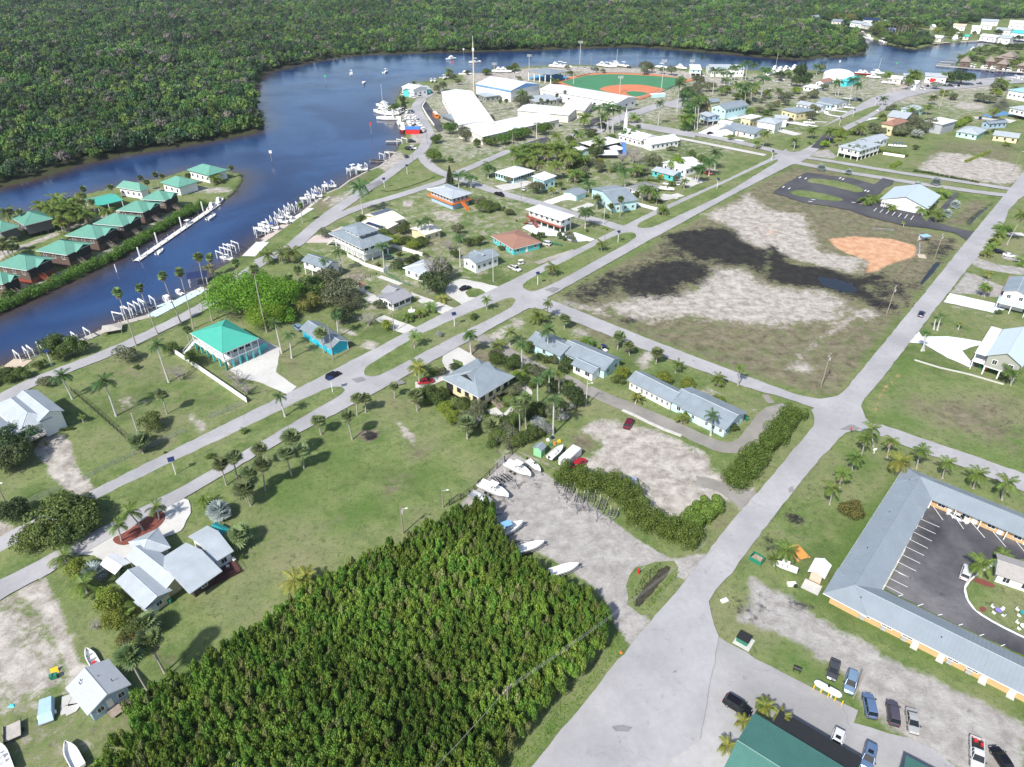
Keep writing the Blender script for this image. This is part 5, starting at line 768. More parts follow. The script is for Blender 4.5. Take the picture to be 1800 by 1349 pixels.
LC=leafmat('coconut_leaf',(0.07,0.13,0.022),(0.17,0.235,0.045));LYG=leafmat('yellow_green_palm_leaf',(.15,.19,.03),(.30,.30,.06));LY=leafmat('yellowish_palm_leaf',(.22,.20,.03),(.38,.3,.05));LR=leafmat('royal_palm_leaf',(0.040,0.096,0.029),(0.096,0.176,0.048))
LS=leafmat('fan_palm_leaf',(0.085,0.135,0.05),(0.21,0.25,0.11));LG=leafmat('silver_palm_leaf',(.27,.33,.32),(.4,.46,.44));LDRY=leafmat('dead_palm_leaf',(.22,.17,.11),(.3,.25,.18))
def frond(L_,w,droop,nl,up=.5,curl=0.0,seed=0,m=0,mb=None,yaw=0.0,base=(0,0,0),vee=.35):
 mb=mb or MB();r=random.Random(seed);pts=[];n=9;x=z=0.0;a=up
 for i in range(n+1):
  pts.append((x,z,a));x+=L_/n*math.cos(a);z+=L_/n*math.sin(a);a-=droop/n*(.6+.8*i/n)
 cy,sy=math.cos(yaw),math.sin(yaw)
 def tr(px,py,pz):return(base[0]+px*cy-py*sy,base[1]+px*sy+py*cy,base[2]+pz)
 rr=.035*L_/4
 mb.loft([[tr(p[0],-rr*(1-i/11),p[1]),tr(p[0],rr*(1-i/11),p[1]),tr(p[0],0,p[1]+rr*1.3)]for i,p in enumerate(pts)],m,cap=False)
 for i in range(nl):
  t=.1+.9*(i+.5)/nl;k=t*n;j=min(int(k),n-1);f=k-j;p=pts[j];q=pts[j+1]
  X=p[0]+(q[0]-p[0])*f;Z=p[1]+(q[1]-p[1])*f;A=p[2]
  lw=w*math.sin(math.pi*min(1,t*.92+.08))**.6*r.uniform(.8,1.1);ww=L_/nl*.95
  for s in(-1,1):
   fx=.45*lw;d=-lw*vee*r.uniform(.6,1.5)
   dx,dz=math.cos(A),math.sin(A)
   tip=(X+fx*dx,s*lw,Z+fx*dz+d)
   mb.face([tr(X-ww/2*dx,0,Z-ww/2*dz),tr(X+ww/2*dx,0,Z+ww/2*dz),tr(*tip)]if s>0 else[tr(X+ww/2*dx,0,Z+ww/2*dz),tr(X-ww/2*dx,0,Z-ww/2*dz),tr(*tip)],m)
 return mb
def fan(mb,c,d,rad,r,m=0,segs=11):
 d=Vector(d).normalized();a=d.cross(Vector((0,0,1)));a=a.normalized()if a.length>.1 else Vector((1,0,0));n=a.cross(d)
 c=Vector(c);mb.face([c-a*.03,c+a*.03,c+d*rad*.45],m);c=c+d*rad*.4
 for i in range(segs):
  t0=(i/segs-.5)*3.9;t1=((i+1)/segs-.5)*3.9;tm=(t0+t1)/2
  e=lambda t,q,k:c+(d*math.cos(t)+a*math.sin(t))*q-n*k-Vector((0,0,1))*q*q*.16
  mb.face([c,e(t0,rad*.42,0),e(tm,rad*.66,0),e(t1,rad*.42,0)],m)
PALM={}
def palm_proto(kind,v):
 key=(kind,v)
 if key in PALM:return PALM[key]
 r=random.Random(hash(kind)%1000+v if False else sum(map(ord,kind))*7+v);mb=MB()
 if kind=='C':
  for i in range(17):
   frond(r.uniform(2.5,3.2),.8,r.uniform(1.3,2.0),20,up=r.uniform(-.1,1.15),seed=i+v*40,mb=mb,yaw=i*2.4+r.uniform(-.2,.2),vee=.55)
  for i in range(5):frond(2.4,.6,1.2,10,up=-.5,seed=i,mb=mb,m=1,yaw=i*1.3+v,vee=.6)
  mats=[LC,LDRY]
 elif kind=='Y':
  for i in range(13):frond(r.uniform(2.2,2.9),.65,r.uniform(1.2,1.8),16,up=r.uniform(-.1,1.1),seed=i+v*40,mb=mb,m=0,yaw=i*2.4+r.uniform(-.2,.2),vee=.5)
  mats=[LYG,LY]
 elif kind=='R':
  for i in range(14):frond(r.uniform(2.4,3.0),.75,r.uniform(1.4,2.1),20,up=r.uniform(-.05,1.2),seed=i+v*30,mb=mb,yaw=i*2.4+r.uniform(-.2,.2),vee=.7)
  mb.tube([(0,0,-1.5),(0,0,-.4),(0,0,.4)],[.15,.17,.07],7,1);mats=[LR,mat('crownshaft_green',(.12,.2,.06),.5)]
 elif kind in('S','W','B'):
  n={'S':27,'W':24,'B':30}[kind];rad={'S':1.25,'W':1.1,'B':1.5}[kind]
  for i in range(n):
   z=1-2*(i+.5)/n*.78;y=i*2.39996;q=math.sqrt(max(0,1-z*z))
   fan(mb,(0,0,0),(q*math.cos(y),q*math.sin(y),z),rad*(r.uniform(.7,1.2)if kind!='B' else r.uniform(.85,1.1)),r)
  if kind=='S':
   for i in range(4):fan(mb,(0,0,-.2),(math.cos(i*1.7+v)*.7,math.sin(i*1.7+v)*.7,-.8),.9,r,1)
  if kind=='W':
   for i in range(8):fan(mb,(0,0,-.3),(math.cos(i*.8)*.5,math.sin(i*.8)*.5,-1),1.0,r,1)
  mats=[LG if kind=='B' else leafmat('tall_fan_palm_leaf',(.08,.135,.04),(.19,.26,.1))if kind=='W' else LS,LDRY]
 me=mb.mesh('crown',mats);PALM[key]=me;return me
TRK={}
def trunk_mesh(kind):
 if kind in TRK:return TRK[kind]
 r0,r1,bulge={'C':(.2,.12,.3),'Y':(.14,.09,.2),'R':(.26,.15,.36),'S':(.19,.16,.24),'W':(.2,.12,.3),'B':(.2,.18,.3)}[kind]
 mb=MB();n=12;rings=[]
 for i in range(n+1):
  t=i/n;w=.35 if kind in 'CW' else .1;rad=(r0+(r1-r0)*t)+(bulge-r0)*math.exp(-t*14)
  off=w*math.sin(t*math.pi)*.6
  rings.append([(off+rad*math.cos(a),rad*math.sin(a),t)for a in[2*math.pi*k/8 for k in range(8)]])
 mb.loft(rings);me=mb.mesh('trunk',[mat('royal_trunk',(.5,.49,.46),.85,var=.15,scale=3)if kind in 'RY' else TRUNK]);TRK[kind]=me;return me
PDESC={'C':('coconut palm with arching green fronds','coconut palms'),'Y':('small yellow-green palm','small yellow-green palms'),'R':('royal palm with pale smooth trunk','royal palms'),'S':('cabbage palm with rounded fan crown','cabbage palms'),'W':('very tall slender fan palm','very tall fan palms'),'B':('silver-blue fan palm','silver fan palms')}
FROND={}
def palm(kind,base,top,size=1.0,fronds=False):
 """base = ground point, top = world point of the crown centre"""
 r=random.Random(int(base.x*13+base.y*7));o=thing('palm_tree',None,'palm tree',base)
 d=top-base;h=d.length
 q=Vector((0,0,1)).rotation_difference(d).to_matrix().to_4x4()
 addo('trunk',trunk_mesh(kind),o,q@Matrix.Rotation(r.uniform(0,6),4,'Z')@Matrix.Diagonal((1,1,h,1)))
 pf=1.75 if ppm(base)<4.2 else 1.2 if ppm(base)<5.4 else .92
 sc=(size if size<1.2 or kind not in 'CYR' else 1.2+(size-1.2)*.45)*r.uniform(.9,1.1)*({'C':.86,'R':.92,'Y':.84}[kind]if fronds else{'S':1.4,'W':1.5,'C':pf,'R':pf,'Y':1.0,'B':1.0}[kind])
 if fronds:
  for i in range(15):
   k=i%5;key=(kind,k)
   if key not in FROND:FROND[key]=frond(2.9+.2*(k%3),.85,1.3+.18*k,24,up=(1.15,.75,.4,.1,-.25)[k],seed=k+5,vee=.5).mesh('frond',[{'C':LC,'Y':LYG,'R':LR}.get(kind,LC)])
   addo('frond',FROND[key],o,Matrix.Translation(d)@Matrix.Rotation(i*2.4+r.uniform(-.2,.2),4,'Z')@Matrix.Scale(sc,4))
  if kind=='R':addo('crownshaft',PALM.setdefault('cs',MB().tube([(0,0,-1.5),(0,0,-.3),(0,0,.2)],[.15,.17,.08],7).mesh('crownshaft',[mat('crownshaft_green',(.12,.2,.06),.5)])),o,Matrix.Translation(d))
 else:
  addo('crown',palm_proto(kind,r.randint(0,2)),o,Matrix.Translation(d)@Matrix.Rotation(r.uniform(0,6),4,'Z')@Matrix.Scale(sc,4))
 rep(o,*PDESC[kind]);return o
def palm_bt(kind,b,t,size=1.0,fr=False):
 base=G(*b);a=(t[0]-900)/FPX
 v=(674.5-t[1])/FPX;dy=math.cos(PITCH)+v*math.sin(PITCH);dz=-math.sin(PITCH)+v*math.cos(PITCH)
 k=base.y/dy;top=Vector((a*k,base.y,CAM_H+dz*k))
 if top.z<.8:top.z=.8
 return palm(kind,base,top,size,fr)
def palm_h(kind,t,hgt,size=1.0):
 top=G(t[0],t[1],hgt);base=Vector((top.x+random.uniform(-.4,.4),top.y+random.uniform(-.4,.4),0));return palm(kind,base,top,size)
def clump(n,lobes,leaf,seed,flat=.8,spread=1.0,jit=.5):
 """leaf quads on the skins of several lobes inside a unit crown; base at z=0"""
 g=np.random.default_rng(seed);C=[]
 for i in range(lobes):
  a=g.uniform(0,2*np.pi);q=spread*np.sqrt(g.uniform(0,1))*.62;C.append((q*np.cos(a),q*np.sin(a),flat*(.45+.55*g.uniform(0,1)*(1-q*.7)),g.uniform(.26,.42)))
 C=np.array(C);k=g.integers(0,lobes,n);d=g.normal(size=(n,3));d/=np.linalg.norm(d,axis=1)[:,None];d[:,2]=np.where(d[:,2]<-.35,-d[:,2],d[:,2])
 rad=C[k,3]*(1-.35*g.random(n)**2);c=C[k,:3]+d*rad[:,None]*np.array([1,1,.85])
 nrm=d+g.normal(size=(n,3))*jit;nrm/=np.linalg.norm(nrm,axis=1)[:,None]
 ref=g.normal(size=(n,3));u=np.cross(nrm,ref);u/=np.linalg.norm(u,axis=1)[:,None];v=np.cross(nrm,u)
 s=leaf*g.uniform(.6,1.35,n)[:,None]
 V=np.stack([c-u*s,c-v*s*.6,c+u*s,c+v*s*.6],1).reshape(-1,3);V[:,2]=np.maximum(V[:,2],.02)
 return V,np.arange(4*n).reshape(-1,4)
def crown_mesh(name,mt,**k):
 V,Q=clump(**k);me=fastmesh(name,V,Q);me.materials.append(mt);return me
def conifer(seed,mt):
 g=np.random.default_rng(seed);n=1500;z=g.random(n)**.8;a=g.uniform(0,2*np.pi,n);ly=np.floor(z*9)/9;q=(1-z)*.95*(.55+.45*np.abs(np.sin(z*28)))*g.random(n)**.4+.03
 c=np.stack([q*np.cos(a),q*np.sin(a),z],1);u=np.stack([np.cos(a),np.sin(a),-.25+0*a],1);v=np.stack([-np.sin(a),np.cos(a),g.normal(size=n)*.5],1);s=.085
 V=np.stack([c-u*s,c-v*s*.5,c+u*s,c+v*s*.5],1).reshape(-1,3);V[:,2]=np.maximum(V[:,2],.01)
 me=fastmesh('crown',V,np.arange(4*n).reshape(-1,4));me.materials.append(mt);return me
LG1=leafmat('mid_green_leaf',(0.053,0.090,0.021),(0.135,0.188,0.045));LG2=leafmat('bright_green_leaf',(0.09,0.2,0.015),(0.21,0.36,0.03));LG3=leafmat('dark_green_leaf',(0.027,0.053,0.018),(0.075,0.112,0.038))
LG4=leafmat('grey_green_leaf',(.085,.105,.05),(.20,.22,.125));LG5=leafmat('bronze_leaf',(0.11,0.125,0.03),(0.23,0.21,0.06));LG6=leafmat('yellow_green_leaf',(0.12,0.19,0.02),(0.25,0.31,0.05));LG7=leafmat('silvery_leaf',(0.220,0.242,0.220),(0.363,0.385,0.352))
TREE={}
LGM=leafmat('full_green_leaf',(.055,.12,.02),(.13,.21,.04))
SPEC={'m':(LGM,'full green tree','full green trees'),'g':(LG1,'mid green leafy tree','mid green leafy trees'),'b':(LG2,'bright green rounded tree','bright green rounded trees'),'d':(LG3,'dark green dense tree','dark green dense trees'),'y':(LG4,'grey-green loose tree','grey-green loose trees'),'o':(LG5,'bronze-tinged tree','bronze-tinged trees'),'l':(LG6,'yellow-green bushy tree','yellow-green bushy trees'),'s':(LG7,'pale silvery shrub','pale silvery shrubs')}
def tree_trunk(lobes=6,seed=0):
 r=random.Random(seed);mb=MB();mb.tube([(0,0,0),(.02,.01,.2),(0,.02,.42)],[.055,.042,.035],7)
 for i in range(lobes):
  a=i*2*math.pi/lobes+r.uniform(-.4,.4);q=r.uniform(.35,.6);mb.tube([(0,0,.25+r.uniform(-.08,.1)),(q*.45*math.cos(a),q*.45*math.sin(a),.5),(q*math.cos(a),q*math.sin(a),r.uniform(.6,.85))],[.03,.02,.006],5)
 return mb
def bare_mesh(seed):
 r=random.Random(seed);mb=MB();mb.tube([(0,0,0),(0,0,.3)],[.05,.04],6)
 for i in range(11):
  a=i*2.4;q=r.uniform(.3,.6);e=Vector((q*math.cos(a),q*math.sin(a),r.uniform(.55,.8)));mb.tube([(0,0,.25),e*.55+Vector((0,0,.12)),e],[.03,.018,.009],5)
  for k in range(7):
   b=e*r.uniform(.6,1);f=b+Vector((r.uniform(-.3,.3),r.uniform(-.3,.3),r.uniform(.02,.28)));mb.tube([b,f],[.009,.004],3)
   for w in range(3):g_=b.lerp(f,r.uniform(.3,1));mb.tube([g_,g_+Vector((r.uniform(-.14,.14),r.uniform(-.14,.14),r.uniform(.02,.14)))],[.005,.002],3)
 return mb
SPN=dict(m='full_green_tree',g='leafy_tree',b='shade_tree',d='evergreen_tree',y='grey_leaved_tree',o='bronze_leaved_tree',l='bushy_tree',s='silver_shrub',x='bare_tree',k='conifer_tree')
def tree(px,py,r,h,sp='g',big=False,name='tree',cat='tree',world=None,lab=None,lod=None):
 c=G(px,py,h*.55)if world is None else world;base=Vector((c.x,c.y,0));rg=random.Random(int(abs(c.x*31+c.y*17)));v=rg.randint(0,2)
 pp=ppm(c)*r;lv=lod or('L' if big else 'H' if pp>16 else 'M' if pp>7 else 'S')
 o=thing('shrub' if h<3.2 and sp in 'gdyolm' else SPN[sp],None,'shrub' if h<3.2 and sp!='x' else cat,base)
 if sp=='x':
  key=('x',v);TREE.setdefault(key,bare_mesh(v).mesh('branches',[mat('bare_twigs',(.32,.29,.27),.9)]))
  addo('branches',TREE[key],o,Matrix.Rotation(rg.uniform(0,6),4,'Z')@Matrix.Diagonal((r*1.5,r*1.5,h*1.15,1)));rep(o,'bare twiggy grey tree','bare twiggy grey trees');return o
 if sp=='k':
  key=('k',v)
  if key not in TREE:TREE[key]=conifer(v,LG3)
  addo('crown',TREE[key],o,Matrix.Rotation(rg.uniform(0,6),4,'Z')@Matrix.Diagonal((r,r,h,1)));addo('trunk',TRK.setdefault('k',MB().tube([(0,0,0),(0,0,1)],[.2,.04],6).mesh('trunk',[BARK])),o,Matrix.Diagonal((1,1,h*.96,1)))
  rep(o,'tall tiered conifer','tall tiered conifers');return o
 mt,d1,d2=SPEC[sp];key=(sp,lv,v)
 if key not in TREE:
  n,lf,lb={'L':(16000,.02,34),'H':(3600,.042,16),'M':(1500,.06,12),'S':(520,.105,9)}[lv]
  TREE[key]=crown_mesh('crown',mt,n=n,lobes=lb,leaf=lf,seed=v*11+ord(sp))
 s=r*1.06
 addo('crown',TREE[key],o,Matrix.Rotation(rg.uniform(0,6),4,'Z')@Matrix.Diagonal((s,s*rg.uniform(.9,1.1),h*.98,1)))
 if('t',v)not in TREE:TREE[('t',v)]=tree_trunk(6,v).mesh('trunk',[BARK])
 addo('trunk',TREE[('t',v)],o,Matrix.Diagonal((s,s,h*.9,1)))
 if lab:o['label']=lab
 else:rep(o,d1.replace('tree','shrub')if h<3.2 else d1,d2.replace('tree','shrub')if h<3.2 else d2)
 return o
def hedge(s,w,h,mt,label,leaf=.16,dens=26,name='hedge',z=0.0,group=None):
 pts=W2(s,h*.5)if isinstance(s,str)else s;g=np.random.default_rng(len(pts)*7+int(w*10));base=Vector((pts[0].x,pts[0].y,0));C=[]
 rr=max(.35,min(w*.24,1.3))
 for a,b in zip(pts[:-1],pts[1:]):
  d=b-a;d.z=0;L_=d.length;u=d.normalized();nn=Vector((-u.y,u.x,0));m=max(3,int(L_*w/(rr*rr*1.1)))
  t=g.random(m)*L_;e=(g.random(m)-.5)*(w-rr*1.2);R_=rr*g.uniform(.75,1.35,m)
  C.append(np.stack([a.x+u.x*t+nn.x*e,a.y+u.y*t+nn.y*e,np.maximum(h*g.uniform(.62,1,m)-R_*.8,R_*.3),R_],1))
 C=np.concatenate(C);n=int(dens*len(C)*rr*rr*4);n=min(n,45000);k=g.integers(0,len(C),n);d=g.normal(size=(n,3));d/=np.linalg.norm(d,axis=1)[:,None]
 c=C[k,:3]+d*C[k,3:4]*(1-.2*g.random(n)**2)[:,None];c[:,2]=np.where(g.random(n)<.3,c[:,2]*g.random(n),c[:,2])
 nr_=d+g.normal(size=(n,3))*.45;nr_/=np.linalg.norm(nr_,axis=1)[:,None]
 u=np.cross(nr_,g.normal(size=(n,3)));u/=np.linalg.norm(u,axis=1)[:,None];v=np.cross(nr_,u);s_=leaf*g.uniform(.6,1.4,n)[:,None]
 V=np.stack([c-u*s_,c-v*s_*.6,c+u*s_,c+v*s_*.6],1).reshape(-1,3)-np.array([base.x,base.y,0]);V[:,2]=np.maximum(V[:,2],.02)
 me=fastmesh(name,V,np.arange(4*n).reshape(-1,4));me.materials.append(mt)
 return thing(name,label,'hedge',base,me=me,group=group)
def scatter(name,pts,scl,zs,protos,label,cat):
 n=len(pts);me=bpy.data.meshes.new(name);me.vertices.add(n);me.vertices.foreach_set('co',np.ascontiguousarray(np.c_[pts,np.full(n,zs)],dtype=np.float32).ravel())
 for nm_,a in(('rz',RNG.uniform(0,6.28,n)),('sc',scl),('hs',scl*RNG.uniform(.85,1.7,n))):
  at=me.attributes.new(nm_,'FLOAT','POINT');at.data.foreach_set('value',a.astype(np.float32))
 at=me.attributes.new('pick','INT','POINT');at.data.foreach_set('value',RNG.integers(0,len(protos),n).astype(np.int32))
 col=bpy.data.collections.new(name+'_crowns')
 for i,p in enumerate(protos):o=bpy.data.objects.new('%s_crown_%02d'%(name,i),p);col.objects.link(o)
 ng=bpy.data.node_groups.new(name,'GeometryNodeTree');ng.interface.new_socket(name='Geometry',in_out='INPUT',socket_type='NodeSocketGeometry');ng.interface.new_socket(name='Geometry',in_out='OUTPUT',socket_type='NodeSocketGeometry')
 nd=ng.nodes;lk=ng.links;gi=nd.new('NodeGroupInput');go_=nd.new('NodeGroupOutput');ip=nd.new('GeometryNodeInstanceOnPoints');ci=nd.new('GeometryNodeCollectionInfo')
 ci.inputs['Collection'].default_value=col;ci.inputs['Separate Children'].default_value=True;ci.inputs['Reset Children'].default_value=True
 ip.inputs['Pick Instance'].default_value=True
 def attr(nm_,ty):
  q=nd.new('GeometryNodeInputNamedAttribute');q.data_type=ty;q.inputs['Name'].default_value=nm_;return q.outputs['Attribute']
 cx=nd.new('ShaderNodeCombineXYZ');lk.new(attr('rz','FLOAT'),cx.inputs['Z']);er=nd.new('FunctionNodeEulerToRotation');lk.new(cx.outputs[0],er.inputs[0])
 cs=nd.new('ShaderNodeCombineXYZ');a_s=attr('sc','FLOAT');lk.new(a_s,cs.inputs['X']);lk.new(a_s,cs.inputs['Y']);lk.new(attr('hs','FLOAT'),cs.inputs['Z'])
 lk.new(gi.outputs[0],ip.inputs['Points']);lk.new(ci.outputs[0],ip.inputs['Instance']);lk.new(attr('pick','INT'),ip.inputs['Instance Index']);lk.new(er.outputs[0],ip.inputs['Rotation']);lk.new(cs.outputs[0],ip.inputs['Scale'])
 lk.new(ip.outputs[0],go_.inputs[0])
 o=thing(name,label,cat,me=me);o['kind']='stuff';md=o.modifiers.new('scatter','NODES');md.node_group=ng;return o
def inside(Pt,poly):return sdf(Pt,arr(poly))<0
fl=[leafmat('mangrove_leaf_a',(0.034,0.1,0.026),(0.12,0.22,0.05),wide=.011),leafmat('mangrove_leaf_b',(0.06,0.13,0.028),(0.18,0.27,0.065),wide=.011),leafmat('mangrove_leaf_c',(0.045,0.072,0.04),(0.12,0.155,0.09),wide=.011),leafmat('mangrove_leaf_d',(0.018,0.055,0.024),(0.06,0.115,0.045),wide=.011)]
LTWIG=leafmat('pale_dead_twigs',(.16,.15,.12),(.27,.25,.21))
protos=[crown_mesh('forest_crown',fl[i%4]if i<23 else LTWIG,n=430,lobes=8,leaf=.115,seed=100+i,flat=.9,jit=.7)for i in range(24)]
fp=W2(BANK_FOREST+" / X 1506 60 1470 50 1430 34 1460 34 1500 44 1590 48 1670 47 1690 41 1745 32 1800 30 2250 12 2250 -52 -700 -52 -700 500",2.0)
xs=np.arange(-1500,1700,6.3);yy=np.arange(200,1900,6.0);gx,gy=np.meshgrid(xs,yy);fpts=np.stack([gx.ravel(),gy.ravel()],1)+RNG.uniform(-2.8,2.8,(gx.size,2))
fpts=fpts[np.abs(fpts[:,0])<fpts[:,1]*.9+90]
fpts=fpts[inside(fpts,fp)];fpts=fpts[river_d(fpts)>1.2]
ex=[G(px,py)for px,py in((1440,31),(1470,39),(1503,42),(1522,46),(1533,38),(1567,41),(1567,55),(1645,48),(1600,53))]
for e in ex:fpts=fpts[np.hypot(fpts[:,0]-e.x,fpts[:,1]-e.y-0)>13]
ndn=tile_noise(fpts,60,9)
scatter('mangrove_forest',fpts,4.5*(.65+.75*ndn)*RNG.uniform(.7,1.3,len(fpts)),-.3,protos,'endless dense green mangrove forest beyond the river','forest')
print('forest',len(fpts))
hp=W2("X 1556 77 1583 84 1600 86 1611 87 1637 80 1640 70 1625 62 1600 55 1575 60 1556 66",1);xs=np.arange(300,900,6.0);gx,gy=np.meshgrid(xs,np.arange(500,1100,6.));q=np.stack([gx.ravel(),gy.ravel()],1)+RNG.uniform(-2.5,2.5,(gx.size,2));q=q[inside(q,hp)];q=q[river_d(q)>1.5]
scatter('shore_mangroves',q,3.6*RNG.uniform(.8,1.3,len(q)),-.2,protos[:8],'clump of mangroves on the point beside the far palm row','mangrove thicket')
LGV=[leafmat('grove_leaf_a',(0.062,0.15,0.02),(0.185,0.3,0.05),objvar=.2,wide=.07),leafmat('grove_leaf_b',(0.085,0.165,0.024),(0.22,0.315,0.06),objvar=.2,wide=.07),leafmat('grove_leaf_c',(0.13,0.17,0.05),(0.26,0.29,0.11),objvar=.15,wide=.07)]
gpro=[crown_mesh('crown',LGV[i%2 if i!=4 else 2],n=800,lobes=10,leaf=.08,seed=200+i,flat=.95,spread=.85,jit=.5)for i in range(7)]
gp=W2("X 862 888 870 925 915 975 972 1012 1025 1040 1060 1066 1072 1092 1060 1138 1000 1202 950 1252 895 1312 850 1375 150 1400 160 1345 230 1290 215 1250 255 1215 330 1180 400 1135 480 1080 560 1025 640 985 720 945 790 905 840 885",3.2)
gp2=[p for p in gp];A_=(W2("X 450 803 1293 340"))[1]-(W2("X 450 803"))[0];ua=Vector((A_.x,A_.y,0)).normalized();ub=Vector((-ua.y,ua.x,0));o0=G(600,1150);gg=[]
for i in range(-60,61):
 for j in range(-60,61):
  p=o0+ua*(i*1.45)+ub*(j*1.4+(.7 if i%2 else 0));gg.append((p.x+random.gauss(0,.28),p.y+random.gauss(0,.28)))
gg=np.array(gg);gg=gg[inside(gg,gp2)];dd=np.hypot(gg[:,0],gg[:,1]);od=np.argsort(dd);gg=gg[od];print('grove',len(gg))
tr_m=MB().tube([(0,0,0),(.02,0,.5),(0,0,.85)],[.05,.035,.01],5).mesh('trunk',[BARK])
for i,(x,y)in enumerate(gg[:300]):
 o=thing('mangrove_tree','bushy olive-green tree in the nearest part of the dense foreground grove','tree',(x,y,0),random.uniform(0,6),'trees of the foreground grove')
 s=random.uniform(1.2,1.62);hh=random.uniform(4.3,5.6)*(1+.1*math.sin(x*.12)*math.cos(y*.15));addo('crown',gpro[random.choice((0,1,2,3,0,1,2,3,4,5,6))],o,Matrix.Diagonal((s,s,hh,1)));addo('trunk',tr_m,o,Matrix.Diagonal((s,s,hh,1)))
rest=gg[300:];n_=len(rest)
so_=scatter('mangrove_grove',rest,RNG.uniform(1.2,1.62,n_),0,gpro,'farther part of the dense foreground grove of planted trees','grove')
so_.data.attributes['hs'].data.foreach_set('value',(RNG.uniform(4.3,5.7,n_)*(1+.15*(tile_noise(rest,9,4)-.5))).astype(np.float32))
def sedge(name,s,dens,h,mt,label,z=0.0,seed=3):
 poly=W2(s);A=arr(poly);lo,hi=A.min(0),A.max(0);g=np.random.default_rng(seed);n=int((hi-lo).prod()*dens);p=lo+(hi-lo)*g.random((n,2));p=p[inside(p,poly)];n=len(p)
 a=g.uniform(0,6.28,n);w=.09*g.uniform(.6,1.5,n);t=h*g.uniform(.4,1.2,n);dx,dy=np.cos(a)*w,np.sin(a)*w;lx,ly=g.normal(size=n)*h*.4,g.normal(size=n)*h*.4
 V=np.stack([np.c_[p[:,0]-dx,p[:,1]-dy,np.full(n,z)],np.c_[p[:,0]+dx,p[:,1]+dy,np.full(n,z)],np.c_[p[:,0]+lx,p[:,1]+ly,z+t]],1).reshape(-1,3)
 me=fastmesh(name,V,np.arange(3*n).reshape(-1,3));me.materials.append(mt);o=thing(name,label,'weeds',me=me);o['kind']='stuff';return o
CARP={}
def paint(name,c):return mat('car_paint_'+name,c,.22,metal=.25,var=.03)
PNT=dict(black=paint('black',(.012,.012,.016)),white=paint('white',(.72,.72,.71)),navy=paint('navy',(.02,.03,.08)),silver=paint('silver',(.42,.42,.4)),blue=paint('blue',(.12,.19,.32)),steel=paint('steel_blue',(.2,.3,.42)),grey=paint('grey',(.07,.075,.085)),red=paint('red',(.45,.02,.03)),maroon=paint('maroon',(.16,.01,.03)),plum=paint('plum',(.09,.08,.11)),green=paint('green',(.02,.1,.06)))
CG=mat('car_glass',(.015,.018,.022),.05,var=.1);LAMP=mat('head_lamp_lens',(.6,.6,.58),.15);TAIL=mat('tail_lamp_lens',(.35,.02,.02),.25);CHR=mat('chrome',(.55,.55,.55),.2,metal=.9)
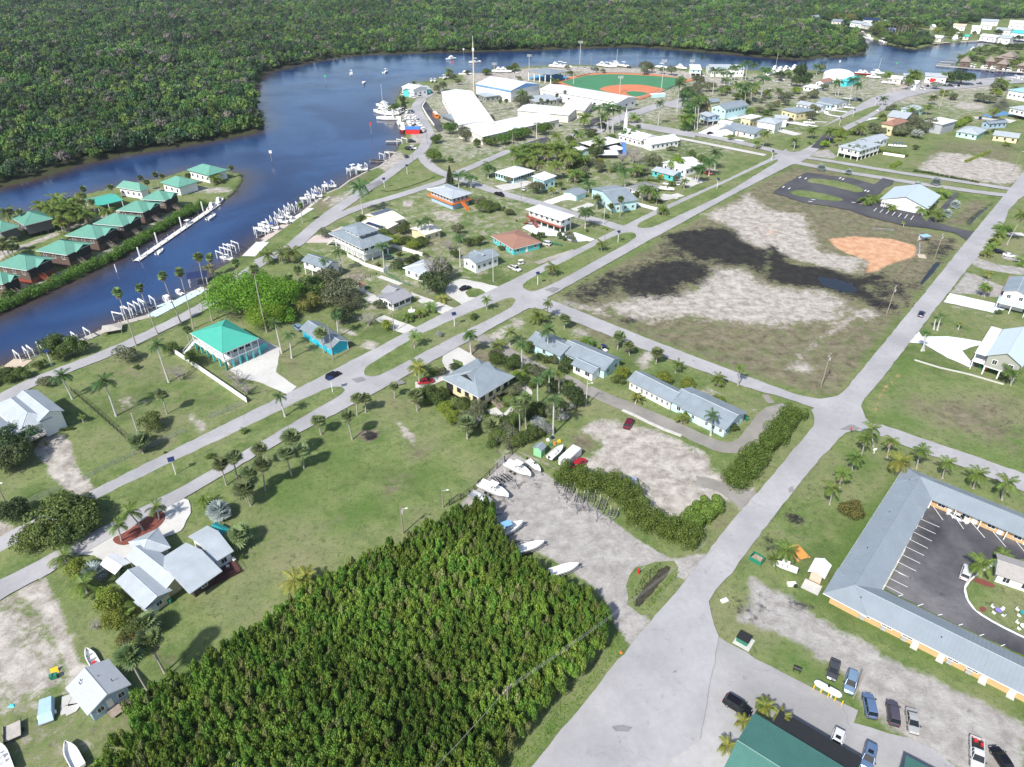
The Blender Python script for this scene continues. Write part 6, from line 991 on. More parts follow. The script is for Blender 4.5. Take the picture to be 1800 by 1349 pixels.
def car_proto(kind):
 if kind in CARP:return CARP[kind]
 L_,W_,H_=dict(sedan=(4.75,1.82,1.42),suv=(4.85,1.92,1.75),pickup=(5.7,1.98,1.85))[kind]
 hl,hw=L_/2,W_/2
 root=thing('parked_car',None,'car',(0,0,-500))
 belt=dict(sedan=.92,suv=1.06,pickup=1.12)[kind];hood=belt-.06
 st=[(-hl,hw*.78,belt-.22,.38),(-hl+.12,hw*.92,belt-.03,.28),(-hl+.6,hw,belt+.02,.22),(-.6,hw,belt,.2),(.9,hw,belt-.01,.2),(hl-.9,hw*.98,hood,.22),(hl-.28,hw*.9,hood-.12,.26),(hl,hw*.66,hood-.34,.36)]
 if kind=='pickup':st[0]=(-hl,hw*.97,belt-.02,.45);st[1]=(-hl+.1,hw,belt,.4)
 mb=MB();rings=[]
 for x,w,b,z in st:rings.append([(x,-w*.93,z),(x,-w,z+.22),(x,-w,b-.16),(x,-w*.9,b),(x,0,b+.035),(x,w*.9,b),(x,w,b-.16),(x,w,z+.22),(x,w*.93,z)])
 mb.loft(rings)
 c0,c1,c2,c3=dict(sedan=(-1.75,-1.05,.35,1.15),suv=(-2.25,-1.95,.45,1.15),pickup=(-.35,-.15,1.0,1.65))[kind];tw=hw*.74
 top=[(c1,H_),(c2,H_)]
 rf=MB();rf.loft([[(c1-.05,-tw,H_-.05),(c1-.05,tw,H_-.05),(c1,tw*.98,H_-.02),(c1,-tw*.98,H_-.02)],[(c1+.15,-tw,H_-.06),(c1+.15,tw,H_-.06),(c1+.15,tw*.94,H_+.02),(c1+.15,-tw*.94,H_+.02)],[((c1+c2)/2,-tw,H_-.06),((c1+c2)/2,tw,H_-.06),((c1+c2)/2,tw*.94,H_+.05),((c1+c2)/2,-tw*.94,H_+.05)],[(c2,-tw,H_-.06),(c2,tw,H_-.06),(c2,tw*.96,H_),(c2,-tw*.96,H_)]])
 for s in(-1,1):
  for xa,xb in((c0,c1),(c3,c2),((c1+c2)/2-.05,(c1+c2)/2-.05)):
   y0,y1=s*hw*.88,s*tw;rf.loft([[(xa-.06,y0-.03*s,belt-.02),(xa+.06,y0-.03*s,belt-.02),(xa+.06,y0+.015*s,belt-.02),(xa-.06,y0+.015*s,belt-.02)],[(xb-.05,y1-.03*s,H_-.04),(xb+.05,y1-.03*s,H_-.04),(xb+.05,y1+.015*s,H_-.04),(xb-.05,y1+.015*s,H_-.04)]])
 if kind=='pickup':
  bx0,bx1=-hl+.08,-.42
  body=MB();
  body.loft([r_ for r_,s_ in zip(rings,st)if s_[0]>-.7]if False else rings[3:]);body.box((bx0,-hw,.5),(bx1,hw,.62));body.box((bx0,-hw,.5),(bx1,-hw+.09,belt+.03));body.box((bx0,hw-.09,.5),(bx1,hw,belt+.03));body.box((bx0-.07,-hw,.5),(bx0,hw,belt+.03));body.box((bx1-.05,-hw,.5),(bx1+.1,hw,belt+.03));mb=body
  part('bed_liner',MB().box((bx0+.02,-hw+.1,.63),(bx1-.06,hw-.1,.68)),BLACK,root)
  rack=MB()
  for x in(-2.3,-1.4,-.7):rack.tube([(x,-hw+.1,belt),(x,-hw+.1,H_-.2),(x,hw-.1,H_-.2),(x,hw-.1,belt)],.03,5)
 part('body',mb,[PNT['white']],root);part('roof_panel',rf,[PNT['white']],root)
 def gl(name,pts):part(name,MB().loft([[p for p in pts],[(p[0]*1,p[1],p[2]-.02)for p in pts]]),CG,root)
 y0,y1=hw*.86,tw*.97
 gl('windshield',[(c3,-y0,belt-.01),(c3,y0,belt-.01),(c2,y1,H_-.045),(c2,-y1,H_-.045)]);gl('rear_window',[(c0,y0,belt-.01),(c0,-y0,belt-.01),(c1,-y1,H_-.045),(c1,y1,H_-.045)])
 for s in(-1,1):part('side_window',MB().face([(c0+.05,s*y0*1.01,belt),(c3-.05,s*y0*1.01,belt),(c2-.03,s*y1,H_-.06),(c1+.03,s*y1,H_-.06)][::s]),CG,root)
 ty=MB().tube([(0,-.11,0),(0,.11,0)],.34,16).mesh('tyre',[BLACK]);ri=MB().tube([(0,-.118,0),(0,.118,0)],.2,10).mesh('rim',[CHR])
 for x in(-hl+.95,hl-.98):
  for s in(-1,1):
   w=addo('wheel',ty,root,Matrix.Translation((x,s*(hw-.1),.34)));addo('rim',ri,w)
 for s in(-1,1):
  part('headlight',MB().box((hl-.3,s*hw*.62-.16,hood-.3),(hl-.14,s*hw*.62+.16,hood-.17)),LAMP,root);part('tail_light',MB().box((-hl-.01,s*hw*.7-.14,belt-.32),(-hl+.13,s*hw*.7+.14,belt-.12)),TAIL,root)
  part('mirror',MB().box((c3-.25,s*(hw+.1)-.09,belt+.0),(c3-.1,s*(hw+.1)+.09,belt+.15)),BLACK,root)
 part('bumper',MB().box((-hl-.04,-hw*.8,.35),(-hl+.1,hw*.8,.52)).box((hl-.2,-hw*.72,.32),(hl+.0,hw*.72,.46)),BLACK,root)
 CARP[kind]=root;return root
SMALL={}
def car(kind,col,c,f,label,sunroof=False,z=.03):
 """c = survey centre of the roof area, f = survey point ahead of it"""
 zz=.9;p=G(*c,zz);q=G(*f,zz);a=math.atan2(q.y-p.y,q.x-p.x)
 if ppm(p)>2.6:
  o=dup(car_proto(kind),(p.x,p.y,z),a)
  for ch in o.children:
   if ch.name.split('.')[0]in('body','roof_panel'):ch.material_slots[0].link='OBJECT';ch.material_slots[0].material=PNT[col]
   if ppm(p)<5 and False:pass
  if sunroof:part('sunroof',MB().box((-.45,-.38,1.5),(.25,.38,1.5+.3)),CG,o)if False else part('sunroof',MB().box((-.6,-.4,1.6),(.1,.4,1.815 if kind=='suv' else 1.49)),CG,o)
 else:
  key=(kind,col)
  if key not in SMALL:
   H_=dict(sedan=1.42,suv=1.75,pickup=1.8)[kind];mb=MB();L_=2.3
   mb.loft([[(x,-w,.25),(x,-w,b-.1),(x,-w*.85,b),(x,w*.85,b),(x,w,b-.1),(x,w,.25)]for x,w,b in((-L_,.8,.8),(-L_+.3,.9,.98),(.9,.92,.98),(L_-.3,.85,.8),(L_,.7,.6))])
   a0,a1,b1,b0=dict(sedan=(-1.6,-1,.3,1.1),suv=(-2.1,-1.9,.4,1.1),pickup=(-.4,-.2,.8,1.4))[kind]
   mb.loft([[(a0,-.82,.97),(b0,-.82,.97),(b0,.82,.97),(a0,.82,.97)],[(a1,-.68,H_-.06),(b1,-.68,H_-.06),(b1,.68,H_-.06),(a1,.68,H_-.06)]],1);mb.box((a1,-.68,H_-.06),(b1,.68,H_),0)
   for x in(-1.4,1.4):
    for s in(-1,1):mb.tube([(x,s*.7,.33),(x,s*.93,.33)],.33,8,2)
   if kind=='pickup':mb.box((-2.2,-.75,.981),(-.5,.75,1.0),2)
   SMALL[key]=mb.mesh('parked_car',[PNT[col],CG,BLACK])
  o=thing('parked_car',None,'car',(p.x,p.y,z),a,me=SMALL[key])
 o['category']='pickup truck' if kind=='pickup' else 'car'
 if label:o['label']=label
 else:rep(o,'distant %s %s'%(col,dict(sedan='car',suv='SUV',pickup='pickup')[kind]),'%s %ss'%(col,dict(sedan='car',suv='SUV',pickup='pickup')[kind]),'vehicles parked about the village')
 return o
def hull(mb,L_,B,D,m=0,flare=.15,deck=.35,sheer=.35,n=9,floor_m=0):
 """open hull, bow at +x, keel at z=0"""
 O,I=[],[]
 for i in range(n+1):
  t=i/n;x=-L_/2+L_*t;w=B/2*(1-max(0,(t-.45)/.55)**2.4)if t<1 else .03;w=max(w,.03);top=D+sheer*t*t;kz=0.0+max(0,t-.7)*1.2*D
  O.append([(x,-w,top),(x,-w*.86,D*.35+kz*.6),(x,0,kz),(x,w*.86,D*.35+kz*.6),(x,w,top)])
  wi=max(w-.13,.01);I.append([(x,-w,top),(x,-wi,top+.02),(x,-wi*.97,min(top,deck+kz*.9)),(x,wi*.97,min(top,deck+kz*.9)),(x,wi,top+.02),(x,w,top)])
 mb.loft(O,m,cap=False,close=False);mb.loft([r_[::-1]for r_ in I],floor_m,cap=False,close=False)
 mb.face([O[0][4],O[0][3],O[0][2],O[0][1],O[0][0]],m)
 return mb
def outboard(root,x,y,z):
 mb=MB();mb.loft([[(x-.2,y-.17,z+.35),(x+.16,y-.17,z+.35),(x+.16,y+.17,z+.35),(x-.2,y+.17,z+.35)],[(x-.26,y-.19,z+.7),(x+.14,y-.19,z+.7),(x+.14,y+.19,z+.7),(x-.26,y+.19,z+.7)],[(x-.15,y-.12,z+.88),(x+.08,y-.12,z+.88),(x+.08,y+.12,z+.88),(x-.15,y+.12,z+.88)]])
 mb.box((x-.08,y-.06,z-.35),(x+.08,y+.06,z+.36));part('outboard_motor',mb,BLACK,root)
def boat(c,f,L_,label,ttop=None,motors=1,z=0.0,floor=WHITE,hullm=None,console=True,trailer=True,near=True,cat='boat',name='boat',tz=.75,cabin=False,mast=0,group=None):
 p=G(*c,z+tz*.8);q=G(*f,z+tz*.8);a=math.atan2(q.y-p.y,q.x-p.x);zz=z+(tz if trailer else 0)
 o=thing(name,label,cat,(p.x,p.y,zz),a,group);D=.95*L_/7;B=L_*.33
 part('hull',hull(MB(),L_,B,D,flare=.2,sheer=.3*L_/7,deck=D*.45),[hullm or GELC],o)
 fl_=D*.45+.03
 if cabin:
  part('cabin',MB().loft([[(-L_*.2,-B*.33,fl_),(L_*.18,-B*.3,fl_),(L_*.18,B*.3,fl_),(-L_*.2,B*.33,fl_)],[(-L_*.17,-B*.3,D+1.2),(L_*.1,-B*.24,D+1.2),(L_*.1,B*.24,D+1.2),(-L_*.17,B*.3,D+1.2)]]),GELC,o)
  part('cabin_window',MB().box((-L_*.14,-B*.33,D+.45),(L_*.09,B*.33,D+.85)),GLASS,o);part('fly_bridge',MB().box((-L_*.14,-B*.2,D+1.21),(L_*.0,B*.2,D+1.8)),GELC,o)
 elif console:
  part('console',MB().loft([[(-.35,-.4,fl_),(.55,-.4,fl_),(.55,.4,fl_),(-.35,.4,fl_)],[(-.2,-.34,fl_+.85),(.25,-.34,fl_+.85),(.25,.34,fl_+.85),(-.2,.34,fl_+.85)]]),GELC,o)
  part('windscreen',MB().face([(.28,-.34,fl_+.85),(.28,.34,fl_+.85),(.1,.28,fl_+1.2),(.1,-.28,fl_+1.2)]),GLASS,o);part('seat',MB().box((-1.25,-.42,fl_),(-.75,.42,fl_+.65)).box((.75,-.3,fl_),(1.2,.3,fl_+.4)),WHITE,o)
 if ttop is not None:
  part('t_top',MB().box((-1.2,-.85,fl_+1.95),(.95,.85,fl_+2.02)),ttop,o);fr=MB()
  for x in(-.5,.45):
   for s in(-1,1):fr.tube([(x,s*.45,fl_),(x*1.3,s*.62,fl_+1.95)],.025,5)
  part('frame',fr,STEEL,o)
 for i in range(motors):outboard(o,-L_/2-.15,(i-(motors-1)/2)*.55,D*.5)
 if mast:part('mast',MB().tube([(L_*.05,0,D),(L_*.05,0,D+mast)],.07,6).tube([(L_*.05,0,D+1.3),(-L_*.35,0,D+1.4)],.09,6),WHITE,o)
 if trailer:trail(o,None,L_,False)
 return o
def trail(root,M,L_,wheelsdark=True,m=STEEL,z=-.75):
 M=M or Matrix.Identity(4);w=.85
 part('trailer_frame',MB().box((-L_*.42,-w,.5+z),(L_*.2,-w+.1,.62+z)).box((-L_*.42,w-.1,.5+z),(L_*.2,w,.62+z)).loft([[(L_*.2,-w,.5+z),(L_*.2,-w+.1,.5+z),(L_*.2,-w+.1,.62+z),(L_*.2,-w,.62+z)],[(L_*.5,-.05,.5+z),(L_*.5,.05,.5+z),(L_*.5,.05,.62+z),(L_*.5,-.05,.62+z)]]).loft([[(L_*.2,w-.1,.5+z),(L_*.2,w,.5+z),(L_*.2,w,.62+z),(L_*.2,w-.1,.62+z)],[(L_*.5,-.05,.5+z),(L_*.5,.05,.5+z),(L_*.5,.05,.62+z),(L_*.5,-.05,.62+z)]]).box((L_*.48,-.05,.5+z),(L_*.64,.05,.6+z)),m,root,M)
 for k in range(4):part('cross_bar',MB().box((-L_*.4+k*L_*.19,-w,.45+z),(-L_*.4+k*L_*.19+.09,w,.52+z)),m,root,M)
 for x in(-L_*.22,-L_*.06):
  for s in(-1,1):part('wheel',MB().tube([(x,s*(w+.08),.32+z),(x,s*(w+.28),.32+z)],.32,12),BLACK,root,M)
 part('coupler',MB().tube([(L_*.6,0,.1+z),(L_*.6,0,.75+z)],.05,6),BLACK,root,M)
def trailer(c,f,L_,label,m=STEEL):
 p=G(*c,.5);q=G(*f,.5);o=thing('boat_trailer',label,'boat trailer',(p.x,p.y,0),math.atan2(q.y-p.y,q.x-p.x),'empty boat trailers in the gravel yard');trail(o,None,L_,m=m,z=0)
 for y in(-.35,.35):part('bunk',MB().box((-L_*.4,y-.07,.66),(L_*.12,y+.07,.78)).box((-L_*.38,y-.03,.6),(-L_*.36,y+.03,.67)),BLACK,o)
 for s in(-1,1):part('guide_post',MB().tube([(-L_*.42,s*.85,.55),(-L_*.42,s*.95,1.5)],.04,6),WHITE,o)
 return o
SB={}
def small_boat(c,f,L_,kind='skiff',z=WATER_Z,lab=None):
 key=(kind,L_)
 if key not in SB:
  mb=MB();hull(mb,L_,L_*.32,L_*.13,2 if kind=='red' else 0,deck=L_*.08)
  if kind in('yacht','red','sail'):mb.loft([[(-L_*.25,-L_*.12,L_*.1),(L_*.2,-L_*.1,L_*.1),(L_*.2,L_*.1,L_*.1),(-L_*.25,L_*.12,L_*.1)],[(-L_*.2,-L_*.1,L_*.27),(L_*.1,-L_*.07,L_*.27),(L_*.1,L_*.07,L_*.27),(-L_*.2,L_*.1,L_*.27)]]);mb.box((-L_*.18,-L_*.108,L_*.19),(L_*.1,L_*.108,L_*.23),1);mb.box((-L_*.15,-L_*.07,L_*.275),(L_*.0,L_*.07,L_*.34))
  else:mb.box((-L_*.05,-L_*.06,L_*.06),(L_*.08,L_*.06,L_*.2));mb.box((-L_*.16,-L_*.11,L_*.34),(L_*.14,L_*.11,L_*.352),3 if kind=='blue' else 0);[mb.tube([(x*L_,y*L_,L_*.1),(x*L_,y*L_,L_*.34)],.04,4,1)for x in(-.1,.1)for y in(-.08,.08)];mb.box((-L_*.54,-.2,L_*.1),(-L_*.5,.2,L_*.2),1)
  if kind=='sail':mb.tube([(0,0,L_*.2),(0,0,L_*1.15)],.09,5);mb.tube([(0,0,L_*.3),(-L_*.4,0,L_*.31)],.14,5)
  SB[key]=mb.mesh('boat',[GELC,DARK,mat('red_hull',(.3,.03,.03),.4),mat('blue_canvas',(.03,.08,.35),.7)])
 p=G(*c,z);q=G(*f,z);o=thing('boat',lab,'boat',(p.x,p.y,z-L_*.03),math.atan2(q.y-p.y,q.x-p.x),me=SB[key])
 if lab is None:rep(o,dict(skiff='white centre-console boat',blue='blue-canopied white boat',yacht='white cabin boat',red='red-hulled trawler',sail='masted sailing boat')[kind],dict(skiff='white centre-console boats',blue='blue-canopied white boats',yacht='white cabin boats',red='red-hulled trawlers',sail='masted sailing boats')[kind],'boats about the river and quays')
 return o
LIFT={}
def boat_lift(c,f,w=4.2,l=4.6,h=2.6):
 """white lift: four piles, two top beams, cradle"""
 if 'p' not in LIFT:
  LIFT['p']=MB().tube([(0,0,-2.5),(0,0,h)],.16,7).mesh('pile',[WHITE]);LIFT['b']=MB().box((-.1,-.13,h-.35),(l+.1,.13,h-.05)).mesh('beam',[WHITE]);LIFT['m']=MB().box((.2,-.22,h-.04),(.7,.22,h+.25)).mesh('motor',[mat('grey_motor',(.4,.4,.42))]);LIFT['c']=MB().box((-.08,0,.1),(.08,w,.3)).mesh('cradle',[STEEL])
 p=G(*c);q=G(*f);o=thing('boat_lift',None,'boat lift',p,math.atan2(q.y-p.y,q.x-p.x))
 for x in(0,l):
  for y in(-w/2,w/2):addo('pile',LIFT['p'],o,TR(x,y))
  addo('cradle',LIFT['c'],o,TR(x,-w/2))
 for y in(-w/2,w/2):addo('beam',LIFT['b'],o,TR(0,y));addo('motor',LIFT['m'],o,TR(0,y))
 rep(o,'white four-post boat lift','white four-post boat lifts','boat lifts along the river wall');return o
def dock(s,w,label,m=DECK,z=.15,name='dock',plank=True):
 pts=W2(s,z);a,b=pts[0],pts[1];d=b-a;L_=d.length;o=thing(name,label,'dock',(a.x,a.y,0),math.atan2(d.y,d.x))
 near=ppm(a)>2.6 and plank
 if near:
  n=min(300,int(L_/.6));pl=MB().box((0,-w/2,z-.07),(L_/n-.03,w/2,z)).mesh('plank',[m])
  for i in range(n):addo('plank',pl,o,TR(i*L_/n,0,random.uniform(-.01,.01)))
  part('stringer',MB().box((0,-w/2+.2,z-.3),(L_,-w/2+.35,z-.08)).box((0,w/2-.35,z-.3),(L_,w/2-.2,z-.08)),m,o)
 else:part('deck',MB().box((0,-w/2,z-.2),(L_,w/2,z)),m,o)
 pm_=MB().tube([(0,0,-2.6),(0,0,.55)],.14,6).mesh('pile',[WOOD])
 for i in range(max(2,int(L_/5))+1):
  for s_ in(-1,1):addo('pile',pm_,o,TR(L_*i/max(2,int(L_/5)),s_*(w/2+.12)))
 return o
def pole(base,h,label,cross=True,m=None,transformer=False,lean=None,r=.16,lamp=False):
 p=G(*base);o=thing('utility_pole',label,'utility pole',p)
 part('post',MB().tube([(0,0,0),(0,0,h)],[r,r*.65],8),m or WOOD,o)
 if cross:
  part('crossarm',MB().box((-1.1,-.07,h-.75),(1.1,.07,h-.6)),WOOD,o,Matrix.Rotation(.9,4,'Z'))
  for x in(-1,-.4,.4,1):part('insulator',MB().tube([(x,0,h-.6),(x,0,h-.35)],.05,6),WHITE,o,Matrix.Rotation(.9,4,'Z'))
 if transformer:part('transformer',MB().tube([(.35,0,h-2.2),(.35,0,h-1.3)],.22,10),mat('grey_motor',(.4,.4,.42)),o)
 if lamp:part('lamp_arm',MB().tube([(0,0,h-.9),(1.1,0,h-.6)],.04,5),STEEL,o);part('lamp_head',MB().box((1.0,-.12,h-.7),(1.5,.12,h-.55)),WHITE,o)
 return o
def wire(a,b,sag=.8,label=None,r=.02):
 a=Vector(a);b=Vector(b);pts=[a.lerp(b,i/8)-Vector((0,0,sag*4*(i/8)*(1-i/8)))for i in range(9)]
 mb=MB();mb.tube([q-a for q in pts],r,3);o=thing('power_line',label,'power line',a,me=mb.mesh('power_line',[mat('wire',(.25,.25,.25),.5)]));return o
SOL={}
def solar_lamp(base,h=4.6):
 if not SOL:
  SOL['a']=MB().tube([(0,0,0),(0,0,h)],.11,8).box((-.3,-.3,0),(.3,.3,.12)).mesh('post',[WHITE]);SOL['b']=MB().loft([[(-.75,-.5,h+.05),(.75,-.5,h+.05),(.75,.4,h+.75),(-.75,.4,h+.75)],[(-.75,-.54,h+.1),(.75,-.54,h+.1),(.75,.36,h+.8),(-.75,.36,h+.8)]]).mesh('solar_panel',[NAVY]);SOL['c']=MB().box((-.12,.0,h-.35),(.12,1.0,h-.22)).mesh('lamp_head',[WHITE])
 o=thing('street_lamp',None,'street lamp',G(*base),.5)
 addo('post',SOL['a'],o);addo('solar_panel',SOL['b'],o);addo('lamp_head',SOL['c'],o);rep(o,'white solar street lamp','white solar street lamps','solar street lamps on the grass medians');return o
def fence(s,h,label,kind='panel',m=WHITE,sp=2.2,cat='fence',name='fence'):
 pts=W2(s);o=thing(name,label,cat,(pts[0].x,pts[0].y,0));b=Vector((pts[0].x,pts[0].y,0));pm_=MB().box((-.07,-.07,0),(.07,.07,h+.06)).mesh('post',[m]);k=0
 for a,c in zip(pts[:-1],pts[1:]):
  d=c-a;n=max(1,int(d.length/sp));an=math.atan2(d.y,d.x);l=d.length/n
  key=(kind,round(l,2),h,m.name)
  if key not in SOL:
   mb=MB()
   if kind=='panel':mb.box((.07,-.025,.08),(l-.07,.025,h))
   elif kind=='rail':[mb.box((.0,-.03,z-.06),(l,.03,z))for z in(h*.45,h*.95)]
   elif kind=='picket':[mb.box((.07,-.03,z-.06),(l-.07,.03,z))for z in(h*.2,h*.9)];[mb.box((i*.16+.1,-.012,.05),(i*.16+.13,.012,h))for i in range(int((l-.1)/.16))]
   else:
    for z in(.05,h):mb.box((0,-.02,z-.04),(l,.02,z))
    q=int(l/.22);[mb.face([(i*l/q-.009,0,.05),(i*l/q+.009,0,.05),((i+1)*l/q+.009,0,h),((i+1)*l/q-.009,0,h)])for i in range(q)];[mb.face([((i+1)*l/q-.009,.004,.05),((i+1)*l/q+.009,.004,.05),(i*l/q+.009,.004,h),(i*l/q-.009,.004,h)])for i in range(q)]
    [mb.box((0,-.006,z-.012),(l,.006,z))for z in[h*.1*j for j in range(1,10)]]
   SOL[key]=mb.mesh({'panel':'panel','rail':'rail','picket':'panel','mesh':'wire_mesh'}[kind],[m])
  for i in range(n):
   q=a+d*i/n-b;addo('post',pm_,o,TR(q.x,q.y,0,an));addo({'panel':'panel','rail':'rail','picket':'panel','mesh':'wire_mesh'}[kind],SOL[key],o,TR(q.x,q.y,0,an))
 return o
def simple(name,label,cat,at,parts,rz=0.0,group=None,z=0.0):
 o=thing(name,label,cat,G(*at)+Vector((0,0,z)),rz,group)
 for nm_,mb,mt in parts:part(nm_,mb,mt,o)
 return o
def bin_(at,col,label,rz=0.0):
 o=simple('wheelie_bin',label,'bin',at,[('body',MB().loft([[(-.25,-.28,.08),(.25,-.28,.08),(.25,.28,.08),(-.25,.28,.08)],[(-.32,-.36,1.0),(.32,-.36,1.0),(.32,.36,1.0),(-.32,.36,1.0)]]),col),('lid',MB().box((-.34,-.38,1.0),(.34,.4,1.07)),col),('wheel',MB().tube([(-.3,.3,.1),(.3,.3,.1)],.1,8),BLACK)],rz);return o
for x,y,s in((240,930,'the red mulch bed'),(640,620,'the long grass median'),(1010,470,'the second grass median'),(1250,330,'the third grass median'),(1460,230,'the far grass median'),(650,790,'the big green lawn'),(1150,820,'the sandy centre lot'),(900,880,'the gravel boat yard'),(1540,430,'the orange clay patch'),(1200,560,'the muddy field'),(1460,730,'the eastern crossroads'),(1480,870,'the lawn west of motel'),(430,560,'the giant ficus'),(250,590,'the riverside path'),(150,720,'the western grass lot'),(60,1150,'the sandy western lot'),(500,400,'the river boat lifts'),(690,265,'the small town docks'),(700,200,'the trawler moorings'),(1100,160,'the baseball field'),(1190,210,'the royal palm grove'),(1330,175,'the grove by marina store'),(960,275,'the coconut palm garden'),(60,370,'the island point palms'),(140,365,'the island coconut garden'),(0,430,'the island fan palm clump'),(340,400,'the floating dock'),(1720,750,'the long eastern road'),(1740,420,'the north-east road'),(1700,300,'the white sandy lot'),(1640,180,'the sandy car park'),(1760,140,'the marina basin'),(1560,1240,'the gravel car park'),(1300,1100,'the verge by wide road'),(1060,215,'the school palms'),(900,250,'the school hedge trees'),(1000,110,'the far boat yard'),(1180,120,'the quay beyond ball field'),(560,130,'the river bend')):
 lm(x,y,s)
def at_lm():pass
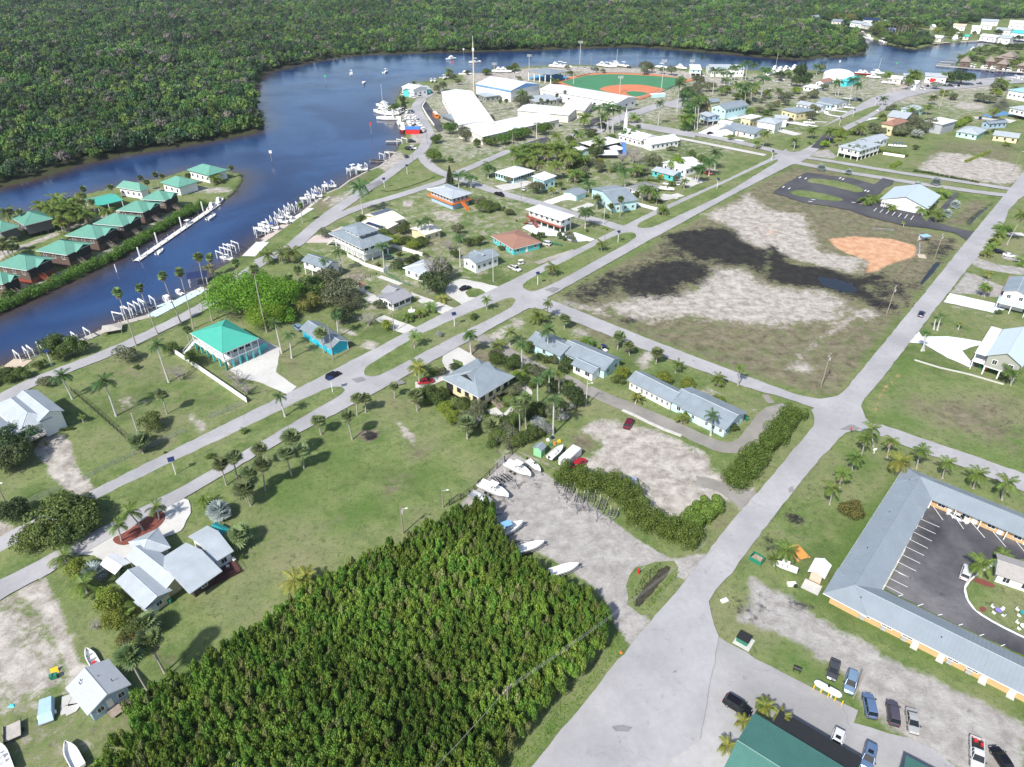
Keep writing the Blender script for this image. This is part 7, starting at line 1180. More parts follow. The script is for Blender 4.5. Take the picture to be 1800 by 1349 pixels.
PB="""
W B1 950 1065 818 690|W B1 1100 985 970 655|W B1 1265 910 1130 570|W B1 1350 945 1248 545|W B1 1480 890 1380 440|W B1 1490 580 1458 445|S B1 1330 1080 1300 950|Y B1 1490 585 1455 520|W B1 1665 625 1640 480|W B2 75 970 -20 520
R B2 180 1115 130 905 1.1|R B2 250 1150 230 985 1.1|R B2 575 1000 560 850|S B2 475 1115 450 975 1.3|W B2 305 780 285 530|W B2 270 775 225 590|R B2 600 551 575 405|R B2 510 590 482 480|R B2 895 525 882 370 1.25|R B2 1160 320 1150 200|R B2 1208 325 1200 185|R B2 1425 510 1415 310 1.1
C B2 1500 1125 1490 985|C B2 1108 1085 1105 990|C B2 1610 820 1608 740 .7|C B2 1115 1270 1115 1195 1.25|C B2 1220 822 1215 780 .9|C B2 1140 862 1140 825 .8|C B2 1060 890 1058 855 .8|Y B2 1305 760 1300 735|Y B2 1115 745 1115 732 .6
C F1 210 1400 200 1290 1.3|C F1 390 1400 380 1260 1.2|C F1 520 1400 510 1260 1.3|R F1 1360 800 1320 480 1.2|W F1 635 910 605 690
R F6 525 380 515 165|C F6 935 285 935 150 1.3|C F6 815 335 800 280 1.1|R F6 1335 380 1330 120 1.5|R F6 1060 540 1060 270 1.1|R F6 1350 765 1345 560|C F6 1450 790 1450 590 .9|R F6 1230 910 1225 650|W F6 1035 1240 1020 890 1.2|W F6 1105 1155 1100 830 1.1|R F6 1385 1220 1395 850|S F6 485 1260 480 1110 1.5|S F6 760 1230 750 1130 1.6|Y F6 -20 700 -20 520 1.3
R B3 510 245 515 125|C B3 285 580 280 510|C B3 625 405 625 345 .8|C B3 1050 150 1052 112 .7|C B3 245 880 250 765 .7|C B3 180 900 185 850 1.3|S B3 365 945 365 870 1.2|S B3 735 1090 745 1005 1.2|S B3 820 1130 810 1060 1.1|S B3 1005 1190 1012 1110 1.1|C B3 1140 1250 1160 1190 .9|C B3 1435 1340 1440 1290 1.1|C B3 1575 1340 1590 1210 .7|C B3 525 1080 530 1030|Y B3 440 1080 440 1045 1.2|Y B3 570 1110 570 1095
R C3 1385 340 1395 195 .9|C C3 1200 250 1190 205|Y C3 860 120 870 80|R B3 590 95 590 40 .6|S B3 755 155 758 45|S B3 690 140 692 95 .8
S C2 705 195 700 80 1.2|S C2 765 180 765 75|S C2 455 335 430 235 1.3|S C2 260 490 245 355 1.35|S C2 672 370 635 210 1.2|S C2 335 570 320 440 1.2|S C2 250 620 205 465 1.3|S C2 65 725 45 545 1.2|S C2 25 560 25 435 1.1|S C2 1125 170 1100 60 1.4|S C2 1475 365 1465 245 1.3|R C2 205 215 165 70|S C2 968 80 965 0 .9
S C1 1580 690 1535 540 1.15|S C1 1655 650 1620 490 1.2|S C1 1750 830 1700 710 1.5|S C1 1740 750 1740 600 1.2|S C1 1165 190 1125 50 1.1|S C1 1690 1110 1665 1035 1.7|S C1 1000 465 960 385 1.7
R C1 505 85 428 -75 1.5|R C1 810 205 725 -35 1.5|R C1 1178 -30 1090 -290 1.2|C C1 850 1080 820 970 .9|C C1 1000 1000 900 880 1.6|C C1 1110 935 1090 840 .95|C C1 460 1225 445 1185 1.2|C C1 1430 830 1425 790 .8|C C1 585 250 570 205 .5|C C1 1700 330 1695 300 .5
C D1 610 130 590 70 1.7|C D1 900 330 870 290 1.6|W D1 1150 690 1040 460 1.4|W D1 1045 835 895 570 1.3|S D1 1020 420 1010 340 1.5|Y D2 300 110 270 45 1.5|Y D2 360 100 350 30 1.3
C C4 430 820 450 710 .95|C C4 500 700 525 600 .95|C C4 585 590 610 490 1.0|C C4 650 480 680 355 .95|C C4 735 420 725 295 1.1|C C4 830 500 865 375 .9|C C4 1035 570 1075 440 1.0|C C4 1215 640 1255 530 1.05|C C4 1430 710 1465 610 1.1|C C4 1630 790 1670 670 1.25|Y C4 890 610 920 520 1.5|C C4 120 1240 130 1140 1.3|C C4 1480 1330 1490 1240 1.6|C D4 40 -60 40 -110 .6|C C4 1640 1190 1640 1170 .8
R B4 1070 1100 1115 975 .6|R B4 1085 1098 1100 968 .6|R B4 1155 950 1172 868 .55|R B4 1180 955 1210 850 .65|Y B4 1325 950 1345 910 .6|Y B4 1535 610 1538 560 .9|C B4 1495 720 1515 650 .8|C B4 1510 725 1530 660 .7|C B4 1520 440 1530 410|C B4 1550 400 1560 365|C B4 1590 350 1585 325|C B4 1625 310 1620 285|C B4 1650 260 1645 240|C B4 1665 360 1785 150 1.2|C B4 1690 1340 1700 1240 1.1|C B4 1780 500 1785 475 1.3|C B4 790 60 735 30 .9|C B4 690 80 680 45 .8|C B4 870 120 865 95 .6|C B4 1080 150 1080 110 .8|C B4 1170 200 1185 140 .9|Y B4 945 230 945 205 .5|C B4 1210 30 1205 0 1.1
C D4 -5 950 -30 915 .6|Y D4 85 1060 95 1000 .9|Y D4 -10 960 -15 925 .8|Y D3 1600 1070 1610 1030 .7|Y D3 1500 1250 1500 1200 .7
R A2 1415 1310 1410 1225|R A2 1500 1310 1500 1235|R A2 1615 1240 1625 1165|R F2 150 760 150 600|S F2 1410 830 1420 760|R F2 1540 1300 1540 1225 .8|S F2 1180 940 1175 840|S F3 80 1220 75 1040 1.2|S F3 280 1270 280 1155 .9|S F3 405 1310 415 1050|R F3 475 940 478 640 1.2|C F3 625 750 640 620|R F3 1480 820 1510 640|R F3 1500 830 1560 620|C F3 1320 910 1330 790 .6|R F3 1675 730 1690 510|R F3 1760 640 1770 400|C F3 835 1110 840 930 1.3|C F3 730 1090 735 920 .8|C F3 920 1130 940 980 .7|C F3 1010 1290 1015 1195 .5|R F3 -40 960 -40 830
R E3 1110 1060 1140 745 .9|R E3 1380 880 1420 470|R E3 1500 1140 1520 1080|R E3 310 1170 270 820 1.1|R E3 380 1150 400 770|R E3 400 1175 390 860|R E3 450 1170 480 860|R E3 470 1180 460 800|R E3 555 1060 570 830|R E3 1465 830 1480 640|R E3 690 1280 690 1170 1.5|C E3 765 1030 768 935|C E3 100 1100 60 950 1.3|C E3 330 1000 330 930|C E3 830 990 835 975 .5
R E4 430 530 460 200 1.1|R E4 600 400 590 230|R E4 695 345 710 160|R E4 845 340 860 130|R E4 890 380 930 80|R E4 1005 330 1020 120 1.1|R E4 1115 600 1160 320 1.2|R E4 825 680 840 420|R E4 890 710 900 470|R E4 975 680 990 400|R E4 170 1040 190 650|R E4 205 1050 240 640|R E4 1150 310 1160 170|R E4 725 470 760 150|R E4 1250 260 1240 185|C E4 1200 600 1220 500|C E4 1350 610 1380 480|C E4 1140 1300 1190 1090|C E4 540 560 560 470|C E4 660 530 660 440|C E4 45 1050 40 960|C E4 960 830 960 770|C E4 1060 1310 1070 1225 .7|C E4 685 1190 690 1130 .6|C E4 1590 1310 1610 1190 .7
R E5 830 680 900 330 1.1|R E5 915 640 960 400|R E5 640 560 650 370|R E5 675 570 700 360|R E5 1305 700 1330 600 .9|C E5 300 1180 310 1040|C E5 550 1240 570 1060|C E5 990 1130 1000 1010|Y E5 690 1290 690 1200 1.4|C E5 1310 900 1320 850|R E5 370 260 370 140|C E5 1720 860 1725 760|C E5 1390 290 1395 245|C E5 885 1110 885 1080
C E6 470 690 495 580|C E6 390 830 415 710|C E6 780 610 785 540|C E6 1390 880 1385 775 1.2|C E6 1510 450 1500 370|C E6 1420 540 1400 480|C E6 1690 540 1695 460|C E6 1480 470 1460 420|C E6 645 560 655 500|C E6 1550 1280 1550 1240 .6|C A4 220 1010 290 1005 .5
"""
PH=[l for l in """
C F2 520 370 7|C F2 600 460 7 1.3|C F2 690 310 8|C F2 730 500 6|C F2 840 310 8|C F2 940 330 8 1.2|C F2 870 540 7|C F2 1040 310 8|C F2 1100 560 8 1.4|C F2 1150 280 9|C F2 1290 430 9 1.3|C F2 1410 390 8|C F2 1440 110 8|C F2 1120 140 9|Y F2 1290 670 5|Y F2 1060 910 3|C F2 1400 680 5|C F2 1130 330 8|C F2 1000 400 7|C F2 820 420 6|C F2 1490 460 6|C F3 110 230 8|C F3 750 150 4|C F2 550 330 7|C F2 640 390 6|C F2 780 360 6|C F2 1240 330 7|C F2 1350 320 7|R F2 1740 230 8
R E3 1550 800 10|R E3 1590 880 9|R E3 1500 720 10|R E3 1640 760 10|C E3 1570 950 7|C E3 1700 700 9|R E3 1450 400 10|R E3 1530 560 9|R E3 1600 620 9|C E4 100 700 9|C E4 60 790 8|C E4 200 600 9|C E4 310 600 9|C E4 20 860 7|R E4 560 200 9|C E4 780 400 9|C E4 850 500 7|C E4 1010 480 7|R E4 620 330 9|C E4 920 390 8|C E4 1060 400 7|C E4 880 560 6|R E4 1190 200 8|R E4 690 240 9|C E6 240 270 7|C E6 160 340 7|C E6 210 250 7|C E6 700 260 6|C E6 1440 330 7
C F8 60 200 8|S F8 95 195 9|S F8 200 195 9|S F8 380 300 5|S F8 470 290 5|S F8 140 390 4|C F8 470 110 7|C F8 560 190 7|C F8 700 110 7|C F8 760 150 6|C F8 650 260 6|C F8 850 180 6|C F8 600 60 8|C F8 690 180 6|Y F8 720 100 6|Y F8 640 330 4|C F8 900 220 5|C F8 780 210 5|Y F8 640 420 3|S F8 840 90 7|S F8 960 90 7|C F8 1120 180 5|C F8 510 150 7|C F8 800 60 7|S F8 30 500 5|S F8 90 530 5|S F8 140 490 5|S F8 60 560 5|S F8 10 570 5|S F8 110 570 5|S F8 160 560 4|C F8 1700 95 3|C F8 440 160 6|S F8 860 20 8
S A1 975 1240 7|S A1 1020 1270 6|S A1 1085 1220 6|S A1 1130 1230 6|S A1 770 1305 6|S A1 1310 1225 5|S A1 1290 1290 4|S A1 580 1320 8|C A1 1500 1240 3|S A1 1610 1170 5
S E2 480 720 6|S E2 570 710 6|S E2 150 655 4|S E2 1065 700 6|S E2 1160 715 5|S E2 1290 635 7|S E2 1410 590 9|C E2 800 590 9|C E2 1270 420 3|C E1 1210 40 6|S E1 710 210 4
C E8 1010 690 5|C E8 1110 690 5|C E8 820 800 6|C E8 560 1090 6 1.4|C E8 1290 880 4|C E8 1600 800 5|C E8 1200 640 5|C E8 1700 890 5|C E8 950 770 5|C E8 1560 900 5|C E8 60 1080 8 1.6|C E8 100 1120 7 1.4|C E8 30 1140 6 1.4|C E8 1480 1220 6
""".replace('\n','|').split('|')if l.strip()]
for l in PB.replace('\n','|').split('|'):
 w=l.split()
 if not w:continue
 (b,t)=PX(w[1]+' '+' '.join(w[2:6]));sz=float(w[6])if len(w)>6 else 1.0
 fr=w[0]in 'CYR' and ppm(G(*b))*5.5*sz>40
 palm_bt(w[0],b,t,sz*(1.0 if w[0]in 'CRY' else 1.0),fr)
for l in PH:
 w=l.split();palm_h(w[0],PX(w[1]+' '+w[2]+' '+w[3])[0],float(w[4]),float(w[5])if len(w)>5 else 1.0)
for x,y in((1578,40),(1583,42),(1589,38),(1594,41),(1600,38),(1606,41),(1584,36),(1592,35),(1598,35),(1605,37),(1611,40),(1617,42),(1573,37),(1568,36)):
 palm_h('W',(x,y),15,2.0)
for p,s in(((383,897),1.9),((164,1008),1.8),((1679,360),1.7),((1665,375),1.6),((1444,295),1.5),((1492,302),1.3),((1645,320),1.8),((1613,325),1.3),((396,903),1.0)):
 palm_h('B',p,1.6 if s<1.9 else 2.2,s)
TT="""
o B2 370 760 5 7|y B2 590 680 9 8|y B2 480 590 6 8|b B2 190 840 5.5 5|d B2 590 840 5 6|g B2 400 640 7 8|y B2 640 740 5 6
d B2 1240 600 6.5 9|y B2 1290 520 5 9|x B2 1250 530 5 10|d B2 985 500 3.2 3.5|d B2 1080 470 3 4|d B2 1110 455 3 4|g B2 1000 420 1.5 2|g B2 850 495 1.5 1.5|x B2 780 880 3 4|l B2 910 910 2.6 4|y B2 850 780 2.8 3|s B2 1280 980 1.6 2|g B2 1520 860 2 2.2
g B2 900 280 4 4.5|l B2 960 320 4 4.5|g B2 1040 330 4 4|l B2 1100 350 4 4|g B2 1150 330 4 4|g B2 1040 240 4 5|g B2 870 260 3 4|g B2 730 180 3 4|y B2 480 270 3.4 4|g B2 1480 340 3 4|y B2 1400 250 3.5 5|y B2 1430 310 3 4|g B2 1560 330 3 4|g B2 1390 420 2.5 4|g B2 1600 80 5 5|y B2 1550 50 4 5|g B2 1680 90 3 3.5|y B2 1770 130 2.6 3|g B2 1180 430 1.6 2|x B2 1340 360 3 4|g B2 1710 380 1.8 2.4
g B1 370 1060 4.8 7|g B1 500 1050 4.5 7|g B1 430 1110 3 5|g B1 270 1190 2.6 3|g B1 70 1250 4 4|g B1 150 1240 3 4|g B1 -30 1280 4 4|y B1 860 1120 4.2 5|g B1 1330 1140 3.4 4.5|g B1 1190 1080 3 4|g B1 950 1210 1.2 1.6|x B1 1640 1290 3.6 4|x B1 1240 1260 3 4|y B1 320 1310 3 3|g B1 60 700 3 4
d C1 80 360 7 8|d C1 40 480 6 7|y C1 40 500 4 6|g C1 400 880 8 7.5|g C1 560 840 5 6|g C1 300 1010 5.5 6.5|g C1 560 930 5 6|g C1 190 1070 3.5 5|g C1 460 1020 4.5 5.5|d C1 60 850 4 5|d C1 120 880 3 4|g C1 1065 240 4 4.6|g C1 985 350 3.2 4|g C1 430 300 .8 1|g C1 465 295 .8 1|g C1 497 290 .8 1.1|g C1 325 395 .8 1|g C1 1470 480 1.5 1.6|l C1 1420 795 1.5 1.8|y C1 1690 650 2.4 3|x C1 1700 20 3 4|g C1 1150 460 .6 .8
l C1 530 1270 3.2 4.5|l D1 760 200 3.4 5|l D1 800 300 3 4|l D1 740 150 2.8 5|o D1 900 440 2.6 3.4|l D1 960 520 3 3.2|g D1 960 380 3 5|x D1 660 360 1.6 1.6|y D1 900 500 2 2.6|g C1 1690 1190 .8 1.2|y C1 660 1310 2 2.4|d D1 830 10 2 3
g C2 1200 60 3 5|g C2 1300 40 2.4 4|l C2 1330 140 2.6 3.6|g C2 1430 110 3 4|l C2 1380 220 2.4 3.4|y C2 1540 180 3 4.6|s C2 1540 230 2.2 3.4|y C2 1500 210 2.6 4|b C2 1560 80 1.8 2.6|g C2 1480 90 2 3|g C2 1620 250 3 4.4|y C2 1720 280 3 4|g C2 1690 340 3 4.2|y C2 1770 330 3 4|g C2 1650 390 2 3|y C2 1760 400 2 2.6
g F6 80 760 3 4|g F6 160 840 3 4.4|g F6 60 830 2.4 3.6|d F6 350 500 2 2.4|y F6 200 545 2.2 2.8|g F6 130 560 2 2.6|l F6 230 920 2.4 3|l F6 330 1000 2.6 3|g F6 430 900 2.6 3.6|y F6 590 910 2.6 4|s F6 590 990 2.4 3.6|y F6 460 1060 2.6 4.4|g F6 760 1080 2.6 4|y F6 900 1190 3 4|g F6 1000 1270 2.8 3.4|g F6 950 1100 2.6 4|g F6 1090 1230 3 4|b F6 660 860 1.6 2.2|b F6 590 860 1.4 2|g F6 800 420 3.2 4|y F6 790 380 2.6 4|g F6 960 480 3 4|g F6 980 420 2.4 3.6|b F6 1030 610 3 3.6|y F6 1190 540 2.6 4|g F6 1130 520 2.4 4|y F6 1270 590 3 4.6|g F6 1350 650 2.6 3.6|y F6 950 730 3.2 3.4|g F6 1000 680 2 3|d F6 1390 700 2.6 3.6|d F6 1590 800 4 6|d F6 1660 870 2.6 4|g F6 1560 720 2.4 5|g F6 1180 960 3.6 5|g F6 1080 960 3 4.6|g F6 1010 1020 3 4|y F6 1280 940 2.6 3.6|y F6 1380 980 2.8 3.6|s F6 1240 1090 2.8 3.2|s F6 1300 1150 2.4 2.8|s F6 1480 1010 2.4 2.8|s F6 1560 920 2 2.4|d F6 1480 920 2.6 3.2|g F6 890 1080 3 4|y F6 1380 430 2 3|s F6 1460 330 2.6 4.6|d F6 1550 460 2.6 3.6|d F6 1480 530 2 3|g F6 1260 390 1.6 2|g F6 1130 300 2.4 4|g F6 800 850 1.8 1.8|g F6 880 905 1.5 .9|y F6 800 1260 2.4 3|g F6 1170 1180 3 4|g F6 700 1160 2 3|g F6 540 890 2 3
g B3 120 1080 2 3.4|l B3 500 1060 2.6 3.4|g B3 590 1100 2.2 2.8|l B3 770 1240 2.8 4|l B3 1060 1280 3.2 3.8|l B3 1230 1320 3 3|g B3 740 1290 2.4 3.2|g B3 150 1030 2 3|d B3 60 1290 3 4|b B3 30 1290 2.4 3.4|g B3 160 1320 2.6 3|g B3 380 1170 2.2 3.6|g B3 250 1160 2 3|s B3 330 1080 2.4 4|b B3 630 240 1.2 .9|b B3 660 252 1 .8|g B3 150 300 2 3.4|g B3 190 330 1.8 3|y B3 220 290 1.6 2.6|g B3 330 290 2 3.2|y B3 400 290 2.4 3.6|y B3 420 320 2 2.4|g B3 190 290 1.6 3|g B3 360 310 1.6 2.4|g B3 525 260 1 1.4|g B3 30 190 .8 1|g B3 870 5 2 1.6|l B3 850 10 1.2 1
g C3 870 70 1.8 2.4|l C3 1240 5 1.8 2|l C3 1440 90 2.6 3.4|g C3 1200 210 1.8 2.4|g C3 1550 280 1.6 2.4|g C3 1500 300 1.2 1.6|o C4 585 850 3.3 4.4|g F5 650 610 1.5 2|s F5 500 290 .6 .6
m A2 1235 1080 5.4 8|k A2 1350 1230 3.4 11|m A2 1255 970 3.6 5|m E1 1220 840 5.6 8|y E1 1440 930 6.4 8|g E1 1040 1000 4 5|g E1 1610 1090 2.6 3.6|m E1 1240 1310 2.4 3|y E1 1060 290 4.6 7|y E1 1130 250 4 7|g E1 430 560 5 6|k E1 560 520 4 9|d E1 550 440 3 6|y E1 1340 190 3.4 5|y E1 1220 100 4 5|g E1 1740 50 5 6|y E1 1280 120 3.6 5|g E1 1480 60 3 4
m E2 550 1240 6 7|m E2 700 1170 6.4 8|m E2 830 1150 5.6 7|g E2 380 1280 5 6|g E2 290 1270 4 5|m E2 1120 1090 6.2 8|y E2 1010 1090 4 6|y E2 780 700 7 9|y E2 900 690 4.6 6|y E2 330 960 4.4 5|g E2 150 1290 3 4|y E2 -20 1150 5 7|y E2 1240 1030 2.6 4|g E2 290 290 6 5|y E2 420 250 4 4|g E2 600 250 5 5|g E2 700 220 6 7|y E2 740 380 3 4|g E2 1490 310 4 4|y E2 1440 230 3 4|y E2 1700 1140 3 4
y E3 950 210 7 10|y E3 920 270 4 8|y E3 1310 270 5.4 8|y E3 1180 270 4 6|y E3 230 270 3 5|y E3 325 285 2.6 4|y E3 1700 420 6 8|y E3 1690 500 5 6|g E3 835 1075 2.4 2.4|y E3 150 1160 4 4|g E3 130 1190 3 3|g E3 450 1210 2.4 2.4|y E3 1440 420 5 7|y E3 1600 560 6 7|y E3 1680 640 6 7|g E3 1600 1010 3 4
y E4 380 420 6 8|y E4 180 480 6 8|s E4 250 500 3 6|g E4 60 500 7 8|y E4 200 320 5 7|y E4 620 450 5 6|y E4 1260 700 6 6|g E4 1210 790 4 4|o E4 1350 670 4 5|y E4 1450 560 5 6|l E4 1640 470 6 5|y E4 1520 540 5 5|g E4 960 770 3 3|d E4 1400 250 6 5|g E4 1520 260 4 5|d E4 1700 200 8 13|d E4 1640 330 6 9|d E4 1740 340 6 8|y E4 1130 620 4 4|y E4 280 720 5 6|g E4 100 850 5 6|y E4 1700 600 3 3|g E4 770 560 5 5|y E4 1090 760 5 4|y E4 1470 650 4 4|g E4 900 640 4 4
y F2 840 880 5.2 6.4|y F2 440 780 3 3.4|y F2 620 760 2.4 2.4|y F2 160 1120 2.6 3.6|g F2 160 1190 3 3.4|y F2 90 1200 3 3|g F2 270 1160 2.4 3.6|y F2 350 1190 2 2.4|l F2 440 1230 2.6 3|g F2 1510 500 4.6 6|g F2 1430 560 3.6 5|y F2 1460 680 4.4 5.4|y F2 1520 640 3.4 5|g F2 1400 600 3 4|l F2 1050 910 1.8 2.4|y F2 1640 90 4 4|g F2 1600 130 3 4|g F2 1330 200 4 5|l F2 1360 260 3 4|g F2 1700 380 4 6|y F2 1700 1060 2.4 5|y F2 1750 600 3.4 6|g F2 880 520 3 3|g F2 1190 400 4 4|g F2 770 420 3 3|g F2 620 510 2.6 3|g F2 1310 600 3 4
b F3 1235 540 5.6 9|y F3 870 490 5 8|x F3 600 420 5.4 9|x F3 440 480 4 7|x F3 680 500 3.6 6|y F3 400 600 4 5|g F3 330 640 3.6 2.4|d F3 60 380 5 7|g F3 20 330 4 6|g F3 1420 410 3.4 5|g F3 1560 470 3 4.4|g F3 1640 500 3 4.4|y F3 780 660 3 4|g F3 700 650 3.4 3|y F3 620 640 2.6 3|y F3 760 250 2.6 5|g F3 280 170 4 3|g F3 640 990 2.6 3|d F3 150 0 4 4|y F3 20 520 3 4|o F3 110 520 3 5|y F3 150 600 3 4|g F3 1520 560 4 6|g F3 1560 620 3.4 5|y F3 1210 760 2.4 3|g F3 1140 830 2.4 3|l F3 980 740 2 3.4|g F3 870 1080 3 1.6|g F3 960 1090 2.4 1.4|g F3 200 1290 2 2|y F3 1140 330 3 3|g F3 420 620 4 3|g F3 1240 220 2 2|y F3 960 560 3 5
k E5 190 190 5 14|k E5 130 230 5 12|d E5 240 280 5 8|y E5 430 150 5 8|y E5 310 530 6 6|o E5 330 510 4 6|y E5 470 430 5 5|d E5 760 640 3.8 4.4|y E5 340 750 4.6 7|y E5 310 830 5 6|y E5 250 780 3.4 5|y E5 200 580 3 3|b E5 480 1240 4 4|l E5 700 1090 5 5|l E5 740 1060 4 5|m E5 940 1330 6 8|l E5 1240 1310 3.4 3.4|y E5 1460 720 3 4|y E5 1400 730 3 3.4|y E5 1310 1060 4 5|g E5 1480 1060 5 5|y E5 1580 1060 5 6|y E5 1220 1040 5 5|y E5 1160 980 4 3|y E5 1720 960 6 8|y E5 1760 830 4 6|l E5 1130 1250 3 3|y E5 1320 850 3 4|d E5 700 330 4 4
d E6 910 280 12 11|y E6 230 920 6 8|y E6 460 960 6.5 8|y E6 170 1040 5 6|y E6 380 1000 5 7|s E6 270 1090 4.4 6|l E6 900 930 5 4|l E6 980 880 4 4|l E6 850 970 3.4 3|g E6 40 1050 5 4|y E6 1230 590 7 6|y E6 1150 570 5 6|y E6 1310 600 5 5|y E6 1400 420 5 7|l E6 1420 520 4 5|g E6 1500 400 4 6|s E6 540 400 5 6|y E6 400 320 4 4|g E6 700 300 6 6|g E6 1370 1050 2.6 2|g E6 1270 1080 2.6 2|g E6 200 370 5 5|g E6 240 1290 2.6 3|g E6 960 1010 2 2|y E6 780 570 3 5|y E6 640 510 2.6 4
g E8 860 830 6 5|d E8 1000 830 6 5|g E8 1120 850 5 5|g E8 1350 700 6 6|g E8 1250 730 5 5|g E8 1450 740 5 5|d E8 1550 640 6 6|d E8 1700 640 7 6|g E8 1180 890 4 4|l E8 1190 870 4 3|g E8 1600 880 6 5|g E8 1500 930 5 4|g E8 1740 850 5 5|g E8 700 440 10 10|d E8 600 390 8 10|g E8 770 470 7 7|l E8 450 390 7 6|g E8 1180 490 8 6|g E8 1260 490 6 6|g E8 1010 430 4 4|d E8 1400 410 5 6|d E8 1700 280 6 7|d E8 1720 290 6 7|g E8 250 540 7 7|g E8 320 530 6 6|g E8 1780 640 6 6|g E8 1400 620 5 5|y E8 1230 760 4 4|g E8 1660 760 5 5|g E8 1100 720 4 4|o E8 40 330 6 8|l E8 110 320 8 8|g E8 950 830 4 4|d E8 1760 500 6 6|g E8 1600 520 5 5
o E7 780 170 9 10|o E7 720 160 7 8|o E7 580 160 5 8|g E7 1200 330 11 12|l E7 1180 280 9 11|g E7 1280 420 8 8|g E7 1390 470 7 6|g E7 1520 500 9 8|g E7 1680 520 9 8|g E7 1780 500 8 7|y E7 1090 340 6 7|g E7 1600 540 7 6|d E7 1450 540 6 5|g E7 1750 290 8 8
"""
for l in TT.replace('\n','|').split('|'):
 w=l.split()
 if not w:continue
 x,y=PX(w[1]+' '+w[2]+' '+w[3])[0];tree(x,y,float(w[4]),float(w[5]),w[0])
lab='giant spreading bright green ficus tree beside the riverside path'
for i,(x,y,r,hh)in enumerate(((424,512,14.5,14),)):
 tree(x,y,r,hh,'b',True,lab=lab)
tree(485,515,11,12,'b',True,lab='bright green tree touching the right side of the giant ficus')
tree(465,548,9,8,'b',True,lab='lower bright green tree at the front of the giant ficus')
hedge("X 1402 718 1380 742 1350 778 1318 812 1288 848",6.4,4.4,leafmat('deep_hedge_leaf',(.05,.11,.018),(.13,.205,.038)),'tall dense green hedge along the road by the crossroads',dens=150,leaf=.15)
hedge("X 985 829 1015 838 1051 843 1102 861 1114 894 1152 914 1190 930 1225 948",7.0,4.6,leafmat('hedge_leaf',(.08,.145,.02),(.19,.26,.05)),'long bushy hedge between the sandy lot and the boat yard',dens=150,leaf=.15)
hedge("X 1212 922 1230 903 1255 880",5.0,4.0,MATS['hedge_leaf'],'short hedge at the lot entrance by the wide road',dens=150,leaf=.15)
hedge("B1 -200 860 0 775 200 690 420 590 600 505 800 415 1000 295 1200 175 1420 55",6.0,2.8,leafmat('mangrove_hedge_leaf',(.05,.12,.016),(.13,.22,.035)),'trimmed mangrove hedge along the island shore',dens=60,leaf=.22)
hedge("E6 1300 1349 1180 1400 1060 1450 950 1500",1.6,1.2,LG6,'low yellow-green hedge along side of white sandy lot',dens=20,leaf=.2);hedge("A4 1010 1190 1100 1200 1280 1235 1470 1272",1.6,1.2,LG1,'low clipped hedge row along front of white sandy lot',dens=20,leaf=.2)
hedge("A4 760 1050 880 1065 980 1085",2.6,1.8,LG6,'yellow-green hedge below the house with blue boat',dens=14,leaf=.25);hedge("A4 860 1160 920 1130",3,2,LG6,'short yellow-green hedge end beside white wall',dens=14,leaf=.25);hedge("B4 870 95 960 110 1070 145",1.0,.8,LG1,'clipped hedge under the white church wall',dens=30,leaf=.12);hedge("B4 1110 145 1165 80",2.0,1.3,LG1,'dark clipped hedge at church side',dens=30,leaf=.12)
hedge("F3 650 790 850 780 980 810",2.0,1.2,LG1,'low hedge behind the dark-roofed white house',dens=14,leaf=.2);hedge("A4 1300 880 1420 830",3,3,LG6,'leafy hedge near the mint green bungalow',dens=12,leaf=.25)
sedge('weeds',"D3 740 380 720 420 560 700 300 960 100 1200 -60 1360 60 1349 180 1230 420 950 620 720 760 520 800 420",9,.35,LG2,'low weeds on the ditch bank beside the grove')
sedge('weeds',"D3 -60 1349 200 1050 450 740 700 480 720 400 640 560 400 830 160 1110 -60 1300",6,.4,LG1,'weedy strip under the grove edge',seed=5)
sedge('weeds',"X 1108 1052 1130 1012 1160 988 1166 996 1144 1018 1120 1048 1116 1064",14,.5,LG1,'rough weeds beside the ditch at the boat yard gate',seed=8)
sedge('weeds',"X 1130 1068 1150 1044 1178 1012 1190 1000 1192 1010 1166 1040 1140 1074",14,.45,LG2,'green weeds between the ditch and the wide road',seed=9)
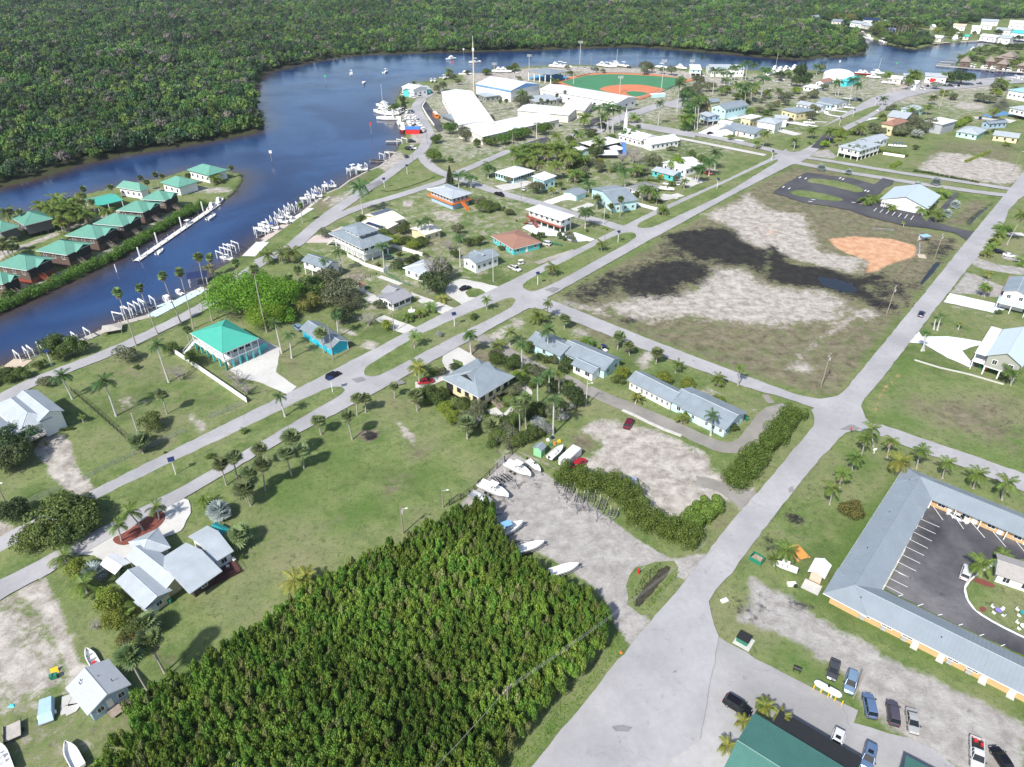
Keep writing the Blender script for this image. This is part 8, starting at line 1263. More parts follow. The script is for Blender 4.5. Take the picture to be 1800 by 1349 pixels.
CARS=[('sedan','grey',"D4 460 660 445 720",'dark grey car parked on grass left of silver-blue SUV'),('suv','steel',"D4 580 750 565 820",'silver-blue SUV parked beside the white gas tank'),('suv','blue',"D4 712 910 700 850",'blue-grey hatchback third in the gravel row'),('suv','plum',"D4 875 960 868 900",'dark grey SUV fourth in the gravel row'),('sedan','silver',"D4 1012 1020 1022 1090",'silver sedan fifth in the gravel row'),('suv','white',"D4 478 1170 458 1230",'white SUV with sunroof nose-in by black awning'),('suv','blue',"D4 705 1270 690 1330",'blue SUV with sunroof at the bottom edge'),('pickup','white',"D4 1460 1250 1462 1320",'white pickup truck with red gear in its bed'),('sedan','black',"D4 1640 1290 1600 1230",'black car cut by the bottom right edge'),('suv','black',"D3 1575 915 1640 955",'long black SUV parked beside the green roof'),('sedan','navy',"B4 1072 835 1085 810",'dark blue car driving up the wide road'),('suv','black',"B2 540 1265 590 1240",'black SUV driving along the street by the turquoise house'),('sedan','red',"B2 1185 1305 1220 1300",'bright red car parked by the hip-roofed cream house'),('suv','maroon',"C3 815 250 835 215",'dark maroon SUV parked on the sandy lot'),('suv','red',"C3 470 530 500 505",'red station wagon beside the white box trailer'),('sedan','black',"B2 1460 655 1490 645",'black car by oval grass island in the forecourt'),('pickup','white',"B3 20 520 45 530",'white pickup truck parked on the corner lawn'),('sedan','white',"C4 1330 900 1360 915",'white car parked under the motel eave'),('suv','white',"C4 1385 1290 1395 1260",'white car parked at the motel island kerb'),('pickup','black',"F2 310 985 370 1005",'black pickup on street below ribbon-windowed house'),('sedan','white',"F2 655 905 655 870",'white car in drive by the round dark tree'),('suv','steel',"B2 290 930 270 915",'grey car behind the bright blue cottage'),('suv','white',"B3 235 345 215 340",'white car under palms by the brown-roofed bungalow'),('sedan','black',"B4 1605 402 1580 400",'black car in drive under the coconut row'),('sedan','white',"B4 1685 428 1720 435",'white car beside the black car in drive'),('suv','red',"F3 1665 680 1690 685",'red SUV under palms by far street')]
for k,c,s,l in CARS:
 a,b=PX(s);car(k,c,a,b,l,'sunroof' in l)
for k,c,s in[('suv','black',"E1 680 1040 740 1040"),('suv','black',"E1 640 1145 690 1150"),('suv','white',"E1 700 1135 740 1140"),('suv','grey',"E1 600 1255 580 1220"),('sedan','white',"E1 700 410 730 420"),('suv','silver',"E1 800 400 830 410"),('suv','blue',"E1 690 620 700 650"),('sedan','grey',"E1 630 360 660 370"),('suv','white',"E1 560 370 590 375"),('sedan','black',"E4 395 1085 425 1080"),('sedan','white',"E4 1340 345 1370 345"),('suv','grey',"E4 1405 330 1430 335"),('sedan','white',"E4 1440 318 1450 325"),('suv','white',"E4 1540 390 1560 380"),('sedan','white',"E4 320 270 350 275"),('suv','grey',"E4 1550 900 1575 915"),('suv','black',"E5 990 615 1030 630"),('sedan','white',"E5 1260 750 1280 740"),('suv','white',"E6 330 440 350 430"),('suv','navy',"E6 420 415 440 405"),('sedan','white',"E6 370 415 390 410"),('suv','green',"E6 660 410 690 412"),('suv','navy',"E6 740 412 760 415"),('sedan','white',"E6 795 415 815 420"),('suv','black',"E6 855 408 850 425"),('pickup','grey',"E6 1155 380 1190 382"),('suv','red',"E6 480 325 485 345"),('sedan','navy',"E6 1165 870 1160 885"),('suv','black',"E6 1712 862 1730 860"),('sedan','grey',"E6 620 340 640 342"),('sedan','black',"E6 560 340 580 342"),('sedan','white',"E6 400 455 430 450"),('suv','navy',"E2 1290 0 1300 0"),('pickup','white',"E3 60 240 100 240"),('suv','blue',"E3 165 250 170 270"),('sedan','red',"E3 1050 262 1070 262"),('sedan','white',"E3 1080 265 1095 265"),('suv','grey',"E3 700 230 730 235"),('sedan','white',"E2 720 300 740 305"),('suv','black',"E2 690 290 700 300"),('suv','maroon',"E8 240 400 250 402"),('sedan','white',"F3 1230 830 1240 850")]:
 if s.startswith('E2 1290'):continue
 a,b=PX(s);car(k,c,a,b,None)
p=G(766,203,1.5);bm=MB();root=thing('school_bus','white-roofed orange school bus parked in the walled ramp','bus',(p.x,p.y,.03),math.atan2(-26,8))
part('body',MB().loft([[(x,-1.2,.4),(x,-1.2,z-.3),(x,-.9,z),(x,.9,z),(x,1.2,z-.3),(x,1.2,.4)]for x,z in((-4.8,2.9),(3.4,2.95),(3.8,2.6))]).loft([[(x,-1.0,.4),(x,-1,z),(x,1,z),(x,1,.4)]for x,z in((3.8,1.6),(4.9,1.4))]),ORANGE,root)
part('roof_panel',MB().box((-4.7,-1.0,2.92),(3.2,1.0,3.02)),WHITE,root);part('windshield',MB().box((3.7,-.9,1.6),(3.83,.9,2.4)),CG,root)
for s in(-1,1):part('side_window',MB().box((-4.3,s*1.21-.01,1.7),(3.0,s*1.21+.01,2.3)),CG,root)
for x in(-3,3.2):
 for s in(-1,1):part('wheel',MB().tube([(x,s*1.0,.5),(x,s*1.25,.5)],.5,12),BLACK,root)
for at_,f_,l,c in(((916,461),(920,460),'white golf cart on the lawn by the white pickup',WHITE),((1062,612),(1066,614),'golf cart with navy roof parked behind the blue duplex',NAVY)):
 p=G(*at_,1);q=G(*f_,1);o=thing('golf_cart',l,'golf cart',(p.x,p.y,.02),math.atan2(q.y-p.y,q.x-p.x));part('body',MB().loft([[(-1.2,-.55,.3),(1.2,-.5,.3),(1.2,.5,.3),(-1.2,.55,.3)],[(-1.15,-.5,.75),(1.0,-.4,.7),(1.0,.4,.7),(-1.15,.5,.75)]]),WHITE,o);part('canopy',MB().box((-1.1,-.6,1.8),(.9,.6,1.87)),c,o);part('seat',MB().box((-.5,-.5,.75),(0,.5,.95)).box((-.55,-.5,.9),(-.45,.5,1.3)),BLACK,o)
 for x in(-.8,.8):
  for s in(-1,1):part('wheel',MB().tube([(x,s*.45,.22),(x,s*.62,.22)],.22,10),BLACK,o)
 part('frame',MB().tube([(-1.0,-.5,.7),(-1.0,-.5,1.8)],.03).tube([(-1.0,.5,.7),(-1.0,.5,1.8)],.03).tube([(.8,-.45,.7),(.6,-.5,1.8)],.03).tube([(.8,.45,.7),(.6,.5,1.8)],.03),BLACK,o)
boat(*PX("F7 665 530 800 600"),7.6,'white centre-console boat with T-top nearest the small skiff',ttop=WHITE,motors=1);boat(*PX("F7 830 490 915 560"),5.0,'small open white skiff on trailer beside the debris line',console=True)
boat(*PX("F7 410 750 560 820"),8.2,'largest white T-top boat with twin black outboards',ttop=WHITE,motors=2);boat(*PX("F7 290 845 420 905"),7.0,'grey aluminium work boat with black motors in yard',hullm=STEEL,motors=1)
boat(*PX("F7 545 1170 690 1110"),8.0,'white boat with pale blue T-top half under the grove',ttop=mat('sky_blue_canvas',(.2,.42,.68),.6));boat(*PX("F7 1060 350 1140 280"),6.0,'white skiff between green shed and box trailer')
boat(*PX("C3 130 1130 180 1115"),6.2,'white hull poking out above the grove edge',console=False);boat(*PX("C3 365 1288 425 1270"),6.4,'rearmost white hull at the grove corner of the yard',console=False)
for s,L_,l,m in(("F7 560 620 650 690",6,'galvanised boat trailer between the two T-top boats',STEEL),("F7 440 640 510 715",5,'short boat trailer by the twin-motor boat',STEEL),("F7 1090 670 1085 740",4.4,'leftmost trailer of the row below the hedge',STEEL),("F7 1195 740 1165 850",6,'second trailer of the row with open ladder frame',STEEL),("F7 1300 840 1265 1010",6.6,'third trailer of the row with black bunks',STEEL),("F7 1420 830 1400 960",6.4,'fourth trailer of the row with wide frame',STEEL),("F7 1530 910 1465 1090",7.4,'longest trailer in row with black bunks',STEEL),("F7 1655 985 1625 1070",4,'rightmost small trailer below the hedge',STEEL),("F7 290 1020 430 990",7,'black painted boat trailer near the grove',BLACK),("F7 340 1110 410 1090",5,'smaller black trailer behind the blue T-top boat',BLACK),("F7 660 1290 760 1265",5.4,'grey trailer frame beside the grove edge',STEEL)):
 trailer(*PX(s),L_,l,m)
p=G(1002,803,1.4);q=G(1016,790,1.4);o=thing('box_trailer','white enclosed box trailer beside the red wagon','trailer',(p.x,p.y,0),math.atan2(q.y-p.y,q.x-p.x))
part('body',MB().loft([[(x,-1.25,.45),(x,-1.25,2.65-k),(x,-1.05,2.85-k),(x,1.05,2.85-k),(x,1.25,2.65-k),(x,1.25,.45)]for x,k in((-3.2,.05),(-3.1,0),(2.9,0),(3.3,.3))]),WHITE,o);part('rear_door',MB().box((-3.24,-1.1,.6),(-3.2,1.1,2.4)),mat('off_white_panel',(.68,.68,.66)),o);part('marking',MB().box((-.6,-1.262,1.6),(.5,-1.25,1.85)),RED,o)
for x in(-.6,.3):
 for s in(-1,1):part('wheel',MB().tube([(x,s*1.1,.35),(x,s*1.28,.35)],.35,12),BLACK,o)
part('hitch',MB().box((3.3,-.06,.5),(4.4,.06,.62)),STEEL,o)
simple('tarp_covered_trailer','small trailer under a grey-blue tarp at the hedge gap','trailer',(1112,853),[('tarp',MB().loft([[(-1.2,-1.5,.5),(1.2,-1.5,.5),(1.2,1.5,.5),(-1.2,1.5,.5)],[(-1.0,-1.3,1.6),(.9,-1.3,1.7),(.9,1.3,1.5),(-1.0,1.3,1.6)]]),mat('grey_blue_tarp',(.28,.33,.42),.7)),('bed',MB().box((-1.25,-1.6,.35),(1.25,1.6,.5)),STEEL),('wheel',MB().tube([(-1.4,0,.3),(1.4,0,.3)],.3,10),BLACK)])
r_=random.Random(4)
for i,(x,y,c,l)in enumerate(((971,771,NAVY,'dark blue crate on the junk pile by green shed'),(963,775,WHITE,'white tub on the junk pile by green shed'),(975,781,ORANGE,'orange crate on the junk pile by green shed'),(983,777,YELLOW,'yellow crate on junk pile near box trailer'),(968,783,GREENB,'green tarp roll beside the green shed'))):
 simple('crate',l,'crate',(x,y),[('body',MB().box((-.4,-.35,0),(.4,.35,.4)).box((-.3,-.2,.4),(.3,.25,.6)),c)],r_.uniform(0,3))
o=thing('timber_pile','line of old timbers and rails beside the boat yard','timber pile',G(945,806))
for i in range(9):
 a=G(925+i*9,800+i*4.2)-G(945,806);part('board',MB().box((-2.2,-.08,.02),(2.2,.08,.14)),WOOD if i%3 else STEEL,o,TR(a.x,a.y,0,-.55+r_.uniform(-.12,.12)))
dock("B1 950 470 1520 75",2.6,'long pale floating dock beside the island hedge',m=PALEC if False else mat('pale_dock',(.62,.61,.59),.8),z=-.35)
for x,y in((975,440),(1095,335),(1265,225),(1415,115)):
 a=PX("B1 %d %d"%(x,y))[0];p=G(*a);o=thing('dock_pile',None,'pile',(p.x,p.y,-2));part('post',MB().tube([(0,0,0),(0,0,5.6)],.28,10).loft([[(.28*math.cos(t),.28*math.sin(t),5.6)for t in[k*.785 for k in range(8)]],[(.02*math.cos(t),.02*math.sin(t),6.0)for t in[k*.785 for k in range(8)]]]),WHITE,o);rep(o,'tall white conical-topped pile','tall white piles','white piles of the floating dock')
B_=lambda s:PX(s)
boat(*B_("B1 1115 405 1140 385"),5.6,'white boat moored at near end of floating dock',trailer=False,z=WATER_Z-.2);boat(*B_("B1 1310 215 1340 200"),6.2,'white boat moored mid-way on the floating dock',trailer=False,z=WATER_Z-.2,ttop=WHITE);boat(*B_("B1 1475 165 1510 145"),6.6,'blue-trimmed boat near far end of floating dock',trailer=False,z=WATER_Z-.2,floor=BLUEP);boat(*B_("B1 1480 95 1510 70"),8,'larger white boat at far end of floating dock',trailer=False,z=WATER_Z-.2,cabin=True);boat(*B_("B1 1530 60 1560 40"),8,'second white cabin boat at far end of floating dock',trailer=False,z=WATER_Z-.2,cabin=True)
pw=G(*B_("B1 815 550")[0],-.8);o=thing('channel_pile','lone white pile standing in the river channel','pile',(pw.x,pw.y,-2.5));part('post',MB().tube([(0,0,0),(0,0,4.8)],.2,8),WHITE,o)
def marker(px,col,l,h=4.0,lean=0):
 p=G(px[0],px[1],WATER_Z);o=thing('channel_marker',l,'channel marker',(p.x,p.y,-2));part('pile',MB().tube([(0,0,0),(lean,0,h+1.2)],.16,8),WOOD,o);part('board',MB().box((lean-.75,-.06,h+.6),(lean+.75,.06,h+2.1)),col,o)
marker((653,236),RED,'red channel marker leaning in mid river',6);marker((573,146),mat('marker_green',(.02,.5,.2)),'green channel marker near the forest bank',5);marker((478,284),WHITE,'white-boarded marker pile in the wide river',5);marker((795,118),RED,'small red marker beyond the waterfront',4);marker((1574,122),mat('marker_green',(.02,.5,.2)),'green marker off the fish market quay',5);marker((1474,119),WHITE,'white marker pile beyond the dome',5);marker((815,95),WHITE,'short white marker against the far bank',4)
for s,L_,k,l in(("A2 665 515 668 505",9,'skiff','leftmost of three boats motoring on the river bend'),("A2 750 582 748 595",9,'blue','dark-canopied boat motoring on the river bend'),("A2 905 505 930 495",9,'skiff','white boat trailing a faint wake on river bend'),("A2 1358 415 1340 417",11,'yacht','white boat close to the far forest bank'),("A2 1525 438 1500 440",12,'skiff','white boat passing behind the radio mast')):
 small_boat(*PX(s),L_,k,lab=l)
for s,L_,k in(("E1 270 560 190 545",14,'sail'),("E1 250 650 150 630",16,'yacht'),("E1 380 655 300 645",13,'yacht'),("E1 350 735 240 735",16,'yacht'),("E1 510 800 500 850",13,'yacht'),("E1 555 890 560 950",15,'red'),("E1 1450 100 1500 100",12,'yacht'),("E1 1150 150 1180 150",9,'skiff'),("F1 150 1005 120 1000",8,'skiff'),("F1 170 960 140 950",7,'skiff'),("F1 1240 270 1180 290",9,'skiff'),("F1 960 470 920 470",7,'blue'),("F1 690 620 640 625",7,'skiff'),("F1 1330 270 1300 270",8,'skiff'),("F1 800 590 770 590",6,'blue'),("F1 380 900 340 895",7,'skiff'),("F1 270 970 240 965",7,'blue'),("F1 460 840 430 830",6,'skiff'),("B1 1170 755 1140 735",7,'skiff'),("B1 1250 700 1230 690",5,'skiff'),("B1 450 1110 430 1090",5,'skiff'),("B1 1580 460 1540 455",6,'skiff'),("E7 930 440 880 450",16,'yacht'),("E7 1010 480 960 470",16,'yacht'),("E7 1225 530 1190 520",13,'skiff'),("E7 600 365 560 350",9,'skiff'),("E7 750 390 730 380",8,'skiff'),("E8 710 550 640 590",26,'yacht'),("E8 1120 565 1100 565",9,'skiff'),("E8 970 720 920 740",12,'yacht')):
 small_boat(*PX(s),L_,k,z=WATER_Z if not s.startswith('F1')else .6)
for i,(x,y)in enumerate(((790,955),(960,975),(1010,985),(1130,1005),(1160,1000),(1190,1000),(1280,1010),(1320,1015),(1380,1020),(1470,1030),(1530,1035),(1570,1045),(1700,1060),(1750,1065),(1650,1160),(1700,1170),(1600,1200),(1760,1190))):small_boat(*PX("E8 %d %d %d %d"%(x,y,x-8,y+25)),9,('skiff','yacht')[i%3==0])
r_=random.Random(11)
for x,y in((560,620),(610,640),(520,640),(640,710),(700,730),(740,735),(600,690),(640,790),(700,800),(660,830),(760,800),(790,830),(590,740),(520,590),(480,650),(1140,150),(1010,190),(960,190),(820,890),(850,900)):small_boat(*PX("E1 %d %d %d %d"%(x,y,x+r_.randint(-30,30),y+20)),r_.choice((7,9)),'skiff',z=.6)
for x,y,k in((470,300,'yacht'),(540,300,'yacht'),(1280,225,'yacht'),(1340,220,'skiff'),(1400,235,'skiff')):small_boat(*PX("E2 %d %d %d %d"%(x,y,x+40,y+2)),13,k,z=.6)
for x,y,k in((320,215,'yacht'),(380,225,'skiff'),(440,225,'yacht'),(515,205,'sail'),(620,220,'skiff'),(1435,250,'yacht'),(1160,240,'skiff')):small_boat(*PX("E3 %d %d %d %d"%(x,y,x+40,y+6)),12,k,z=.6)
for x,y,k in((1320,190,'sail'),(1400,200,'yacht'),(1480,190,'yacht'),(1600,175,'yacht'),(1260,250,'skiff')):small_boat(*PX("E4 %d %d %d %d"%(x,y,x+40,y-10)),12,k,z=.3)
for x,y,k in((1240,240,'sail'),(1180,300,'yacht'),(1400,380,'skiff'),(1000,250,'red'),(1060,255,'red'),(830,735,'skiff'),(260,950,'skiff'),(1480,1280,'blue'),(1560,1285,'blue')):small_boat(*PX("E5 %d %d %d %d"%(x,y,x+40,y+4)),11 if y<500 else 7,k,z=.5)
for s,L_,l in(("F3 1050 920 1120 930",9,'long white boat on a trailer beside the street'),("C4 115 1260 60 1240",5,'small white boat on the grass under a palm')):small_boat(*PX(s),L_,'skiff',z=.6,lab=l)
for c in("F1 130 1060 90 1000","F1 190 1010 150 960","F1 280 960 240 910","F1 320 920 280 860","F1 380 870 340 820","F1 430 830 390 780","F1 490 790 450 735","F1 540 760 500 710","F1 690 690 650 630","F1 740 660 700 600","F1 770 610 720 555","F1 820 580 770 525","F1 860 550 815 500","F1 980 490 930 450","F1 1250 320 1200 290","F1 1310 290 1260 260","F1 1380 270 1330 225","F1 1650 130 1600 110","E1 580 1080 540 1070","B1 900 870 850 860","B1 950 840 900 810","B1 990 820 935 790","B1 1050 800 1000 760","B1 600 1030 555 1000","B1 200 1160 150 1120","B1 260 1140 210 1090","B1 1590 450 1540 430","B1 1620 420 1570 405","B1 1640 400 1600 385"):
 a,b=PX(c);boat_lift(a,b,w=3.6 if c[0]=='F' else 3.8)
SW=mat('concrete_seawall',(.5,.47,.43),.9,var=.15)
def wall_line(name,s,w,h0,h1,m,label,cat='seawall'):
 pts=W2(s);b=pts[0];mb=MB()
 for a,c in zip(pts[:-1],pts[1:]):
  d=(c-a).normalized();n=Vector((-d.y,d.x,0))*w/2;a2=a-b;c2=c-b+d*.05
  mb.loft([[(a2-n)+Vector((0,0,h0)),(a2+n)+Vector((0,0,h0)),(a2+n)+Vector((0,0,h1)),(a2-n)+Vector((0,0,h1))],[(c2-n)+Vector((0,0,h0)),(c2+n)+Vector((0,0,h0)),(c2+n)+Vector((0,0,h1)),(c2-n)+Vector((0,0,h1))]])
 return thing(name,label,cat,b,me=mb.mesh(name,[m]))
wall_line('seawall',"X 440 440 469 421 511 392 541 366 564 348",1.6,-2.5,.1,SW,'pale concrete seawall behind the boat lifts')
wall_line('seawall',"X 575 340 597 331 614 318 643 303 667 293 681 283",.8,-2.5,.12,SW,'seawall below the shrubs and small docks')
dock("F1 170 1110 420 930",3.4,'pink-grey boardwalk behind the front boat lifts',m=mat('pinkish_deck',(.5,.43,.38),.85));dock("F1 460 900 740 730",3.0,'pale boardwalk behind the upper boat lifts',m=mat('pale_dock',(.62,.61,.59)));dock("F1 -20 1310 150 1140",5.5,'broad white quay below the boat lifts',m=mat('pale_dock',(.62,.61,.59)))
dock("B1 850 905 1060 850",2.6,'grey timber dock with lifts at the left bank');dock("B1 1055 855 1430 660",4.2,'light blue painted dock along the left bank',m=mat('light_blue_dock',(.5,.66,.72),.8));dock("B1 1320 700 1430 660",2.6,'tan timber dock end by the ficus',m=mat('tan_dock',(.5,.42,.32),.9));dock("B1 560 1030 850 905",3.0,'weathered shore dock left of the timber dock');dock("B1 60 1180 190 1190",4.5,'tan square platform dock at far left bank',m=mat('tan_dock',(.5,.42,.32)))
dock("B1 1100 790 1180 760",1.6,'short blue finger dock between the boat lifts',m=mat('light_blue_dock',(.5,.66,.72)),plank=False)
o=simple('boat_cover','square grey-roofed boat shelter on the bank','boat shelter',PX("B1 790 965")[0],[('roof',MB().loft([[(-3,-2.6,1.5),(3,-2.6,1.5),(3,2.6,1.5),(-3,2.6,1.5)],[(-.1,-.1,2.4),(.1,-.1,2.4),(.1,.1,2.4),(-.1,.1,2.4)]]),DECK)]+[('post',MB().tube([(x,y,-2),(x,y,1.55)],.1,6),WOOD)for x in(-2.7,2.7)for y in(-2.3,2.3)],.4)
o=simple('boat_cover','blue-panelled boat shelter standing in the river','boat shelter',PX("B1 1385 620")[0],[('roof',MB().loft([[(-3.4,-2.2,2.6),(3.4,-2.2,2.6),(3.4,2.2,3.2),(-3.4,2.2,3.2)],[(-3.4,-2.2,2.75),(3.4,-2.2,2.75),(3.4,2.2,3.35),(-3.4,2.2,3.35)]]),NAVY)]+[('post',MB().tube([(x,y,-3),(x,y,2.7)],.12,6),WHITE)for x in(-3,3)for y in(-1.9,1.9)],.35)
for s,w,l in(("E1 310 1045 530 1045",2.6,'white finger pier below the red fish shed'),("E1 310 1190 470 1210",2.4,'grey finger pier with boat lift'),("E1 90 1315 330 1320",2.6,'longest grey finger pier near the small docks'),("F1 1450 150 1620 155",2.4,'stub pier beside white lift'),("E8 410 945 1799 1060",5,'long marina dock below the thatched huts'),("E8 440 920 640 935",3,'second arm of the marina dock'),("E8 470 885 700 895",3,'upper arm of the marina dock'),("E8 1300 1000 1310 1040",2,'small finger of the marina dock'),("E8 800 570 1799 530",4,'far quay boardwalk with dark piles'),("E8 360 600 620 580",4,'far quay edge beside the big white boat'),("F1 890 640 960 590",1.6,'narrow brown gangway on the bank')):
 dock(s,w,l,z=.25,plank=False)
o=simple('fish_shed','little red fish shed with blue roof by the quay','shed',PX("E1 700 930")[0],[('wall',MB().box((-4.4,-2.4,0),(4.4,2.4,2.8)),RED),('roof',MB().loft([[(-4.6,-2.6,2.81),(4.6,-2.6,2.81),(4.6,2.6,2.81),(-4.6,2.6,2.81)],[(-4.6,0,4.1),(4.6,0,4.1),(4.6,.1,4.1),(-4.6,.1,4.1)]]),BLUEP)])
simple('tent','white party tent beside the church yard','tent',(1068,277),[('canopy',MB().loft([[(-6,-4,2.4),(6,-4,2.4),(6,4,2.4),(-6,4,2.4)],[(-4,0,4),(4,0,4),(4,.1,4),(-4,.1,4)]]),WHITE),('post',MB().tube([(-5.8,-3.8,0),(-5.8,-3.8,2.4)],.06).tube([(5.8,-3.8,0),(5.8,-3.8,2.4)],.06),STEEL)])
simple('tent','second white tent behind the party tent','tent',(1082,270),[('canopy',MB().loft([[(-4,-4,3),(4,-4,3),(4,4,3),(-4,4,3)],[(-.2,-.2,4.6),(.2,-.2,4.6),(.2,.2,4.6),(-.2,.2,4.6)]]),WHITE)],.5)
simple('water_slide','bright blue tall play slide behind the party tent','slide',(1095,270),[('frame',MB().box((-1,-1,0),(1,1,6)),BLUEP),('chute',MB().loft([[(-1,-1,5.8),(1,-1,5.8),(1,-1.2,6),(-1,-1.2,6)],[(-1,-7,.3),(1,-7,.3),(1,-7,.6),(-1,-7,.6)]]),BLUEP)])
for b in((310,836),(585,691),(799,575.7),(945,502.6),(1086,428),(1234,381),(676,332),(1356,282),(1395,264.7),(1475,222),(1538,186.5),(1499,207),(91,642.5),(1260,333),(716,308),(1596,176),(1170,247)):
 solar_lamp(b)if b!=(1234,381)and b!=(1170,247)and b!=(1596,176)else None
pts={}
for k,b,h_,l,cr,tf,m in(('a',(892,1262),8.6,'power pole with crossarm rising from the foreground grove',True,False,None),('b',(1443,680),11,'power pole at south corner of the muddy field',True,True,None),('c',(1558,555),11,'power pole on the edge of the muddy field',True,True,None),('d',(1642,457),11,'power pole beside the backstop and roadside ditch',True,True,None),('e',(1781,302),11,'pole with lamp beside the white sandy lot',False,False,None),('f',(1651,191),13,'tall tan pole on the lawn below the car park',False,False,mat('tan_pole',(.55,.48,.33))),('g',(1518,173),13,'tall pole by the street junction',False,False,None),('h',(693,583),11,'dark wooden pole by the driveway fence',False,False,None),('i',(586,633),12,'dark wooden pole before bright blue cottage',False,False,None),('j',(867,495),12,'pale pole on the lawn by the L-roofed house',False,False,CONC),('k',(1061,395),11,'pale pole at the corner of two streets',False,False,CONC),('l',(916,357),10,'thin pole with crossarm on side street',True,False,None),('m',(901,260),9,'grey pole before the school hedge trees',False,False,None),('n',(943,245),11,'white pole beside the school drive',False,False,WHITE),('o',(15,893),8,'pole with white lamp head on the left edge',False,False,None),('p',(244,765),7,'grey pole beside the round bushes in western lot',False,False,CONC),('q',(1030,713),8,'light pole at corner of the sandy lot',False,False,CONC),('r',(709,938),8,'lamp pole with transformer at the lawn edge',False,True,None),('s',(779,893),6,'short lamp pole at tip of the grove',False,False,None),('t',(1500,1227),7,'leaning wooden pole beside the gas tank',False,False,None),('u',(751,253),10,'thin pole beside the river road',False,False,None),('v',(727,296),9,'grey post at the road fork',False,False,None),('w',(1062,437),8,'twin-legged pole in the muddy field',False,False,None)):
 pole(b,h_,l,cr,m,tf,lamp=('lamp' in l or k in 'q'));pts[k]=G(*b)+Vector((0,0,h_-.5))
off=pts['a']+(pts['a']-pts['b'])*.32
for i,dx in enumerate((-.9,-.3,.35,.95)):
 q=Vector((dx*.6,dx*.8,0));o_=('leftmost','second','third','rightmost')[i]
 wire(pts['a']+q,off+q,1.2,'%s overhead wire running from the grove pole to bottom edge'%o_,.013)
 e2=pts['a']+(G(1230,1010)+Vector((0,0,9))-pts['a']);wire(pts['a']+q,e2+q,1.0,'%s overhead wire from the grove pole towards the road'%o_,.014)
for a_,b_,l_ in(('b','c','overhead wires along the muddy field, near span'),('c','d','overhead wires along the muddy field, far span'),('i','h','overhead wire in front of bright blue cottage'),('h','j','overhead wire from driveway fence to L-roofed house')):wire(pts[a_],pts[b_],1.2,l_,.018)
o=thing('radio_mast','tall slim pale radio mast beside the white school halls','radio mast',G(833.5,166));part('post',MB().tube([(0,0,0),(0,0,18),(0,0,36)],[.7,.55,.35],10),mat('tan_pole',(.55,.48,.33)),o)
part('antenna',MB().box((-.7,-.7,30),(.7,.7,32)).tube([(0,0,36),(0,0,40)],.12,5),WHITE,o);lm(833,166,'the radio mast')
def flood(b,h_,l):
 o=thing('floodlight_mast',l,'floodlight mast',G(*b));part('post',MB().tube([(0,0,0),(0,0,h_)],[.3,.16],8),CONC,o);part('crossarm',MB().box((-2,-.1,h_-1.3),(2,.1,h_-1.1)).box((-2,-.1,h_-.2),(2,.1,h_)),STEEL,o)
 for x in(-1.6,-.55,.55,1.6):
  for z in(h_-.9,h_+.1):part('floodlight',MB().loft([[(x-.28,-.3,z),(x+.28,-.3,z),(x+.28,.2,z+.1),(x-.28,.2,z+.1)],[(x-.28,-.45,z+.5),(x+.28,-.45,z+.5),(x+.2,.1,z+.5),(x-.2,.1,z+.5)]]),WHITE,o)
for b,h_,l in(((1162,161),22,'right front floodlight mast of the baseball field'),((1089,165),12,'middle front pole by the baseball infield'),((1008,149),13,'left floodlight mast beside the school wing'),((1019,114),19,'left rear floodlight mast by the river'),((1213,139),14,'right rear floodlight mast near blue quay shed'),((930,121),11,'slim lamp mast beyond the blue-gabled school'),((869,132),9,'short lamp mast near the river trees')):flood(b,h_,l)
for b,l in(((1038,120),'utility pole at the river end of the ball field'),((1119,122),'utility pole by the big river tree'),((1000,113),'utility pole by the boat yard')):pole(b,12,l,True)
fence("X 307 622 330 637 355 654 396 682 435 709",1.8,'white panel fence beside the turquoise-roofed house')
fence("B2 640 445 760 510 890 553 950 525",1.6,'white panel fence in front of the cupola house');fence("B2 945 375 1060 410 1175 445",1.6,'white panel fence right of the cupola house')
fence("C1 585 650 800 540 1000 450",1.2,'grey chain-link fence along the western street','mesh',STEEL);fence("C1 1010 440 1300 310",1.2,'short chain-link fence beyond the twin bushes','mesh',STEEL);fence("C1 1460 225 1700 125",1.2,'green-grey chain-link fence near white panel fence','mesh',STEEL);fence("C1 180 820 420 715",1.2,'chain-link fence beside the big roadside tree','mesh',STEEL)
fence("C1 500 30 640 150 880 365",1.3,'dark wire fence crossing the western lot','mesh',DARK);fence("F7 -60 890 60 830 200 740 360 580 520 430 680 280",1.8,'black chain-link fence around the boat yard','mesh',DARK,sp=3)
fence("B2 700 625 800 580 880 555",1.1,'dark picket fence by the long lawn','rail',DARK);fence("B2 910 565 1000 620 1105 660",1.1,'green wire fence beside the long lawn','rail',GREENB);fence("B2 825 875 890 850",1.1,'short dark gate by the driveway','picket',DARK)
fence("E3 1370 500 1120 590 960 650 840 690",2.2,'tall mesh fence on the right foul line','mesh',STEEL,sp=4);fence("B4 750 230 860 250 950 290 1040 350 1080 370 1020 450 880 610",2.4,'rusty mesh backstop fence around the clay patch','rail',mat('rusty_steel',(.3,.22,.17),.8),sp=3.4)
fence("B3 400 1000 560 1050",1,'low fence behind the blue duplex','rail',WOOD)if False else None
wall_line('edging',"B4 1020 1165 1200 1220 1400 1265 1640 1335",.35,0,.35,CONC,'low pale concrete edging across the eastern lawn','edging');wall_line('kerb_stones',"C3 770 165 850 200 950 250 1060 300 1180 345",.9,0,.22,CONC,'broken row of pale stones beside the gravel lane','edging')
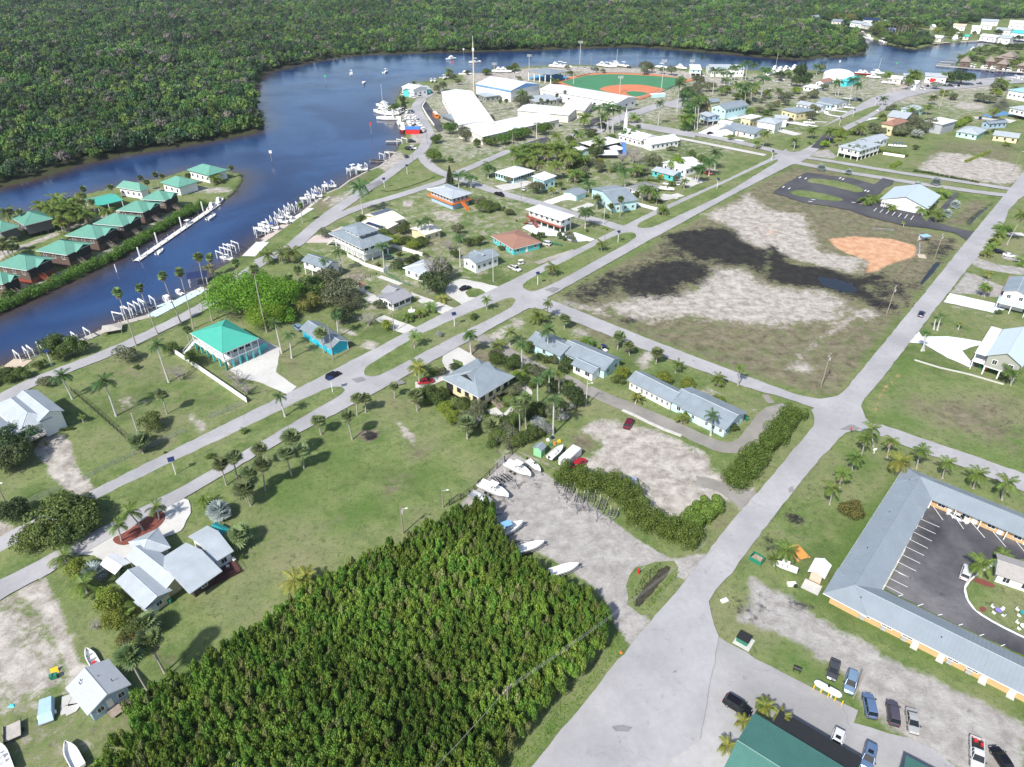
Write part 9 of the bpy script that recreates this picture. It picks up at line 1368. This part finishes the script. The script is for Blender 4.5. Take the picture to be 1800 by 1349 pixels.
wall_line('retaining_wall',"E1 880 480 830 570 900 690 1000 830",.5,0,1.2,WHITE,'white retaining wall around the school bus ramp','wall');wall_line('retaining_wall',"B4 1210 70 1130 150 1060 220" if False else "A4 800 1078 950 1100",.4,0,1.3,WHITE,'white garden wall below the house with blue boat','wall')
wall_line('log',"B1 490 1130 640 1050",.5,0,.5,WOOD,'weathered timber edging on the left bank','edging')
def bollard(s):
 p=PX(s)[0];o=thing('bollard',None,'bollard',G(*p));part('post',MB().tube([(0,0,0),(0,0,1.15)],.11,10),YELLOW,o);rep(o,'yellow steel bollard by gas tank','yellow bollards by gas tank','yellow bollards guarding the gas tank')
for s in("D4 315 805","D4 367 830","D4 414 860","D4 463 885","D4 512 915"):bollard(s)
a,b=W2("D4 335 760 500 850",1.0);d=(b-a);o=thing('gas_tank','long white propane tank behind yellow bollards','gas tank',(a.x,a.y,0),math.atan2(d.y,d.x));L_=d.length
n_=14;part('shell',MB().loft([[(x,r0*math.cos(t),1.15+r0*math.sin(t))for t in[2*math.pi*k/n_ for k in range(n_)]]for x,r0 in((-.35,.05),(-.2,.35),(.1,.55),(.4,.6),(L_-.4,.6),(L_-.1,.55),(L_+.2,.35),(L_+.35,.05))]),WHITE,o);part('saddle',MB().box((1,-.5,0),(1.3,.5,.75)).box((L_-1.3,-.5,0),(L_-1,.5,.75)),CONC,o);part('valve_dome',MB().tube([(L_*.5,0,1.7),(L_*.5,0,1.95)],.2,10),DARK,o)
simple('dumpster','green dumpster with black lids on grassy verge','dumpster',(1306,1128),[('body',MB().loft([[(-.8,-1,.15),(.8,-1,.15),(.8,1,.15),(-.8,1,.15)],[(-1,-1.15,1.35),(1,-1.15,1.35),(1,1.15,1.35),(-1,1.15,1.35)]]),GREENB),('lid',MB().box((-1.02,-1.17,1.36),(-.02,1.17,1.42)).box((.02,-1.17,1.36),(1.02,1.17,1.42)),BLACK),('slab',MB().box((-1.5,-1.7,0),(1.5,1.4,.12)),CONC)],.9)
simple('dumpster','open green skip full of rubbish across the wide road','dumpster',(1330,986),[('body',MB().box((-1,-1.3,.1),(1,-1.22,1.2)).box((-1,1.22,.1),(1,1.3,1.2)).box((-1,-1.22,.1),(-.93,1.22,1.2)).box((.93,-1.22,.1),(1,1.22,1.2)),GREENB),('rubbish',MB().loft([[(-.9,-1.2,.15),(.9,-1.2,.15),(.9,1.2,.15),(-.9,1.2,.15)],[(-.7,-1,.9),(.6,-.9,1.1),(.7,.9,.85),(-.6,1,1.05)]]),mat('rubbish',(.35,.28,.2),.9,var=.4,scale=6))],.8)
simple('barbecue_smoker','small black smoker grill on the grass verge','grill',(1400,1181),[('barrel',MB().tube([(-.7,0,.9),(.7,0,.9)],.38,10),BLACK),('leg',MB().box((-.6,-.3,0),(-.5,.3,.7)).box((.5,-.3,0),(.6,.3,.7)),BLACK)],-.5)
p=G(1492,767);o=thing('stop_sign','red octagonal stop sign at the eastern crossroads','road sign',p,.25)
part('post',MB().box((-.04,-.04,0),(.04,.04,2.3)),STEEL,o);part('sign_board',MB().loft([[(.42*math.cos(math.pi/8+k*math.pi/4),-.05,2.5+.42*math.sin(math.pi/8+k*math.pi/4))for k in range(8)],[(.42*math.cos(math.pi/8+k*math.pi/4),-.03,2.5+.42*math.sin(math.pi/8+k*math.pi/4))for k in range(8)]]),RED,o)
try:
 tc=bpy.data.curves.new('lettering','FONT');tc.body='STOP';tc.size=.3;tc.align_x='CENTER';tc.align_y='CENTER';to=bpy.data.objects.new('lettering',tc);COL.objects.link(to);dg=bpy.context.evaluated_depsgraph_get();tm=bpy.data.meshes.new_from_object(to.evaluated_get(dg));bpy.data.objects.remove(to);tm.materials.append(WHITE);addo('lettering',tm,o,Matrix.Translation((0,-.055,2.5))@Matrix.Rotation(math.pi/2,4,'X'))
except Exception as e:print('text',e)
for at_,l in(((1518,767),'white mailbox sign under the first coconut palm'),((1536,797),'white statue-like garden post on the corner lawn')):simple('garden_post',l,'post',at_,[('post',MB().box((-.1,-.1,0),(.1,.1,.9)),WHITE),('head',MB().box((-.45,-.12,.9),(.45,.12,1.5)),WHITE)],.3)
def roundboat():pass
p,q=G(*PX("D1 640 590")[0],.5),G(*PX("D1 605 530")[0],.5);o=thing('rowing_boat','open white rowing boat with red cushion behind blue house','boat',(p.x,p.y,.1),math.atan2(q.y-p.y,q.x-p.x));part('hull',hull(MB(),5.6,1.7,.6,deck=.15),GELC,o)
for x in(-1.6,-.3,1.1):part('thwart',MB().box((x-.15,-.75,.42),(x+.15,.75,.47)),STEEL,o)
part('cushion',MB().box((-1.2,-.3,.2),(-.7,.3,.4)),RED,o)
o=simple('box_trailer','pale blue covered cargo trailer in the sandy lot','trailer',(84,1255),[('body',MB().loft([[(-1.1,-2,.5),(1.1,-2,.5),(1.1,2.2,.5),(-1.1,2.2,.5)],[(-1.0,-.9,1.5),(1.0,-.9,1.5),(.9,2.1,1.6),(-.9,2.1,1.6)]]),mat('pale_blue_tarp',(.35,.5,.65),.6)),('deck',MB().box((-1.15,-2.2,.42),(1.15,2.2,.5)),STEEL)]+[('wheel',MB().tube([(s*1.15,-.4,.35),(s*1.35,-.4,.35)],.35,12),WHITE)for s in(-1,1)],.45)
o=simple('utility_trailer','flat grey wooden utility trailer in the sandy lot','trailer',(25,1290),[('bed',MB().box((-1.2,-1.7,.5),(1.2,1.7,.6)),DECK),('side_rail',MB().box((-1.25,-1.7,.6),(-1.18,1.7,.9)).box((1.18,-1.7,.6),(1.25,1.7,.9)).box((-1.2,-1.75,.6),(1.2,-1.68,.95)),BLACK)]+[('wheel',MB().tube([(s*1.25,0,.35),(s*1.45,0,.35)],.35,12),BLACK)for s in(-1,1)],.55)
boat(*PX("D1 515 1280 480 1215"),6.0,'small boat under a white frame at lower left edge',console=False,ttop=None,z=-.3,motors=0,floor=STEEL);boat(*PX("D1 20 1300 -5 1230"),7.0,'dark-decked boat cut by the lower left edge',z=-.3,floor=DARK)
bin_((93,1194),GREENB,'green wheelie bin left of pair in sandy lot',.5);bin_((99,1192),GREENB,'green wheelie bin right of pair in sandy lot',.3)
simple('crate','yellow board leaning beside the green bins','board',(97,1184),[('board',MB().loft([[(-.6,0,0),(.6,0,0),(.6,.05,0),(-.6,.05,0)],[(-.6,.6,.9),(.6,.6,.9),(.6,.65,.9),(-.6,.65,.9)]]),YELLOW)],.5)
simple('slab','pale concrete slab at the blue house corner','slab',(122,1244),[('slab',MB().box((-1.3,-1,0),(1.3,1,.12)),CONC)],.5)
simple('tarp','small teal tarp lying in the sandy lot','tarp',(21,1241),[('sheet',MB().loft([[(-.6,-.4,0),(.6,-.3,0),(.5,.4,0),(-.5,.4,0)],[(-.3,-.2,.2),(.4,-.1,.25),(.2,.2,.2),(-.2,.2,.2)]]),TEALW)])
simple('picnic_table','orange wooden picnic frame beside the coconut palm','picnic table',(1402,975),[('table_top',MB().box((-.9,-2,.75),(.9,2,.82)),mat('orange_wood',(.6,.28,.06),.7)),('bench',MB().box((-1.6,-2,.42),(-1.2,2,.48)).box((1.2,-2,.42),(1.6,2,.48)),mat('orange_wood',(.6,.28,.06))),('leg',MB().box((-1.4,-1.6,0),(1.4,-1.5,.75)).box((-1.4,1.5,0),(1.4,1.6,.75)),WOOD)],.35)
simple('scrap_pile','white and black scrap on the grass left of motel','scrap pile',(1392,1029),[('scrap',MB().box((-.9,-.4,0),(.1,.5,.5)).box((.1,-.2,0),(.9,.7,.35)),WHITE),('bag',MB().loft([[(.2,-.7,0),(1,-.7,0),(1,0,0),(.2,0,0)],[(.4,-.5,.6),(.8,-.5,.6),(.8,-.2,.6),(.4,-.2,.6)]]),BLACK)])
simple('turquoise_spa','turquoise trampoline shade behind the pale-roofed house','canopy',(385,943),[('canopy',MB().loft([[(-2.2,-1.6,1.9),(2.2,-1.6,1.9),(2.2,1.6,1.9),(-2.2,1.6,1.9)],[(-1.4,-.4,2.6),(1.4,-.4,2.6),(1.4,.4,2.6),(-1.4,.4,2.6)]]),mat('turq_canvas',(.02,.3,.3),.7)),('post',MB().tube([(-2,-1.5,0),(-2,-1.5,1.9)],.05).tube([(2,-1.5,0),(2,-1.5,1.9)],.05).tube([(2,1.5,0),(2,1.5,1.9)],.05),WHITE)],-.5)
for i,(x,y)in enumerate(((407,987),(413,989),(402,1000),(317,1037))):simple('garden_chair',('pale chair left of pair on the red deck','pale chair right of pair on the red deck','grey chair alone on the red deck','white chair by the back door')[i],'chair',(x,y),[('seat',MB().box((-.28,-.28,.38),(.28,.28,.44)),WHITE),('backrest',MB().box((-.28,.24,.44),(.28,.3,.95)),WHITE)]+[('leg',MB().box((a,b,0),(a+.05,b+.05,.38)),WHITE)for a in(-.27,.22)for b in(-.27,.22)],i,z=.45 if i<3 else 0)
bin_((300,1060),GREENB,'green bin by the open shed of the pale-roofed house');bin_((297,1052),YELLOW,'yellow bin by the open shed of the pale-roofed house')
for i,(x,y)in enumerate(((1722.5,648),(1731,650.5),(1742,652))):bin_((x,y),GREENB if i!=1 else ORANGE,('green bin under the stilt house, leftmost of three','orange-lidded bin under the stilt house, middle of three','green bin under the stilt house, rightmost of three')[i])
for i,(x,y)in enumerate(((970,430),(975,431),(980,432),(986,433))):o=bin_((x,y),GREENB,'');rep(o,'green wheelie bin','green wheelie bins','green bins in the row by the white car')
bin_((993,643),GREENB,'green bin at end of blue duplex');bin_((1312,740),GREENB,'green bin at the end of the aqua house')
CH2=[]
def lawn_set(at_,col,l):
 simple('garden_table','round %s garden table %s'%(col[0],l),'table',at_,[('table_top',MB().tube([(0,0,.7),(0,0,.75)],.6,14),col[1]),('leg',MB().tube([(0,0,0),(0,0,.7)],.06,6),WHITE)])
 for k in range(4):
  a=k*1.57+.4;p=G(*at_)+Vector((math.cos(a)*1.1,math.sin(a)*1.1,0));o=thing('garden_chair',None,'chair',p,a-math.pi/2,'white lawn chairs in the motel yard')
  part('seat',MB().box((-.27,-.27,.38),(.27,.27,.44)),WHITE,o);part('backrest',MB().box((-.27,.24,.44),(.27,.3,.95)),WHITE,o);part('leg',MB().box((-.27,-.27,0),(-.22,-.22,.38)).box((.22,-.27,0),(.27,-.22,.38)).box((-.27,.22,0),(-.22,.27,.38)).box((.22,.22,0),(.27,.27,.38)),WHITE,o)
  o['label']='%s chair at the %s garden table'%(('far right','far left','near left','near right')[k],col[0])
lawn_set((1753,1077),('purple',mat('purple_table',(.25,.2,.6))),'on the motel lawn');lawn_set((1797,1082),('turquoise',mat('turq_canvas',(.02,.3,.3))),'at the right edge');lawn_set((1797,1105),('white',WHITE),'cut by the right edge')
sheet('mulch_bed',"D4 1465 245 1495 235 1520 255 1510 275 1480 275",MULCH,smooth=1);sheet('mulch_bed',"D4 1420 40 1480 40 1590 90 1560 110 1440 70",MULCH,smooth=1)
o=thing('stepping_stones','line of pale stepping stones across the motel lawn','stepping stones',G(1700,1047));st_=MB().tube([(0,0,0),(0,0,.09)],.28,8).mesh('stone',[CONC]);b0=G(1700,1047)
for i in range(13):q=G(1702+i*7.2,1047+i*.6)-b0;addo('stone',st_,o,TR(q.x,q.y,0))
simple('jerry_can','red cans and gear in the white pickup bed','gear',(1460+258,1312),[('can',MB().box((-.6,.2,.72),(-.1,.6,1.15)).box((.1,-.5,.72),(.5,-.1,1.1)),RED),('hose',MB().tube([(-.5,-.5,.8),(0,-.3,.95),(.5,.4,.85)],.05),BLACK)])
simple('traffic_cone','small orange cone on grass beside the grove','cone',PX("D3 760 550")[0],[('cone',MB().loft([[(.18*math.cos(t),.18*math.sin(t),.03)for t in[k*.785 for k in range(8)]],[(.03*math.cos(t),.03*math.sin(t),.6)for t in[k*.785 for k in range(8)]]]),ORANGE),('base',MB().box((-.25,-.25,0),(.25,.25,.03)),ORANGE)])
simple('culvert','white concrete culvert end on the verge corner','culvert',PX("D3 1480 190")[0],[('slab',MB().box((-.7,-.4,0),(.7,.4,.35)),WHITE)],.4);simple('junk','red and white buoy marker by the ditch','marker',PX("C3 880 1300")[0],[('post',MB().box((-.15,-.3,0),(.15,.3,1.1)),RED),('rail',MB().loft([[(0,0,.5),(.08,0,.5),(.08,0,.58),(0,0,.58)],[(1.6,1.6,.1),(1.68,1.6,.1),(1.68,1.6,.18),(1.6,1.6,.18)]]),WHITE)])
simple('pedestal','white fountain statue before the sunroom house','fountain',PX("B2 1085 825")[0],[('basin',MB().tube([(0,0,0),(0,0,.4)],1.3,16),WHITE),('figure',MB().tube([(0,0,.4),(0,0,1.1),(0,0,1.9)],[.3,.18,.1],8),WHITE)]);simple('statue','tall grey obelisk statue in the garden','statue',PX("B2 668 705")[0],[('base',MB().tube([(0,0,0),(0,0,.3)],1.6,14),CONC),('shaft',MB().tube([(0,0,.3),(0,0,4.6)],[.4,.15],8),CONC)])
simple('hot_tub','round black trampoline on lawn by big royal palm','trampoline',PX("B2 915 455")[0],[('mat',MB().tube([(0,0,.8),(0,0,.86)],2.0,20),DARK),('pad',MB().loft([[(r*math.cos(t),r*math.sin(t),z)for t in[k*math.pi/10 for k in range(20)]]for r,z in((2.0,.87),(2.3,.9),(2.3,.8))],cap=False),GREENB),('leg',MB().tube([(2.1,0,0),(2.1,0,.8)],.05).tube([(-2.1,0,0),(-2.1,0,.8)],.05).tube([(0,2.1,0),(0,2.1,.8)],.05).tube([(0,-2.1,0),(0,-2.1,.8)],.05),STEEL)])
simple('shade_shelter','blue-roofed players shelter behind the clay patch','shelter',PX("B4 1085 335")[0],[('roof',MB().box((-2,-1.4,2.4),(2,1.4,2.55)),mat('light_blue_roof',(.3,.5,.62))),('wall',MB().box((-1.9,1.2,0),(1.9,1.3,2.4)),WHITE),('bench',MB().box((-1.7,.6,.4),(1.7,1.0,.46)),WOOD)],.3)
simple('shade_shelter','low blue dugout wall along the backstop','shelter',PX("B4 1050 400")[0],[('wall',MB().box((-.1,-5,.1),(.1,5,1.6)),mat('light_blue_wall',(.36,.48,.6)))],-.45);simple('pitch_slab','tan concrete slab beside the dugout','slab',PX("B4 1072 440")[0],[('slab',MB().box((-1.4,-2,0),(1.4,2,.12)),mat('tan_dock',(.5,.42,.32)))],-.3)
simple('bleachers','small white bench bleachers behind the clay patch','bleachers',PX("B4 800 262")[0],[('bench',MB().box((-4.5,-.3,.4),(4.5,0,.46)).box((-4.5,.3,.8),(4.5,.6,.86)),STEEL),('leg',MB().box((-4,-.2,0),(-3.9,.5,.8)).box((3.9,-.2,0),(4,.5,.8)),STEEL)],-.2)
o=thing('dugout','pale roofed dugout beside the baseball infield','dugout',G(*PX("E3 1100 660")[0]),.35);part('roof',MB().box((-6,-1.6,2.4),(6,1.6,2.6)),WHITE,o);part('wall',MB().box((-6,-1.6,0),(6,-1.4,2.4)),CYANW,o)
wall_line('outfield_wall',"E3 -60 380 150 330 400 318 700 322 1000 335 1300 375 1620 420",.4,0,1.0,mat('rusty_steel',(.3,.22,.17)),'low outfield wall round the baseball field','wall')
hz=MB().box((-1500,-60,-6),(1700,2100,124));hm=bpy.data.materials.new('haze_air');hm.use_nodes=True;hn=hm.node_tree;hn.nodes.clear()
vo=hn.nodes.new('ShaderNodeVolumePrincipled');vo.inputs['Color'].default_value=(.75,.87,1,1);vo.inputs['Density'].default_value=.00006;vo.inputs['Anisotropy'].default_value=.2
ho=hn.nodes.new('ShaderNodeOutputMaterial');hn.links.new(vo.outputs[0],ho.inputs['Volume']);addo('haze',hz.mesh('haze',[hm]),kind='stuff')
finish_labels()
for r_ in list(CARP.values()):purge(r_)
